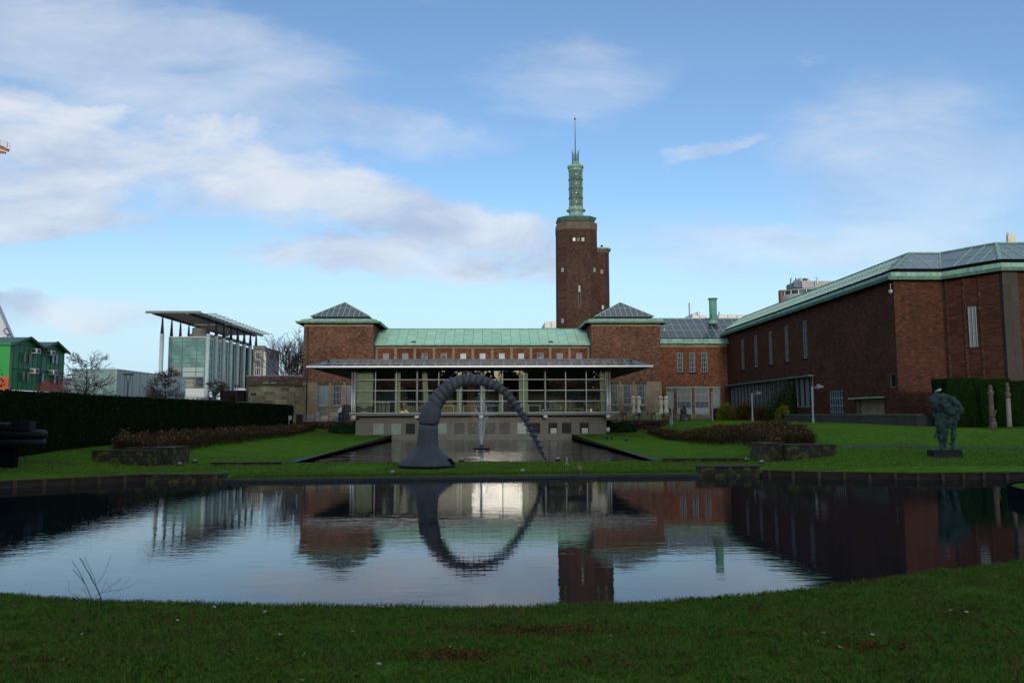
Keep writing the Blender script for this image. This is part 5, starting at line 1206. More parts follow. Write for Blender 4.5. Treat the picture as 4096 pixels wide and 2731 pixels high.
# crouching bronze on a block
CY = 84.3; def_z = ground(Xat(2740, CY), CY)
cpx = Xat(2737, CY, 1660); o = thing('crouching_statue', (cpx, CY, def_z), 'dark bronze crouching figure on a square green-grey block by the doors', 'statue')
BRD = M('dark_bronze', (.022, .032, .026, 1), (.035, .05, .04, 1), 5, .45, metal=.3, bump=.2)
MB().box(Xat(2721, CY), Xat(2757, CY), CY-.45, CY+.45, 1.3, Zat(1659, CY)).build('pedestal', M('greenish_block', (.055, .075, .06, 1), (.04, .06, .065, 1), 2, .6), o)
MB().box(Xat(2736, CY), Xat(2743, CY), CY-.47, CY-.452, Zat(1679, CY), Zat(1675, CY)).build('label_plate', WHITE, o)
def cz(x, y, r, dy=0): q = P(2420+x/5.88, 1580+y/5.88, CY); return (q.x, q.y+dy, q.z, r/5.88*CY/3200)
meta_obj('figure', [cz(1852, 285, 26), cz(1858, 268, 20), cz(1840, 330, 32), cz(1815, 350, 38), cz(1805, 400, 36), cz(1815, 430, 38), cz(1795, 335, 26), cz(1785, 370, 22), cz(1800, 405, 20, -.1), cz(1880, 350, 28, -.1), cz(1895, 385, 26, -.1), cz(1850, 400, 26, -.1), cz(1870, 430, 24, -.1), cz(1910, 440, 18, -.1), cz(1940, 450, 13, -.1), cz(1885, 300, 16, -.1), cz(1890, 325, 16, -.1), cz(1840, 445, 26)], BRD, o, .03, .02, 1, 6, world=True)
# dark tube sculpture at the left
TUB = M('black_blue_bronze', (.010, .011, .016, 1), (.015, .016, .023, 1), 2, .5, metal=.2)
TY = 32.6; tz = lambda y: Zat(1640+y/9.8, TY, 0); tx = lambda x: Xat(x/9.8, TY, 1700)
o = thing('tube_sculpture', (tx(600), TY, ground(-19, TY)), 'black sculpture of stacked horizontal tubes by the left hedge', 'sculpture')
L0 = tx(0)-2.6
def tubeh(y0_, y1_, x1_, nm, yy=0, rnd=True):
    r = (tz(y0_)-tz(y1_))/2; z = (tz(y0_)+tz(y1_))/2; x1 = tx(x1_); pts = [(L0, TY+yy, z), (x1-r*.8, TY+yy, z), (x1-r*.3, TY+yy, z), (x1, TY+yy, z)]; MB().tube(pts, [r, r, r*.82, r*.35] if rnd else [r]*4, 16).build(nm, TUB, o, True)
tubeh(480, 800, 400, 'tube', 0, False); tubeh(770, 1110, 1860, 'tube'); tubeh(1110, 1440, 1830, 'tube'); tubeh(780, 1110, 1500, 'tube', .4); tubeh(1120, 1440, 1500, 'tube', .4)
b = MB(); xa = tx(500)
for i in range(6): b.box(xa+(tx(1270)-xa)*i/6+.01, xa+(tx(1270)-xa)*(i+1)/6-.02, TY-.2, TY+.3, tz(790), tz(440)+(0.0 if i else -.06))
b.box(xa, tx(1260), TY-.15, TY+.25, tz(790), tz(480)); b.build('ribbed_block', TUB, o)
MB().box(L0, tx(450), TY+.25, TY+.6, ground(-19, TY)-.1, tz(1430)).build('foot', M('tube_foot_black', (.008, .008, .010, 1), (.012, .012, .014, 1), 3, 1.0, spec=0.0), o)
# stone columns by the hedge
CS = M('lichen_stone', (.17, .15, .10, 1), (.055, .05, .035, 1), 3.2, .9, bump=.6, c3=(.11, .10, .07, 1), spec=.1); CS2 = M('pale_column_stone', (.27, .25, .19, 1), (.17, .155, .115, 1), 2, .8, stretch=(1, 1, .3))
def gcol(px, label, prof, shaft, top_extra=None, Y=48.6, lean=0):
    k = Y/3200/6.03; cx = Xat(px, Y, 1650); o = thing('stone_column', (cx, Y, ground(cx, Y)), label, 'column', 'stone columns before the hedge')
    zf = lambda y: P(px, 1480+y/6.03, Y).z
    MB().lathe([(r*k, zf(y)) for y, r in prof], cx, Y, 18).build('capital', CS, o, True)
    MB().lathe([(r*k, zf(y)) for y, r in shaft], cx, Y, 18).build('shaft', CS2 if label.startswith('pale') else CS, o, True)
    if top_extra: MB().lathe([(r*k, zf(y)) for y, r in top_extra], cx, Y, 18).build('pedestal', CS, o, True)
gcol(3966.5, 'weathered round stone column with worn capital, left of the pale one', [(620, 50), (600, 58), (570, 58), (560, 80), (545, 84), (520, 60), (480, 44), (440, 50), (400, 42), (360, 26), (345, 8)], [(1140, 58), (1100, 60), (620, 52)], [(1398, 92), (1370, 92), (1365, 82), (1340, 84), (1330, 60), (1300, 56), (1290, 70), (1262, 74), (1255, 60), (1240, 76), (1180, 80), (1140, 58)])
gcol(4035, 'pale straight stone column with stacked urn top before the dark hedge', [(680, 50), (650, 48), (625, 62), (600, 64), (575, 66), (550, 56), (530, 36), (510, 30), (480, 44), (440, 58), (410, 40), (380, 34), (350, 44), (320, 36), (300, 8)], [(1370, 64), (1355, 64), (1345, 56), (680, 49)])
gcol(4106, 'stone column cut off by the right edge of the view', [(1000, 56), (960, 44), (900, 34), (860, 8)], [(1400, 70), (1330, 60), (1000, 54)])
# small figure in front of the left column
cx = P(3970, 1690, 47.6); o = thing('garden_figure', (cx.x, 47.6, ground(cx.x, 47.6)), 'small dark seated cherub figure in front of the left stone column', 'statue')
def fg(x, y, r, dy=0): q = P(3750+x/6.03, 1480+y/6.03, 47.6); return (q.x, q.y+dy, q.z, r/6.03*47.6/3200)
meta_obj('figure', [fg(1405, 985, 24), fg(1380, 1040, 28), fg(1370, 1090, 30), fg(1320, 1060, 20), fg(1290, 1010, 12), fg(1250, 975, 9), fg(1215, 958, 7), fg(1300, 1100, 24), fg(1345, 1140, 36), fg(1330, 1180, 48), fg(1340, 1215, 50), fg(1385, 1200, 26)], CS, o, .03, .015, 2, 8, world=True)
MB().lathe([(.19, ground(cx.x, 47.6)-.1), (.19, P(3970, 1686, 47.6).z)], fg(1345, 1240, 1)[0], 47.6, 14).build('plinth', CS, o)

# ------------------------------------------------------------------ lamps, signs, small spots
POLE = M('galvanised_pole', (.36, .37, .37, 1), (.27, .28, .28, 1), 3, .5, stretch=(1, 1, .5))
def flood(px, pyb, pyt, Y, label, dual=False, sgn=1):
    x = Xat(px, Y, 1650); zb = ground(x, Y); zt = Zat(pyt, Y, px); o = thing('floodlight_post', (x, Y, zb), label, 'lamp post', 'floodlight posts on the right-hand lawn')
    MB().tube([(x, Y, zb-.1), (x, Y, zb+.35), (x, Y, zb+.36), (x, Y, zt)], [.095, .095, .065, .06], 10).build('pole', POLE, o, True)
    if dual:
        b = MB(); b.bar((x-.5, Y-.1, zt-.35), (x+.5, Y-.1, zt-.35), .06); b.build('crossarm', GREYM, o)
        for s in (-1, 1):
            b = MB(); b.frus((x+s*.3-.24, x+s*.3+.24, Y-.42, Y-.12), zt-.30, (x+s*.3-.2, x+s*.3+.2, Y-.32, Y-.2), zt-.02); b.build('floodlight', M('flood_housing', (.06, .065, .05, 1), (.09, .10, .07, 1), 3, .6), o)
    else:
        b = MB(); b.bar((x, Y, zt-.08), (x+sgn*.38, Y-.05, zt-.06), .05); b.build('arm', POLE, o)
        b = MB(); b.loft([[(x+sgn*.36, Y-.16, zt-.16), (x+sgn*.36, Y+.12, zt-.16), (x+sgn*.36, Y+.12, zt+.12), (x+sgn*.36, Y-.16, zt+.22)], [(x+sgn*.82, Y-.2, zt-.05), (x+sgn*.82, Y+.15, zt-.05), (x+sgn*.82, Y+.15, zt+.0), (x+sgn*.82, Y-.2, zt+.02)]]); b.build('lamp_hood', M('lamp_hood_metal', (.20, .205, .21, 1), (.16, .165, .17, 1), 4, .4), o)
flood(2688, 1687, 1552, 81.5, 'post with two floodlights on a crossbar before the terrace doors', True)
flood(2849.5, 1676, 1566, 79, 'slim lamp post in front of the right terrace door')
flood(3010, 1687, 1572, 68.5, 'lamp post in front of the rust bushes and long window')
flood(3252, 1693, 1546, 60, 'nearest and tallest lamp post beside the dark holly')
SIGNM = M('sign_face', (.55, .56, .55, 1), (.48, .49, .48, 1), 8, .5)
def info(px, Y, pyb, pyt, label, wd=.24, bd=True, tx_=True):
    x = Xat(px, Y, 1680); zt = Zat(pyt, Y, px); g = ground(x, Y); o = thing('info_post', (x, Y, g), label, 'sign')
    MB().tube([(x, Y, g-.1), (x, Y, zt)], .055, 8).build('post', POLE, o, True)
    b = MB(); b.box(x+.02, x+.02+wd, Y-.09, Y-.06, zt-.42, zt-.04); b.build('panel', SIGNM, o)
    if tx_:
        b = MB()
        for i in range(5): b.box(x+.06, x+wd-.04-.05*(i % 2), Y-.095, Y-.091, zt-.12-.05*i, zt-.10-.05*i)
        b.build('text_lines', DARKM, o)
info(1156, 79, 1705, 1661, 'short white information post at the right end of the left hedge')
x = Xat(2681.5, 78, 1690); zt = Zat(1660, 78); g = ground(x, 78); o = thing('sign_post', (x, 78, g), 'slim post with a tilted dark panel beside the terrace', 'sign')
MB().tube([(x, 78, g-.1), (x, 78, zt)], .06, 8).build('post', POLE, o, True); b = MB(); b.loft([[(x-.38, 77.7, zt-.02), (x+.08, 77.7, zt-.02), (x+.08, 78.1, zt+.16), (x-.38, 78.1, zt+.16)], [(x-.38, 77.7, zt+.01), (x+.08, 77.7, zt+.01), (x+.08, 78.1, zt+.19), (x-.38, 78.1, zt+.19)]]); b.build('panel', DARKM, o)
def street(px, Y, pyt, label, wpx=44):
    x = Xat(px, Y, 1500); zt = Zat(pyt, Y, px); w_ = wpx/3200*Y/2; o = thing('street_lamp', (x, Y, 1.8), label, 'street lamp', 'street lamps beyond the left hedge')
    MB().tube([(x, Y, 1.7), (x, Y, zt-.9)], .065, 8).build('pole', DARKM, o, True)
    for s in (-1, 1): MB().bar((x, Y, zt-.9), (x+s*w_*.55, Y, zt-.04), .05).build('arm', DARKM, o)
    MB().lathe([(w_*.8, zt-.08), (w_, zt-.03), (w_, zt+.01), (w_*.4, zt+.06)], x, Y, 16).build('lamp_head', DARKM, o)
street(513.5, 80, 1496, 'dark street lamp with a flat head before the grey glass box')
street(948, 96, 1541, 'dark street lamp left of the curved stone wall', 24)
x = Xat(1005, 93, 1600); o = thing('direction_sign', (x, 93, 1.8), 'small dark sign on a white pole before the curved stone wall', 'sign')
MB().tube([(x, 93, 1.7), (x, 93, Zat(1568, 93))], .05, 8).build('pole', POLE, o, True); MB().box(x-.05, x+.6, 92.9, 92.94, Zat(1580, 93), Zat(1568, 93)).build('panel', DARKM, o)
# railing
x0, x1 = Xat(942, 92), Xat(1022, 92); o = thing('railing', ((x0+x1)/2, 92, 1.8), 'grey metal railing in front of the curved stone wall', 'railing')
zt = Zat(1604, 92); b = MB(); b.bar((x0, 92, zt), (x1, 92, zt), .05); b.bar((x0, 92, zt-.8), (x1, 92, zt-.8), .04); b.build('rails', GREYM, o); b = MB()
for i in range(17): xx = x0+(x1-x0)*i/16; b.bar((xx, 92, 1.8), (xx, 92, zt), .03)
b.build('balusters', GREYM, o)
def spot(px, py, label, z=.2):
    p = G(px, py, z); z = ground(p.x, p.y); p = G(px, py, z); o = thing('ground_spotlight', (p.x, p.y, z), label, 'spotlight', 'ground spotlights'); x, y, _ = p
    MB().lathe([(.13, z-.05), (.13, z+.08), (.11, z+.09)], x, y, 12).build('housing', DARKM, o)
    b = MB(); b.loft([[(x-.07, y-.05, z+.09), (x+.07, y-.05, z+.09), (x+.07, y+.06, z+.09), (x-.07, y+.06, z+.09)], [(x-.08, y-.03, z+.16), (x+.08, y-.03, z+.18), (x+.08, y+.08, z+.18), (x-.08, y+.08, z+.16)]]); b.build('lamp', M('spot_lens', (.32, .33, .32, 1), None, 5, .5), o)
for px, py, lb in ((1570, 1898, 'ground spotlight at the kerb below the sculpture foot'), (2091, 1892, 'ground spotlight at the kerb under the arch, left of the screw tip'), (2231, 1842, 'ground spotlight at the pool edge behind the geese'), (1846, 1845, 'ground spotlight at the pool edge right of the sculpture foot'),
                   (779, 1851, 'white ground spotlight right of the left planter wall'), (718, 1863, 'dim ground spotlight below the left planter wall'), (2982, 1845, 'white ground spotlight left of the right planter wall'), (3046, 1855, 'ground spotlight on the mossed bank wall')):
    spot(px, py, lb)
# wall cameras
def cam_(x, y, z, label, s=1):
    o = thing('security_camera', (x, y, z), label, 'camera', 'cameras on the museum walls'); MB().bar((x, y, z), (x+s*.6, y-.1, z), .06).build('arm', GREYM, o)
    MB().tube([(x+s*.6, y-.1, z), (x+s*.6, y-.1, z-.45)], .03, 6).build('stem', GREYM, o); MB().lathe([(.05, z-.72), (.15, z-.62), (.14, z-.45), (.04, z-.38)], x+s*.6, y-.1, 10).build('dome', ALU, o)
cam_(Xat(1214, 97), 96.9, Zat(1308, 97), 'dome camera on the left corner of the museum under the eaves', -1)
cam_(Xat(2641, 97), 96.9, Zat(1303, 97), 'dome camera on the right corner block beside the wing roof', 1)
cam_(29.75, 57.6, Zat(1137, 57.6, 3610), 'large wall camera at the top corner of the right wing', -.3)

# ------------------------------------------------------------------ birds on the bank and lawn
def bird_mat(name, leg, belly, chest, neck, head, z):
    m, t, b = new_mat(name); v = coords(t); x, y, zz_ = t.xyz(v); n = t.noise(v, 25, 3)
    f = t.m('ADD', t.m('DIVIDE', zz_, z), t.m('MULTIPLY', t.m('SUBTRACT', n, .5), .05))
    t.put(b.inputs['Base Color'], t.ramp(f, [(.0, leg), (.285, leg), (.31, belly), (.46, chest), (.66, chest), (.70, neck), (.83, neck), (.88, head)])); b.inputs['Roughness'].default_value = .8; return m
def goose(px, pyb, hpx, rz, label, mt, neckturn=0, upright=1.0, zt=None):
    p = G(px, pyb, .15); zt = ground(p.x, p.y) if zt is None else zt; p = G(px, pyb, zt); H = hpx*p.y/3200; o = thing('goose', (p.x, p.y, zt), label, 'goose', 'geese on the bank', rz); s = H
    B = [(0, .02, .42), (0, .10, .44), (0, -.06, .46), (0, -.12, .52), (0, .17, .40), (0, -.14, .60), (0, -.145, .68), (0, -.15, .76), (0, -.15, .83), (0, -.155, .90), (0, -.19, .91)]
    rr = [.155, .13, .15, .12, .085, .085, .06, .052, .05, .065, .045]
    if upright < 1: B = [(0, .02, .42), (0, .10, .42), (0, -.05, .48), (0, -.11, .56), (0, .17, .38), (0, -.13, .66), (0, -.13, .72), (0, -.13, .78), (0, -.14, .86), (0, -.15, .90), (0, -.19, .895)]; rr = [.165, .14, .165, .14, .085, .10, .08, .07, .075, .072, .05]
    el = [(x*s, y*s, z*s, r*s) for (x, y, z), r in zip(B, rr)]
    for sx in (-1, 1): el += [(sx*.07*s, .02*s, .30*s, .045*s), (sx*.072*s, .02*s, .26*s, .022*s)]+[(sx*.072*s, .015*s, z*s, .020*s) for z in (.23, .20, .17, .14, .11, .08, .05, .03)]+[(sx*.075*s, -.03*s, .015*s, .022*s), (sx*.08*s, -.07*s, .012*s, .018*s)]
    meta_obj('body', el, mt, o, .009)
    WG = M('goose_wing_brown', (.075, .05, .03, 1), (.035, .025, .018, 1), 12, .7)
    for sx in (-1, 1):
        meta_obj('wing', [(sx*.11*s, y_*s, z_*s, r_*s) for y_, z_, r_ in ((-.05, .50, .07), (.03, .47, .085), (.11, .42, .075), (.18, .37, .055), (.24, .33, .035))], WG, o, .01)
        meta_obj('wing_patch', [(sx*.185*s, (-.03)*s, .46*s, .028*s), (sx*.185*s, 0, .44*s, .026*s)], GW, o, .01)
    MB().tube([(0, -.21*s, .905*s), (0, -.25*s, .895*s), (0, -.29*s, .885*s)], [.026*s, .022*s, .008*s], 6).build('bill', M('goose_bill', (.42, .26, .18, 1), None, 5), o, True, world=False)
    eb = MB()
    for sx in (-1, 1): eb.lathe([(.002*s, .905*s), (.014*s, .915*s), (.014*s, .93*s), (.002*s, .94*s)], sx*.052*s, -.175*s, 8)
    eb.build('eye', M('dark_eye', (.01, .01, .01, 1), None, 5, .3), o, True, world=False)
    return o
PINKL, TANL = (.55, .10, .12, 1), (.40, .28, .16, 1)
goose(2266, 1881, 51, R(8), 'upright goose with pale head standing left of the brown goose', bird_mat('pale_goose', TANL, (.30, .22, .15, 1), (.34, .27, .19, 1), (.42, .36, .28, 1), (.62, .60, .56, 1), .54))
goose(2322, 1899, 49, R(-62), 'brown goose with pink legs standing on the stone kerb', bird_mat('brown_goose', PINKL, (.26, .18, .10, 1), (.28, .20, .11, 1), (.22, .14, .08, 1), (.20, .13, .08, 1), .5), upright=.9, zt=.115)
BLK = M('coot_black', (.012, .012, .014, 1), (.02, .02, .02, 1), 8, .6)
def coot(px, py, rz, label):
    p = G(px, py, .28); o = thing('coot', (p.x, p.y, .28), label, 'waterbird', 'dark waterbirds on the lawn', rz); s = 1.05
    meta_obj('body', [(0, .02*s, .13*s, .085*s), (0, -.05*s, .13*s, .075*s), (0, .10*s, .14*s, .05*s), (0, -.11*s, .17*s, .045*s), (0, -.13*s, .21*s, .042*s), (0, -.14*s, .235*s, .04*s)]+[(sx*.04*s, 0, z*s, .016*s) for sx in (-1, 1) for z in (.06, .045, .03, .015, .005)], BLK, o, .012)
    MB().tube([(0, -.17*s, .24*s), (0, -.21*s, .23*s)], [.014*s, .004*s], 5).build('bill', GW, o, True, world=False)
coot(2428, 1757, R(30), 'leftmost dark waterbird on the lawn right of the pool')
coot(2447, 1759, R(-70), 'dark waterbird just right of its leftmost fellow')
coot(2505, 1765, R(75), 'dark waterbird furthest right on the lawn, white bill showing')

# ------------------------------------------------------------------ right terrace furniture
CANV = M('cream_canvas', (.76, .70, .58, 1), (.62, .57, .47, 1), 3, .85, stretch=(6, 6, .6))
def parasol(px, Y, label, tw=0):
    x = Xat(px, Y, 1600); g = ZT; zt = Zat(1583, Y, px); o = thing('closed_parasol', (x, Y, g), label, 'parasol', 'closed parasols on the right terrace')
    h = zt-g; MB().tube([(x, Y, g), (x, Y, zt-.1)], .028, 8).build('pole', POLE, o, True); MB().lathe([(.28, g), (.28, g+.05), (.05, g+.08)], x, Y, 14).build('base', DARKM, o)
    n = 32; rings = []
    for f, r in ((.22, .17), (.26, .20), (.34, .19), (.42, .165), (.51, .105), (.54, .10), (.62, .15), (.72, .185), (.82, .165), (.90, .15), (.905, .20), (.95, .15), (1.0, .05)):
        r *= 1.25; rings.append([(x+r*(1+.20*math.sin(j*2*math.pi*8/n+f*5+tw))*math.cos(2*math.pi*j/n)+.04*math.sin(f*6+tw), Y+r*(1+.20*math.sin(j*2*math.pi*8/n+f*5+tw))*math.sin(2*math.pi*j/n), g+h*f-(.06*abs(math.sin(j*1.3+tw)) if f < .3 else 0)) for j in range(n)])
    b = MB(); b.loft(rings); b.build('canvas', CANV, o, True)
parasol(2533.5, 87.5, 'leftmost of the four closed cream parasols', 0); parasol(2554, 87, 'closed parasol right beside the leftmost one', 2)
parasol(2643.5, 87.5, 'closed parasol at the corner of the stone base', 4); parasol(2664.5, 87, 'rightmost closed cream parasol', 1)
CGREEN = M('chair_light_green', (.42, .62, .28, 1), (.36, .55, .24, 1), 4, .5); CDARK = M('chair_dark', (.035, .04, .035, 1), (.05, .055, .045, 1), 4, .5); CGRAY = M('chair_grey_green', (.22, .28, .20, 1), (.18, .23, .16, 1), 4, .5)
def chair_proto(col):
    o = thing('terrace_chair', (0, 0, -50), 'terrace chair', 'chair', 'metal chairs on the right terrace'); o.location = (0, 0, 0)
    MB().box(-.21, .21, -.21, .21, .43, .455).build('seat', col, o, world=False)
    b = MB(); b.bar((-.2, .24, .80), (.2, .24, .80), .03, .03)
    b.box(-.2, .2, .225, .245, .60, .80); b.build('backrest', col, o, world=False)
    for sx in (-1, 1):
        MB().bar((sx*.2, -.2, .44), (sx*.24, -.25, 0), .026).build('leg', col, o, world=False); MB().bar((sx*.2, .2, .44), (sx*.24, .30, 0), .026).build('leg', col, o, world=False)
        b = MB(); b.bar((sx*.23, -.2, .66), (sx*.22, .24, .68), .03, .02); b.bar((sx*.23, -.2, .66), (sx*.2, -.2, .44), .022); b.bar((sx*.2, .24, .44), (sx*.2, .24, .80), .026); b.build('armrest', col, o, world=False)
    return o
protos = {'g': chair_proto(CGREEN), 'd': chair_proto(CDARK), 'q': chair_proto(CGRAY)}; used = set()
CH = [(2487, 'd', 20, 'dark grey chair at the left end of the right terrace'), (2500, 'd', 160, 'dark chair second from the left end of the right terrace'), (2507, 'g', 175, 'light green chair left of the first parasol pair'), (2519, 'q', 60, 'grey-green chair left of the leftmost parasol'), (2531, 'q', 200, 'grey-green chair under the leftmost parasol'),
      (2541, 'g', 150, 'light green chair between the first two parasols'), (2551, 'd', 30, 'dark chair under the second parasol'), (2570, 'q', 180, 'grey-green chair right of the second parasol'), (2583, 'd', 100, 'dark chair halfway between the parasol pairs'), (2592, 'q', 230, 'grey-green chair facing left between the parasol pairs'),
      (2612, 'd', 10, 'dark chair behind the bright green pair'), (2624, 'g', 185, 'light green chair with pale back behind its neighbour'), (2637, 'g', 165, 'bright green chair in front, left of the rightmost parasols'), (2653, 'q', 250, 'grey-green chair between the rightmost parasols'),
      (2668, 'g', 40, 'light green chair at the sign post'), (2700, 'q', 120, 'grey-green chair right of the double floodlight'), (2709, 'g', 100, 'light green chair alone beside the crouching bronze')]
for i, (px, k, a, lb) in enumerate(CH):
    yy = 85.6+(i % 3)*.9; src = protos[k]
    if k not in used: used.add(k); c = src
    else: c = copy_tree(src)
    c.location = (Xat(px, yy, 1680), yy, ZT if px < 2672 else ground(Xat(px, yy, 1680), yy)); c.rotation_euler.z = R(a+180); c['label'] = lb
for px, lb in ((2558, 'dark bistro table under the first parasol pair'), (2605, 'dark bistro table between the parasol pairs'), (2648, 'dark bistro table under the rightmost parasols')):
    x = Xat(px, 86.8, 1680); o = thing('bistro_table', (x, 86.8, ZT), lb, 'table', 'bistro tables on the right terrace'); MB().box(x-.4, x+.4, 86.4, 87.2, ZT+.70, ZT+.73).build('table_top', CDARK, o)
    MB().tube([(x, 86.8, ZT+.03), (x, 86.8, ZT+.7)], .03, 8).build('stem', CDARK, o); MB().lathe([(.25, ZT), (.25, ZT+.02), (.04, ZT+.04)], x, 86.8, 12).build('base', CDARK, o)
# stair by the right end of the pavilion
x0, x1 = Xat(2446, 80), Xat(2474, 80); o = thing('service_stair', (x0, 80, .9), 'dark steel stair between the pavilion and right terrace', 'stair')
for i in range(6): MB().box(x0, x1-.2, 79.4+.28*i, 79.65+.28*i, 1.35+.17*i, 1.39+.17*i).build('tread', DARKM, o)
b = MB()
for xx in (x1-.12, x1): b.bar((xx, 79.3, 1.2), (xx, 79.3, 2.3), .05)
b.bar((x0, 79.3, 1.75), (x1, 79.3, 1.75), .04); b.bar((x1-.12, 79.3, 1.2), (x1-.12, 81.2, 2.4), .05); b.build('handrail', GREYM, o)
x = Xat(2460, 76, 1620); o = thing('music_stand', (x, 76, zsl), 'thin dark stand with a flat top on the right pavilion ledge', 'stand')
MB().bar((x-.1, 76, zsl-.1), (x+.1, 76, Zat(1611, 76)), .04).build('stem', DARKM, o); MB().box(x-.35, x+.45, 75.8, 76.2, Zat(1611, 76), Zat(1609, 76)+.02).build('top', DARKM, o)

# ------------------------------------------------------------------ left terrace: worker and stacked furniture
wx, wy = Xat(1371, 87, 1660), 85.2; wz = ZT+.02
o = thing('person', (wx, wy, wz), 'person in white shirt and dark trousers bending at the left terrace', 'person', rz=R(8))
SKIN = M('skin', (.42, .24, .17, 1), (.36, .20, .14, 1), 10, .6)
s = 1.0
sk = [(0, 0, .92, .13), (.03, 0, 1.05, .14), (.07, 0, 1.18, .15), (.12, 0, 1.30, .14), (.16, 0, 1.38, .08), (.20, 0, 1.44, .065), (.24, -.01, 1.53, .10), (.25, -.02, 1.58, .10)]
for sy in (-1, 1):
    sk += [(.10, sy*.19, 1.33, .075), (.02, sy*.23, 1.20, .06), (-.06, sy*.22, 1.08, .052), (-.10, sy*.20, .98, .045), (-.13, sy*.18, .88, .04), (-.14, sy*.17, .80, .045)]
    sk += [(0, sy*.09, .82, .11), (0, sy*.10, .70, .10), (.0, sy*.10, .58, .085), (0, sy*.10, .48, .075), (-.01, sy*.10, .36, .068), (-.01, sy*.10, .24, .055), (0, sy*.10, .12, .045), (0, sy*.10, .06, .05), (.08, sy*.10, .04, .045)]
meta_obj('body', sk, SKIN, o, .035)
sh = [(x, y, z, r+.03) for x, y, z, r in sk if 1.0 < z < 1.34 and r > .1]+[(x, y, z, r+.022) for x, y, z, r in sk if .95 < z and r < .1 and abs(y) > .1]+[(.0, 0, .98, .15)]
meta_obj('shirt', sh, M('white_shirt', (.72, .73, .76, 1), (.60, .62, .66, 1), 6, .8), o, .035, .01)
meta_obj('trousers', [(x, y, z, r+.025) for x, y, z, r in sk if .1 < z < .93 and abs(y) < .12 and r > .04], M('dark_trousers', (.012, .012, .022, 1), (.02, .02, .03, 1), 6, .8), o, .035, .01)
meta_obj('hair', [(.23, .0, 1.62, .095), (.20, 0, 1.58, .085), (.26, 0, 1.65, .07)], M('dark_hair', (.02, .015, .012, 1), None, 6, .7), o, .03)
# finger strips on each hand
b = MB()
for sy in (-1, 1):
    for k in range(4): b.tube([(-.15+.02*k-.03, sy*.17, .78), (-.16+.02*k-.03, sy*.165, .73), (-.155+.02*k-.03, sy*.16, .70)], [.010, .009, .006], 5)
    b.tube([(-.11, sy*.15, .80), (-.09, sy*.14, .765)], [.011, .008], 5)
b.build('fingers', SKIN, o, True, world=False)
MB().box(0, .001, 0, .001, 0, .001)
TBM = {'w': M('stacked_white', (.42, .43, .45, 1), (.32, .33, .36, 1), 8, .5), 'b': M('stacked_blue', (.05, .13, .38, 1), (.04, .10, .30, 1), 8, .5), 'p': M('stacked_pink', (.45, .28, .26, 1), (.38, .22, .20, 1), 8, .5), 't': M('stacked_teal', (.14, .20, .22, 1), (.18, .25, .27, 1), 8, .5)}
random.seed(5)
names = {'w': 'white', 'b': 'blue', 'p': 'pinkish', 't': 'grey-teal'}
tiers = ['bottom', 'second', 'third', 'fourth', 'fifth', 'topmost']
for ci, (pa, pb, hgt, pos) in enumerate(((1226, 1262, 5, 'left'), (1264, 1284, 6, 'middle'), (1286, 1318, 4, 'right'))):
    x0, x1 = Xat(pa, 86), Xat(pb, 86); z = ZT+.02
    for k in range(hgt):
        c = random.choice('wwbptw' if ci != 1 else 'ppwbpw'); hh = .16
        o = thing('folded_table', ((x0+x1)/2, 86, z), '%s folded table, %s in the %s stack on the left terrace' % (names[c], tiers[k] if k < hgt-1 else 'topmost', pos), 'table', 'folded tables stacked on the left terrace')
        j = random.uniform(-.08, .08); MB().box(x0+j, x1+j, 85.7, 86.4, z+hh-.05, z+hh-.005).build('table_top', TBM[c], o)
        b = MB(); b.bar((x0+j+.1, 85.75, z+.01), (x1+j-.1, 85.8, z+hh-.06), .03); b.bar((x1+j-.1, 85.75, z+.01), (x0+j+.1, 85.8, z+hh-.06), .03); b.build('legs', ALU, o); z += hh
x = Xat(1347, 85.6, 1680); o = thing('blue_crate', (x, 85.6, ZT+.02), 'blue plastic crate beside the person in white', 'crate'); MB().box(x-.17, x+.17, 85.4, 85.8, ZT+.02, ZT+.42).build('body', TBM['b'], o); MB().box(x-.19, x+.19, 85.38, 85.82, ZT+.42, ZT+.46).build('rim', TBM['b'], o)
x0, x1 = Xat(1324, 86.2), Xat(1366, 86.2); o = thing('clothes_rail', (x0, 86.2, ZT+.02), 'white metal rack with two shelves behind the blue crate', 'rack')
b = MB()
for xx in (x0, (x0+x1)/2, x1): b.bar((xx, 86.2, ZT+.02), (xx, 86.2, ZT+.92), .035)
b.build('uprights', WHITE, o); b = MB()
for z in (ZT+.4, ZT+.66, ZT+.92): b.bar((x0, 86.2, z), (x1, 86.2, z), .035, .04)
b.build('shelf_rails', WHITE, o)
x0, x1 = Xat(1368, 86.6), Xat(1404, 86.6); z0, z1 = ZT+.02, Zat(1616, 86.6); o = thing('folded_screen', ((x0+x1)/2, 86.6, z0), 'dark folded slatted furniture leaning by the left pavilion corner', 'folded furniture')
for i in range(9): xx = x0+(x1-x0)*i/8; MB().bar((xx-.22, 86.7, z0), (xx, 86.5, z1-.05*abs(i-4)*.3), .06, .5).build('slat', DARKM if i % 2 else GREYM, o)

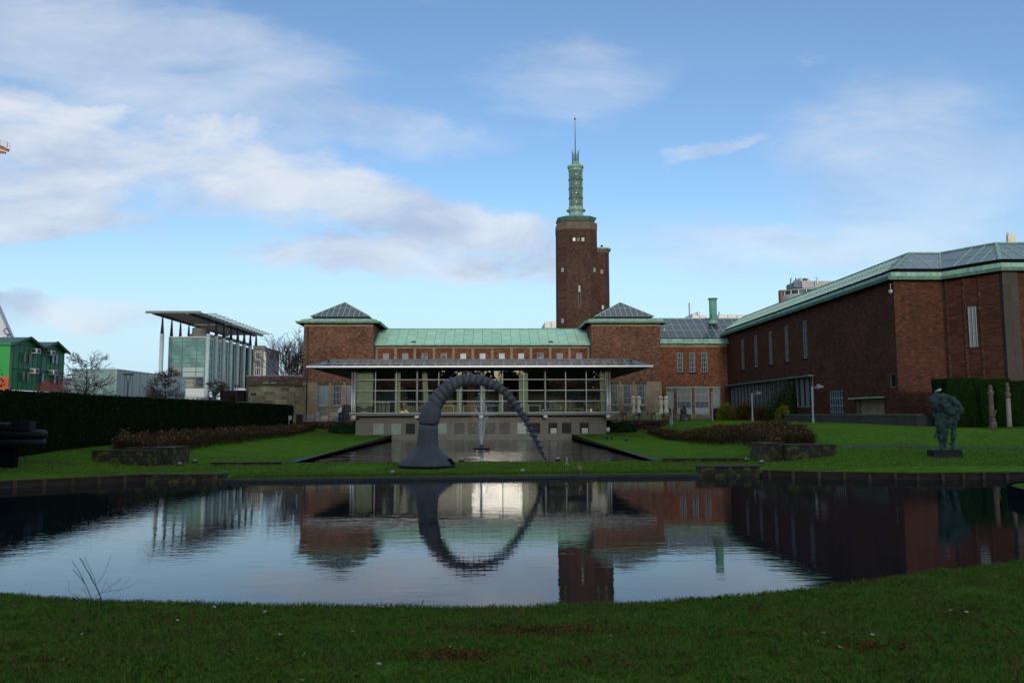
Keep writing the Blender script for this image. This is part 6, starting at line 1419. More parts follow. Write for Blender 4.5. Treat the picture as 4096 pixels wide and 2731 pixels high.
# ------------------------------------------------------------------ twigs standing in the near water
TWG = M('wet_twig_bark', (.022, .014, .016, 1), (.035, .02, .022, 1), 8, .7)
YTW = 8.9
def tq(x, y, dy=0): return P(200+x/4.704, 2150+y/4.704, YTW+dy)
root = thing('fallen_branch', tuple(G(400, 2400, .1)), 'bare forked branch sticking out of the near water at the left', 'branch')
segs = [([(965, 1150), (925, 1040), (860, 900), (790, 780), (735, 670), (680, 590), (630, 480), (585, 410), (555, 370)], 9, 0), ([(860, 890), (950, 780), (1030, 650), (1085, 520), (1120, 400), (1146, 325)], 3, .1), ([(862, 860), (820, 720), (770, 620), (730, 520), (690, 440), (648, 358)], 3.2, -.1),
        ([(770, 720), (768, 650), (700, 520), (630, 400)], 2, .05), ([(775, 1140), (720, 1000), (690, 920), (640, 830), (600, 740), (540, 620), (460, 500), (418, 430)], 6, .05), ([(640, 840), (600, 780), (500, 670), (450, 610), (410, 595)], 5, .15), ([(612, 770), (615, 690), (626, 595)], 2, .1),
        ([(710, 1130), (650, 985), (575, 940)], 3, -.1), ([(645, 980), (640, 900), (628, 820)], 2, 0), ([(610, 1120), (530, 1080), (430, 1060), (355, 990), (352, 880), (362, 790)], 3, -.2), ([(810, 1125), (930, 1045), (1140, 995), (1380, 968), (1500, 920), (1590, 862)], 3.2, -.15),
        ([(960, 1030), (1020, 890), (1066, 765)], 2.4, .1), ([(970, 1030), (1120, 915), (1250, 840), (1350, 755)], 2.4, .05), ([(1025, 1130), (1125, 1010), (1140, 950), (1240, 850), (1320, 760), (1290, 742)], 2.2, 0), ([(1110, 1135), (1300, 985), (1400, 870), (1480, 800), (1518, 735)], 2, .1), ([(1135, 950), (1040, 830)], 1.4, .1), ([(1170, 1140), (1280, 1110), (1366, 1088)], 2, -.1), ([(860, 1140), (960, 1030)], 3, 0)]
kk = YTW/3200/4.704*1.15
for pts, r, dy in segs:
    pp = [tq(x, y, dy*(i/len(pts))) for i, (x, y) in enumerate(pts)]
    if pts[0][1] > 1100: pp = [pp[0]+Vector((0, 0, -.25))]+pp
    MB().tube(pp, [max(r, 2.1)*kk*(1-.4*i/len(pp)) for i in range(len(pp))], 6).build('twig', TWG, root, True)
# ------------------------------------------------------------------ far left: institute with the flying roof
HN = thing('institute_building', (-55, 155, 1.8), 'glass institute building with white columns under a large slatted flying roof', 'building')
CWH = M('pale_green_column', (.46, .54, .50, 1), (.38, .46, .42, 1), 1, .5); MAST = M('rust_dark_mast', (.045, .03, .035, 1), (.03, .022, .028, 1), 3, .6)
HG = pane_mat('teal_glass', (.12, .32, .30, 1), .05, .3, (.06, .18, .18, 1), .5, .12); HGL = pane_mat('pale_teal_glass', (.30, .42, .39, 1), .2, .8)
HGD = pane_mat('dark_teal_glass', (.035, .06, .07, 1), .06, 1.0, (.06, .09, .10, 1), .4, .1)
hx0, hx1, hy0 = Xat(673, 147.5, 1450), Xat(829, 147.5, 1450), 147.5; ztp = Zat(1347, 147.5, 750)
zlow = Zat(1552, 147.5, 750)
b = MB(); b.box(hx0, hx1, hy0+.3, 176, zlow, ztp-.1); b.build('core', HGD, HN)
rows = [1352, 1366.5, 1383, 1400.5, 1417.5, 1434.5, 1451.5, 1468]
b = MB(); b.face((hx0, hy0, Zat(1468, hy0, 750)), (hx1, hy0, Zat(1468, hy0, 750)), (hx1, hy0, ztp-.1), (hx0, hy0, ztp-.1)); b.build('front_glazing', HG, HN)
b = MB(); b.face((Xat(727, hy0), hy0-.02, Zat(1508, hy0, 750)), (hx1, hy0-.02, Zat(1508, hy0, 750)), (hx1, hy0-.02, Zat(1468, hy0, 750)), (Xat(727, hy0), hy0-.02, Zat(1468, hy0, 750))); b.build('pale_panels', HGL, HN)
b = MB(); b.face((hx0, hy0, zlow), (hx1, hy0, zlow), (hx1, hy0, Zat(1508, hy0, 750)), (hx0, hy0, Zat(1508, hy0, 750))); b.face((hx0, hy0, Zat(1508, hy0, 750)), (Xat(727, hy0), hy0, Zat(1508, hy0, 750)), (Xat(727, hy0), hy0, Zat(1468, hy0, 750)), (hx0, hy0, Zat(1468, hy0, 750))); b.build('lower_glazing', HGD, HN)
b = MB()
for y in rows+[1487, 1508, 1529, 1548]: z = Zat(y, hy0, 750); b.box(hx0, hx1, hy0-.08, hy0, z-.06, z+.06)
for px in (674, 683, 727, 785): x = Xat(px, hy0, 1450); b.box(x-.06, x+.06, hy0-.1, hy0, zlow, ztp-.2)
b.build('glazing_bars', GREYM, HN)
b = MB(); b.box(hx0-.1, hx1+.1, hy0-.15, 176, ztp-.1, ztp+.05); b.box(Xat(735, hy0), hx1+.2, hy0-.15, hy0+1, zlow-2.0, zlow-.05); b.build('parapet', WHITE, HN)
MB().box(Xat(735, hy0), hx1, hy0+.5, 176, 1.7, zlow-2.0).build('ground_floor', EAVE, HN)
ZCAN = 20.4
b = MB()
for i in range(8):
    y = 145.5+i*4.25; x = -50.75; ztc = 17.3
    MB().tube([(x, y, 1.7), (x, y, ztc)], .36, 14).build('white_column', CWH, HN, True)
    MB().tube([(x, y, ztc), (x, y, ZCAN)], [.34, .12], 8).build('mast', MAST, HN, True)
for i in range(4):
    y = 145.5+i*4.25; x = -59.0
    if i == 0: MB().tube([(x, y, 1.7), (x, y, 17.3)], .36, 14).build('white_column', CWH, HN, True)
    MB().tube([(x, y, ztp if i else 17.3), (x, y, ZCAN)], [.34, .12], 8).build('mast', MAST, HN, True)
# side bays between the columns
for i in range(7):
    y = 145.5+i*4.25; hx = hx1+.05
    b = MB(); b.face((hx, y+2.2, zlow), (hx, y+4.0, zlow), (hx, y+4.0, ztp-.4), (hx, y+2.2, ztp-.4)); b.build('bay_glazing', HG if i < 4 else HGD, HN)
    b = MB()
    for z in np.arange(zlow, ztp, 1.25): b.box(hx, hx+.08, y+.3, y+4.0, z-.04, z+.04)
    b.box(hx, hx+.1, y+2.1, y+2.25, zlow, ztp-.4); b.build('bay_frame', GREYM, HN)
    b = MB(); b.face((hx-.01+.02, y+.1, zlow), (hx+.02, y+2.1, zlow), (hx+.02, y+2.1, ztp-.4), (hx+.02, y+.1, ztp-.4)); b.build('bay_panel', HGL, HN)
# flying roof
xa, xb, ya, yb = -59.3, -49.9, 139.3, 179
b = MB(); b.box(xa+.3, xb-.3, ya, 158, ZCAN+.0, ZCAN+.12); b.box(xa+.9, xb-.3, 159, yb, ZCAN-.02, ZCAN+.10); b.build('roof_soffit', M('canopy_boards', (.60, .52, .41, 1), (.42, .36, .28, 1), .8, .8, stretch=(.15, 3, 1)), HN)
b = MB()
for x in (xa+1.2, (xa+xb)/2+2.4, xb-.6): b.box(x-.2, x+.2, ya-.1, yb, ZCAN-.35, ZCAN-.03)
b.box(xa, xb, ya-.4, ya-.1, ZCAN-.2, ZCAN+.2); b.build('roof_beams', GREYM, HN)
SLT = M('roof_slat_metal', (.34, .36, .37, 1), (.26, .28, .29, 1), 1, .5)
for i in range(17): y = ya+3.2+i*2.25; MB().box(xa-.5, xb+1.5, y, y+.55, ZCAN+.13, ZCAN+.25).build('roof_slat', SLT, HN)
cz_ = ztp; MB().lathe([(1.35, cz_), (1.35, cz_+2.0), (1.1, cz_+2.1)], Xat(799, 152, 1330), 152, 20).build('cooling_drum', blocks('drum_panels', (.22, .24, .23, 1), (.14, .15, .145, 1), (.05, .05, .05, 1), .5, .35), HN)
b = MB(); b.tube([(Xat(750, 152), 152, cz_+.5), (Xat(765, 152), 152, cz_+.8), (Xat(778, 152), 152, cz_+.6)], .4, 10); b.tube([(Xat(820, 153), 153, cz_+.7), (-51.2, 158, cz_+.6), (-51.0, 172, cz_+.6)], .35, 10); b.build('duct', GREYM, HN, True)
# concrete block at its right
cx0_, cx1_ = -50.0, -45.6; cy0 = 172; zc_ = Zat(1388, cy0, 1030)
o = thing('concrete_block', (-48, 176, 1.8), 'grey concrete building with tall window bays right of the white columns', 'building')
b = MB(); b.box(Xat(1012, cy0, 1450), Xat(1062, cy0, 1450), cy0, cy0+11, 1.7, zc_); b.build('walls', M('pale_concrete', (.27, .25, .22, 1), (.20, .19, .17, 1), .5, .8), o)
for a, b_ in ((1016, 1041), (1051, 1061)):
    window(o, 'y', cy0-.32, Xat(a, cy0), Xat(b_, cy0), Zat(1500, cy0), Zat(1405, cy0), 2, 2, WHITE, DGLASS if a < 1040 else BGLASS, .28, .12, .12)
MB().box(Xat(1010, cy0), Xat(1056, cy0), cy0-.5, cy0+1, zc_-.4, zc_+.3).build('parapet', GREYM, o)
xs_ = Xat(1062, cy0, 1450); b = MB(); b.face((xs_+.02, cy0, 1.7), (xs_+.02, cy0+11, 1.7), (xs_+.02, cy0+11, zc_-.01), (xs_+.02, cy0, zc_-.01)); b.build('side_wall', M('side_light_concrete', (.22, .21, .23, 1), (.18, .175, .19, 1), .4, .8), o)  # mauve tint of the light on this side put into the colour
# grey translucent box
o = thing('glass_box_building', (-46, 108, 1.8), 'long low building clad in grey-green translucent glass beyond the hedge', 'building')
bx0, bx1 = Xat(278, 97, 1480), Xat(467, 97, 1480); zt = Zat(1478, 97, 467)
GBX = pane_mat('translucent_cladding', (.26, .36, .34, 1), .25, .7, (.22, .31, .30, 1), .25, .1); GBS = pane_mat('translucent_cladding_side', (.12, .16, .165, 1), .18, .8, (.16, .20, .205, 1), .35, .1)
b = MB(); b.face((bx0, 97.6, 1.7), (bx1, 97, 1.7), (bx1, 97, zt), (bx0, 97.6, zt+.1)); b.build('front_cladding', GBX, o)
b = MB(); b.face((bx1, 97, 1.7), (bx1, 119, 1.7), (bx1, 119, zt), (bx1, 97, zt)); b.build('side_cladding', GBS, o)
b = MB(); b.box(bx0, bx1-.01, 97.7, 119, zt-.3, zt-.05); b.build('roof', GREYM, o)
b = MB(); b.bar((bx0, 97.58, zt+.1), (bx1, 96.97, zt+.03), .12); b.bar((bx1, 96.97, zt+.03), (bx1, 119, zt+.03), .12); b.bar((bx1, 96.96, 1.7), (bx1, 96.96, zt), .22)
for i in range(1, 10): y = 97+22*i/10; b.bar((bx1+.03, y, 1.7), (bx1+.03, y, zt), .05)
b.build('edge_trim', M('cladding_trim', (.33, .42, .40, 1), (.28, .36, .34, 1), 2, .4), o)
MB().box(Xat(250, 125), Xat(282, 125), 125, 129, 1.7, Zat(1507, 125)).build('annex', M('white_annex', (.5, .47, .45, 1), (.42, .36, .34, 1), .6, .7), o)
# white wall with black graphics
gx_ = Xat(738, 118, 1595); o = thing('painted_wall', (gx_+2, 118, 1.8), 'white wall painted with black angular shapes, just above the hedge', 'wall')
gw = Xat(784, 118, 1595)-gx_; z0, z1 = 1.8, Zat(1581, 118); MB().box(gx_, gx_+gw, 118, 118.3, z0, z1).build('panel', WHITE, o)
random.seed(9); b = MB()
for i in range(16):
    x = gx_+.1+random.random()*(gw-.5); z = z0+.5+random.random()*(z1-z0-1.0); a = random.uniform(0, 3); l = random.uniform(.25, .6)
    b.face(*[(x+math.cos(a+t)*l*q, 117.98-i*.0005, z+math.sin(a+t)*l*q*.7) for t, q in ((0, 1), (1.2, .5), (2.8, .9), (4.2, .4))])
b.build('black_shapes', DARKM, o)
MB().box(gx_+gw, gx_+gw+1.9, 118.05, 120, z0, z1-.1).build('end_block', M('lilac_panel', (.34, .35, .42, 1), (.28, .29, .35, 1), 1, .6), o)
# curved old stone wall
o = thing('curved_stone_wall', (-26, 95, 1.8), 'curved mossy yellow sandstone wall left of the museum corner', 'wall')
xa_, xb_ = Xat(985, 95), Xat(1221, 94); xc = (xa_+xb_)/2; n = 24; ztp_ = Zat(1540, 95); pts = []
for i in range(n+1): t = i/n; pts.append((xa_+(xb_-xa_)*t, 97.5-3.8*math.sin(math.pi*min(1, t*.9+.15))*1.0))
m_, t_, b_ = new_mat('curved_sandstone'); v = coords(t_); x, y, z = t_.xyz(v)
b = MB(); 
for p, q in zip(pts[:-1], pts[1:]): b.face((p[0], p[1], 1.2), (q[0], q[1], 1.2), (q[0], q[1], ztp_), (p[0], p[1], ztp_))
b.face(*[(p[0], p[1], ztp_) for p in pts], (pts[-1][0], 102, ztp_), (pts[0][0], 102, ztp_)); b.face((pts[0][0], pts[0][1], 1.2), (pts[0][0], 102, 1.2), (pts[0][0], 102, ztp_), (pts[0][0], pts[0][1], ztp_)); b.face((pts[-1][0], pts[-1][1], 1.2), (pts[-1][0], 102, 1.2), (pts[-1][0], 102, ztp_), (pts[-1][0], pts[-1][1], ztp_))
b.build('masonry', STONE_OLD, o); b = MB()
for p, q in zip(pts[:-1], pts[1:]): b.bar((p[0], p[1]-.04, ztp_+.06), (q[0], q[1]-.04, ztp_+.06), .3, .16)
b.build('coping', M('lichen_coping', (.10, .10, .06, 1), (.06, .055, .035, 1), 5, .9), o)
o = thing('low_brick_building', (-26, 106, 1.8), 'low dark brick building behind the curved stone wall', 'building')
x0, x1 = Xat(985, 106), Xat(1214, 106); z1 = Zat(1503, 106); MB().box(x0, x1, 106, 110, 1.5, z1).build('walls', brick('mauve_brick', (.14, .085, .075, 1), (.10, .062, .055, 1), (.13, .10, .09, 1), .5, .16), o); MB().box(x0-.1, x1+.1, 105.9, 110, z1, z1+.12).build('parapet', GREYM, o)
b = MB(); b.box(Xat(1050, 105.9), Xat(1073, 105.9), 105.85, 105.99, Zat(1530, 106), Zat(1528, 106)); b.box(Xat(1082, 105.9), Xat(1105, 105.9), 105.85, 105.99, Zat(1530, 106), Zat(1528, 106)); b.build('vent_strip', WHITE, o)
MB().box(Xat(890, 125), Xat(983, 125), 124, 128, 1.7, Zat(1560, 125)).build('porch', EAVE, o)
b = MB(); b.frus((Xat(938, 123), Xat(983, 123), 122.6, 123.6), Zat(1558, 123), (Xat(942, 123), Xat(978, 123), 122.8, 123.4), Zat(1550, 123)); b.build('roof_unit', WHITE, o)
# steel gate beside left terrace
x0, x1 = Xat(1186, 88), Xat(1211, 88); o = thing('rusty_gate', ((x0+x1)/2, 88, 1.7), 'dark rust-brown wall panel between the hedge and left terrace', 'wall'); MB().box(x0, x1, 88, 88.2, .9, Zat(1657, 88)).build('panel', M('rust_steel', (.05, .022, .016, 1), (.03, .016, .012, 1), 3, .8), o); MB().box(x0-.02, x1+.02, 87.97, 88.23, Zat(1657, 88), Zat(1654, 88)).build('cap', DARKM, o)

# ------------------------------------------------------------------ green cabin stack, far left
GC = thing('green_cabins', (-60, 108, 1.8), 'bright green two-storey site cabins with twin gables and orange base', 'cabin block')
GRN = M('green_cladding', (.030, .20, .075, 1), (.022, .16, .06, 1), .5, .5); GRN_LIT = M('sunlit_green_cladding', (.02, .30, .055, 1), (.02, .27, .05, 1), .5, .5); ORG = M('orange_cladding', (.55, .085, .015, 1), (.48, .075, .015, 1), .6, .5); GRF = M('green_roof_sheet', (.055, .15, .09, 1), (.045, .12, .075, 1), .5, .5); GDK = M('dark_green_trim', (.01, .05, .03, 1), (.012, .045, .03, 1), 2, .5)  # lighter green is the same cladding with sunlight put into the colour
# right-facing gable wall: from (px 38, near) to (px 253, far)
Y0, Yb = 100.0, 0; Xg = Xat(38, Y0, 1460)
Yb = Y0*(1955-38)/(1955-253)       # along the viewing axis the same x recedes towards the vanishing point
zA, zB = Zat(1562-4, Y0, 38), Zat(1373, Y0, 38)
zmid = Zat(1472, Y0, 38); zor = Zat(1507, Y0, 38)
ym = Y0+(Yb-Y0)*.54
MB().face((Xg, Y0, zA), (Xg, Yb, zA), (Xg, Yb, zB), (Xg, Y0, zB)).build('side_wall', GRN, GC)
MB().face((Xg-12, Y0, zor), (Xg, Y0, zor), (Xg, Y0, zB), (Xg-12, Y0, zB)).build('front_wall', GRN_LIT, GC)
MB().face((Xg-12, Y0, zA), (Xg, Y0, zA), (Xg, Y0, zor), (Xg-12, Y0, zor)).build('front_base_panel', ORG, GC)
b = MB(); b.face((Xg+.03, ym-.6, zA), (Xg+.03, Yb-.05, zA), (Xg+.03, Yb-.05, zA+1.5), (Xg+.03, ym+.1, zA+1.5)); b.build('side_base_panel', ORG, GC)
for i, (ya_, yb_) in enumerate(((Y0, ym), (ym, Yb))):
    yc = (ya_+yb_)/2; zp = Zat(1350 if i == 0 else 1369, yc, 100)
    MB().face((Xg, ya_, zB), (Xg, yb_, zB), (Xg, yc, zp)).build('gable', GRN, GC)
    b = MB(); b.loft([[(Xg+.5, ya_-.4, zB-.25), (Xg+.5, yc, zp+.05), (Xg+.5, yb_+.4, zB-.25)], [(Xg-13, ya_-.4, zB-.25), (Xg-13, yc, zp+.05), (Xg-13, yb_+.4, zB-.25)]], cap=False, closed=False); b.build('roof', GRF, GC)
    b = MB(); b.bar((Xg+.55, ya_-.4, zB-.30), (Xg+.55, yc, zp), .12, .3); b.bar((Xg+.55, yc, zp), (Xg+.55, yb_+.4, zB-.30), .12, .3); b.build('bargeboard', GDK, GC)
b = MB()
for z in (zB, zmid): b.bar((Xg+.04, Y0, z), (Xg+.04, Yb, z), .08, .12)
y = Y0+.8
while y < Yb: b.bar((Xg+.02, y, zA), (Xg+.02, y, zB), .03, .03); y += 1.05
b.build('cladding_seams', GDK, GC)
for yd, zz_ in ((Y0, 0), (ym, 0)): b = MB(); b.tube([(Xg+.12, yd+.05, zB), (Xg+.12, yd+.05, zA-.6), (Xg+.12, yd-.6, zA-1.2)], .07, 6); b.build('downpipe', GREYM, GC, True)
b = MB(); b.box(Xg-12, Xg-.2, Y0+.2, Yb-.2, 1.7, zA-.05); b.build('underframe', M('cabin_underframe', (.10, .11, .09, 1), (.04, .05, .04, 1), 1, .8), GC)
for px, py, k in ((88, 1429, 0), (108, 1434, 0), (86, 1504, 0), (103, 1507, 0), (200, 1435, 1), (214, 1437, 1), (162, 1510, 1), (210, 1514, 1), (227, 1517, 0)):
    y = Y0*(1955-38)/(1955-px); z = Zat(py, y, px); hw = 5.5/3200*y*(y/70)
    window(GC, 'x', Xg+.16, y-hw*.75, y+hw*.75, z-.6, z+.6, 0, 0, GDK, BGLASS if k else pane_mat('cabin_window', (.05, .09, .09, 1), .15, .6), .14, .1, .05)
ACG = M('aircon_grille', (.10, .09, .08, 1), None, 4)
for px, py in ((128, 1404), (187, 1412), (125, 1484), (200, 1490)):
    y = Y0*(1955-38)/(1955-px); z = Zat(py, y, px); o = MB(); o.box(Xg+.02, Xg+.75, y-.45, y+.45, z-.32, z+.32); a_ = o.build('air_conditioner', WHITE, GC); MB().box(Xg+.76, Xg+.78, y-.3, y+.3, z-.22, z+.22).build('fan_grille', ACG, a_); MB().box(Xg+.1, Xg+.6, y-.47, y-.455, z-.22, z+.22).build('fan_grille', ACG, a_)
# cranes
o = thing('crane_boom', (-72, 128, 1.8), 'white telescopic crane boom with dark blue letters rising behind the cabins', 'crane')
p0, p1 = P(62, 1420, 128), P(-45, 1175, 128); d = (p1-p0); MB().bar(p0, p1, 1.15, 1.3).build('boom', M('crane_white', (.62, .62, .63, 1), (.55, .55, .57, 1), .6, .5), o)
off = Vector((.75, -.3, .12)); MB().tube([p0+off, p1+off*.6], .07, 5).build('cable', DARKM, o)
tcv = bpy.data.curves.new('boom_letters_src', 'FONT'); tcv.body = 'CADS'; tcv.size = 1.15; tcv.extrude = .01
to = bpy.data.objects.new('boom_letters_src', tcv); COL.objects.link(to); dg = bpy.context.evaluated_depsgraph_get(); me = bpy.data.meshes.new_from_object(to.evaluated_get(dg)); bpy.data.objects.remove(to)
ux = (p0-p1).normalized(); uy_ = Vector((0, -1, 0)).cross(ux); uz = ux.cross(uy_); Mx = Matrix((ux, uy_, uz)).transposed().to_4x4(); st_ = P(20, 1312, 127.1); me.transform(Matrix.Translation(st_-wloc(o)+Vector((0, -.02, 0)))@Mx@Matrix.Translation((0, -.4, 0)))
me.materials.clear(); link('lettering', me, M('navy_paint', (.03, .03, .12, 1), None, 4), o)
o = thing('tower_crane_jib', (-62, 95, 30), 'end of an orange crane jib with a white railed platform at the left edge', 'crane')
ky = 95; jp = lambda x, y, dy=0: P(x/10.455, 500+y/10.455, ky+dy)
b = MB()
for dy in (0, 1.2): b.bar(jp(-900, 620, dy), jp(380, 1080, dy), .12, .35)
b.bar(jp(-600, 900), jp(240, 1185), .12, .25); b.bar(jp(-400, 1150), jp(240, 1185), .1, .12)
b.build('jib', M('orange_crane_paint', (.34, .13, .03, 1), (.24, .08, .03, 1), 1, .5), o)
b = MB(); b.loft([[jp(-900, 560), jp(270, 930), jp(270, 930, 1.5), jp(-900, 560, 1.5)], [jp(-900, 600), jp(60, 950), jp(60, 950, 1.5), jp(-900, 600, 1.5)]]); b.build('platform', DARKM, o)
b = MB()
for dy in (0, 1.5):
    for y0_ in (0, 100, 215): b.bar(jp(-900, 290+y0_, dy), jp(415, 780+y0_, dy), .035)
    for x in (-300, -120, 20, 150, 290, 410): yy = 590+x*.42; b.bar(jp(x, yy, dy), jp(x, yy+225, dy), .05 if x != 290 else .14)
b.build('railing', WHITE, o)

# ------------------------------------------------------------------ far city
o = thing('round_tower_block', (70, 170, 1.8), 'grey building with round upper storey and rooftop plant behind the wing roof', 'building')
Yq = 150
q = lambda x, y, dy=0: P(3100+x/7.84, 1090+y/7.84, Yq+dy)
def qb(x0, x1, y0_, y1_, nm, mat, yd=0, dep=12, to_ground=False):
    a, c = q(x0, y0_, yd), q(x1, y1_, yd); return MB().box(a.x, c.x, Yq+yd, Yq+yd+dep, 1.7 if to_ground else c.z, a.z).build(nm, mat, o)
qb(845, 1870, 262, 470, 'plant_room', M('pale_cladding', (.42, .41, .38, 1), (.37, .36, .34, 1), .3, .6), 2, 4)
qb(590, 848, 300, 470, 'stair_block', M('slate_cladding', (.13, .15, .20, 1), (.10, .12, .16, 1), .5, .6), 2.4, 4)
qb(880, 1900, 470, 640, 'blue_storey', M('blue_render', (.20, .23, .36, 1), (.17, .20, .32, 1), .5, .7), 1, 6)
qb(170, 410, 545, 1100, 'brick_end', M('orange_brick', (.26, .12, .08, 1), (.22, .10, .07, 1), .8, .8), 3, 1.2, True)
qb(300, 420, 640, 860, 'window', M('blue_glass_band', (.25, .38, .55, 1), None, 1, .1), 2.7, .2)
cx_ = q(1000, 600).x; 
MB().lathe([(3.7, 1.7), (3.7, q(0, 640).z)], cx_, Yq+3.9, 40).build('round_wall', M('ribbed_drum', (.36, .38, .36, 1), (.28, .30, .29, 1), .6, .6, stretch=(.2, .2, 6)), o)
MB().lathe([(3.5, q(0, 660).z), (3.5, q(0, 525).z)], cx_, Yq+3.9, 40).build('window', DGLASS, o)
MB().lathe([(3.8, q(0, 525).z), (3.8, q(0, 495).z), (3, q(0, 470).z)], cx_, Yq+3.9, 40).build('round_roof', M('ribbed_drum', (.36, .38, .36, 1)), o)
b = MB()
for k in range(9): a = math.pi+math.pi*k/8; b.bar((cx_+3.65*math.cos(a), Yq+3.9+3.65*math.sin(a), q(0, 650).z), (cx_+3.65*math.cos(a), Yq+3.9+3.65*math.sin(a), q(0, 520).z), .15)
b.build('mullions', WHITE, o)
qb(800, 1090, 165, 262, 'air_unit', WHITE, 3, 4); a = q(865, 190, 2.9); c = q(1020, 250, 2.9); MB().box(a.x, c.x, Yq+2.85, Yq+2.95, c.z, a.z).build('grille', DARKM, o)
b = MB()
for x0, y0_, x1, y1_ in ((478, 450, 498, 170), (605, 420, 655, 170)): b.bar(q(x0, y0_), q(x1, y1_), .2)
b.build('mast', GREYM, o); b = MB(); b.bar(q(1325, 370, 1.5), q(1325, 140, 1.5), .25); b.bar(q(1275, 450, 1.5), q(1275, 250, 1.5), .15); b.bar(q(1200, 150, 1.5), q(1325, 145, 1.5), .12); b.bar(q(1280, 250, 1.5), q(1325, 250, 1.5), .12); b.build('ladder', WHITE, o)
def cityblock(px0, px1, py, Y, label, steps=(), win=(.8, 1.2), mast=None):
    x0, x1 = Xat(px0, Y, 1270), Xat(px1, Y, 1270); zt = Zat(py, Y, px0); o = thing('high_rise', ((x0+x1)/2, Y, 1.8), label, 'high-rise', 'white high-rises on the skyline')
    MB().box(x0, x1, Y, Y+25, 1.7, zt).build('walls', blocks('highrise_wall%d' % int(px0), (.78, .72, .64, 1), (.74, .68, .60, 1), (.42, .45, .52, 1), 5.5, 4.2, ms=.5, darkamt=.05), o)
    for a, c, p in steps: MB().box(Xat(a, Y), Xat(c, Y), Y+2, Y+20, zt, Zat(p, Y, px0)).build('roof_block', MATS['white_paint'], o)
    if mast: MB().bar((Xat(mast[0], Y), Y+5, zt), (Xat(mast[0], Y), Y+5, Zat(mast[1], Y, px0)), .6).build('mast', GREYM, o)
cityblock(2179, 2232, 1288, 420, 'white high-rise peeping out left of the brick tower', ((2197, 2232, 1283),))
cityblock(2770, 2828, 1261, 450, 'stepped white high-rise left of the copper chimney', ((2782, 2800, 1252), (2803, 2813, 1245)), mast=(2775, 1206))
cityblock(2876, 3020, 1259, 460, 'long white office block right of the copper chimney', ((2888, 2902, 1256),), mast=(2896, 1243))
b = MB(); pz = P(4045, 950, 300); o = thing('rooftop_mast', (pz.x, 300, pz.z), 'sunlit white rooftop structure above the right wing ridge', 'rooftop structure')
b.box(P(4032, 945, 300).x, P(4062, 945, 300).x, 300, 301.2, P(4045, 975, 300).z, P(4045, 940, 300).z); b.box(P(4038, 945, 300).x, P(4052, 945, 300).x, 300.2, 301, P(4045, 941, 300).z, P(4045, 934, 300).z); b.build('drum', M('cream_steel', (.75, .66, .50, 1), None, .5, .6), o)
MB().bar((P(4044, 940, 300).x, 302, P(4045, 936, 300).z), (P(4044, 940, 300).x, 302, P(4044, 926, 300).z), .5).build('mast', WHITE, o)

# ------------------------------------------------------------------ near lawn: grass, leaves, daisies
NXs, NYs = np.array([p[0] for p in NEAR]), np.array([p[1] for p in NEAR])
def shore(x): return np.interp(x, NXs, NYs)
gx = np.linspace(-12, 12, 97); gy = np.linspace(3.5, 14, 64); GZ = np.array([[ground(float(x), float(y)) for y in gy] for x in gx])
def gz(x, y):
    i = np.clip((x-gx[0])/(gx[1]-gx[0]), 0, 95.999); j = np.clip((y-gy[0])/(gy[1]-gy[0]), 0, 62.999); i0, j0 = i.astype(int), j.astype(int); fi, fj = i-i0, j-j0
    return GZ[i0, j0]*(1-fi)*(1-fj)+GZ[i0+1, j0]*fi*(1-fj)+GZ[i0, j0+1]*(1-fi)*fj+GZ[i0+1, j0+1]*fi*fj
def lawn_pts(n, ymin=4.6):
    out_x, out_y = [], []
    while sum(len(a) for a in out_x) < n:
        y = RNG.uniform(ymin, 13.2, n*2); x = RNG.uniform(-9.2, 9.6, n*2); ok = (np.abs(x-.1) < y*.70+.5) & (y < shore(x)-.01)
        ok &= RNG.uniform(size=n*2) < np.clip(1.25-.06*y, .3, 1); out_x.append(x[ok]); out_y.append(y[ok])
    return np.concatenate(out_x)[:n], np.concatenate(out_y)[:n]
NB = 330000
x, y = lawn_pts(NB)
tuft = np.array([noise.noise(Vector((float(a)*2.2, float(c)*2.2, 0))) for a, c in zip(x[::1], y[::1])])
h = RNG.uniform(.020, .046, NB)*(1+.6*tuft)*np.where(RNG.uniform(size=NB) < .03, 1.4, 1.0); edge = np.clip(1-(shore(x)-y)/.25, 0, 1); h *= 1+.5*edge
az = RNG.uniform(0, 2*np.pi, NB); lean = RNG.normal(0, .55, (NB, 2)); wdt = RNG.uniform(.0022, .0042, NB)
z = gz(x, y)-.004
base_ = np.stack([x, y, z], 1); side = np.stack([np.cos(az)*wdt, np.sin(az)*wdt, 0*az], 1)
mid = base_+np.stack([lean[:, 0]*h*.3, lean[:, 1]*h*.3, h*.6], 1); tip = base_+np.stack([lean[:, 0]*h, lean[:, 1]*h, h], 1)
Vv_ = np.stack([base_-side, base_+side, mid+side*.7, tip, mid-side*.7], 1).reshape(-1, 3); F_ = np.arange(NB*5).reshape(NB, 5)
m_, t_, b_ = new_mat('grass_blades'); r_ = t_.node('ShaderNodeNewGeometry').outputs['Random Per Island']; v = coords(t_)
c_ = t_.ramp(r_, [(.0, (.056, .118, .014, 1)), (.45, (.094, .200, .022, 1)), (.80, (.140, .280, .034, 1)), (.91, (.21, .17, .060, 1)), (1.0, (.23, .13, .06, 1))])
n_ = t_.noise(v, 1.3, 5, .65); c_ = t_.mix(t_.m('MULTIPLY', t_.smooth(n_, .50, .68), .65), c_, (.150, .125, .042, 1)); n2_ = t_.noise(v, 5.0, 4, .6); c_ = t_.mix(t_.m('MULTIPLY', t_.smooth(n2_, .5, .75), .5), c_, (.050, .088, .018, 1))
t_.put(b_.inputs['Base Color'], c_); b_.inputs['Roughness'].default_value = .7; b_.inputs['Specular IOR Level'].default_value = .06
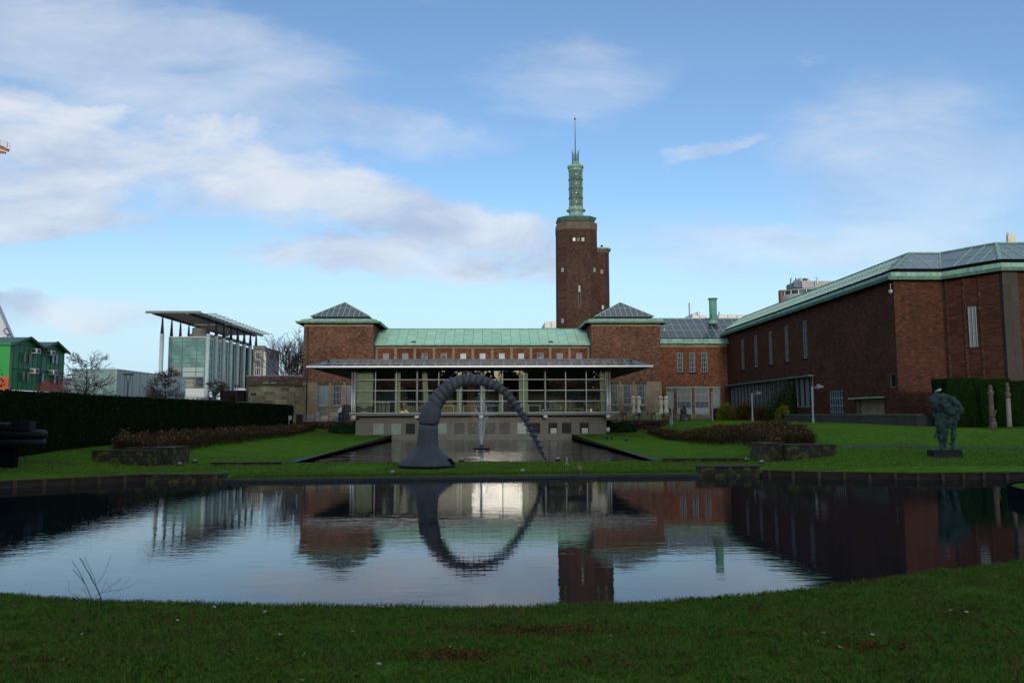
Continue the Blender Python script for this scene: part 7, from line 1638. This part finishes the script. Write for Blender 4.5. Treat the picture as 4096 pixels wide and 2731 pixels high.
gr = fast_mesh('grass', Vv_, F_, m_); tag(gr, 'short green lawn grass in the foreground', 'grass', kind='stuff')
# bank tufts on the far shore
NB2 = 30000; x = RNG.uniform(-9.8, 8.2, NB2); y = 31.48+.068*x+np.abs(RNG.normal(0, .5, NB2)); h = RNG.uniform(.03, .08, NB2); az = RNG.uniform(0, 6.28, NB2); lean = RNG.normal(0, .5, (NB2, 2)); z = np.interp(y, [31.4, 34.5], [.125, .24])
base_ = np.stack([x, y, z], 1); side = np.stack([np.cos(az)*.005, np.sin(az)*.005, 0*az], 1); mid = base_+np.stack([lean[:, 0]*h*.3, lean[:, 1]*h*.3, h*.6], 1); tip = base_+np.stack([lean[:, 0]*h, lean[:, 1]*h, h], 1)
g2 = fast_mesh('bank_grass', np.stack([base_-side, base_+side, mid+side*.7, tip, mid-side*.7], 1).reshape(-1, 3), np.arange(NB2*5).reshape(NB2, 5), m_); tag(g2, 'rough grass along the far bank by the kerb', 'grass', kind='stuff')
# tufts over the middle lawns
NB3 = 90000; y = 31.8+np.abs(RNG.normal(0, 6.5, NB3)); x = RNG.uniform(-22, 24, NB3)*(y/34)
ok = ~((x > POOL[0]-.6) & (x < POOL[1]+.6) & (y > POOL[2]-.1)) & (np.hypot(x+5.5, y-35) > 1.35) & (x > -20.7) & ~((x > 12.4) & (x < 16) & (y > 36.3) & (y < 38.7)) & ~((x < -14.2) & (x > -17.9) & (y > 36.3) & (y < 39.3))
x, y = x[ok], y[ok]; n3_ = len(x); z = np.array([gsurf(float(a), float(c)) for a, c in zip(x, y)]); far_ok = np.array([not pip(float(a), float(c), POND) for a, c in zip(x, y)]); x, y, z = x[far_ok], y[far_ok], z[far_ok]; n3_ = len(x)
h = RNG.uniform(.03, .07, n3_); az = RNG.uniform(0, 6.28, n3_); lean = RNG.normal(0, .8, (n3_, 2)); base_ = np.stack([x, y, z-.005], 1); side = np.stack([np.cos(az)*.007, np.sin(az)*.007, 0*az], 1)
mid = base_+np.stack([lean[:, 0]*h*.3, lean[:, 1]*h*.3, h*.6], 1); tip = base_+np.stack([lean[:, 0]*h, lean[:, 1]*h, h], 1)
g3 = fast_mesh('lawn_tufts', np.stack([base_-side, base_+side, mid+side*.7, tip, mid-side*.7], 1).reshape(-1, 3), np.arange(n3_*5).reshape(n3_, 5), m_); tag(g3, 'short tufts of grass over the middle lawns', 'grass', kind='stuff')
# fallen leaves in patches
DEAD = leafmat('dead_leaf_litter', (.17, .075, .028, 1), (.10, .045, .020, 1), .8, 4)
pat = [(1240*1.7415, 1438*1.7415, .28, 420), (1050*1.7415, 1520*1.7415, .16, 280), (1325*1.7415, 1442*1.7415, .3, 140), (2010*1.7415, 1505*1.7415, .18, 120), (800, 2500, .5, 120), (500, 2450, .5, 120), (1100, 2440, .6, 130), (1800, 2650, .3, 100), (3000, 2400, .12, 60), (2400, 2700, .3, 90), (3600, 2600, .5, 90), (150, 2700, .3, 70), (2900, 2550, .4, 60)]
pts = []
for px, py, s_, n in pat:
    c = G(px, py, .5)
    for _ in range(n):
        x, y = c.x+random.gauss(0, s_), c.y+random.gauss(0, s_*.5)
        if y < shore(x)-.03: pts.append((x, y, float(gz(np.array([x]), np.array([y]))[0])+random.uniform(.02, .045)))
x, y = lawn_pts(700); z = gz(x, y); pts += [(a, c, d+random.uniform(.012, .04)) for a, c, d in zip(x, y, z)]
for _ in range(1500):
    a = random.uniform(-9, 8); c = random.choice([-7.0, -3.2, -1, .8, 2.5])+random.gauss(0, .8); pts.append((c, 31.6+.068*c+abs(random.gauss(0, .3)), .16+random.uniform(0, .05)))
lv = leaves('fallen_leaves', pts, .030, DEAD, None, .4); tag(lv, 'scattered reddish brown fallen leaves on the lawn', 'leaves', kind='stuff')
# daisies
PET = M('daisy_white', (.72, .72, .70, 1), None, 5); YEL = M('daisy_yellow', (.6, .42, .04, 1), None, 5)
proto = None; random.seed(77)
dz_px = [(857, 2425), (1121, 2534), (1060, 2445), (1271, 2504), (931, 2595), (327, 2534), (250, 2638), (843, 2675), (1027, 2635), (1056, 2692), (1208, 2718), (1213, 2572), (1217, 2613), (1411, 2523), (1798, 2586), (1517, 2653), (1530, 2424), (710, 2479), (57, 2423), (1855, 2640), (2248, 2675), (2532, 2612), (2594, 2611), (2483, 2631), (2463, 2666), (2471, 2702), (2805, 2688), (2803, 2663), (2726, 2724), (2641, 2721), (3218, 2531), (3294, 2529), (3271, 2564), (3361, 2586), (3489, 2536), (3516, 2654), (3451, 2681), (3799, 2440), (3866, 2446), (3396, 2428), (3262, 2396), (3986, 2516), (3876, 2541), (3181, 2647), (2390, 2481), (2443, 2540), (2020, 2702), (2933, 2703), (508, 2654), (1072, 2640)]
for px, py in dz_px:
    c = G(px, py, .45); zz0 = ground(c.x, c.y)+.047; c = G(px, py, zz0)
    if c.y > shore(c.x)-.05: continue
    if proto is None:
        proto = thing('daisy', (0, 0, 0), 'tiny white daisy scattered in the foreground grass', 'flower', 'daisies in the foreground grass')
        b = MB()
        for k in range(9): a = 2*math.pi*k/9; a2 = a+.25; a0 = a-.25; b.face((.003*math.cos(a), .003*math.sin(a), 0), (.012*math.cos(a0), .012*math.sin(a0), .002), (.016*math.cos(a), .016*math.sin(a), .001), (.012*math.cos(a2), .012*math.sin(a2), .002))
        b.build('petals', PET, proto, world=False); MB().lathe([(.005, .001), (.005, .004), (.002, .005)], 0, 0, 8).build('centre', YEL, proto, world=False); MB().tube([(0, 0, -.045), (0, 0, .001)], .0012, 4).build('stem', M('flower_stem', (.03, .08, .015, 1), None, 5), proto, world=False); d = proto
    else: d = copy_tree(proto)
    d.location = (c.x, c.y, zz0); d.rotation_euler = (R(random.uniform(-25, 35)), R(random.uniform(-20, 20)), random.uniform(0, 6)); s_ = random.uniform(.8, 1.25)*(1 if py > 2500 else 1.15); d.scale = (s_,)*3
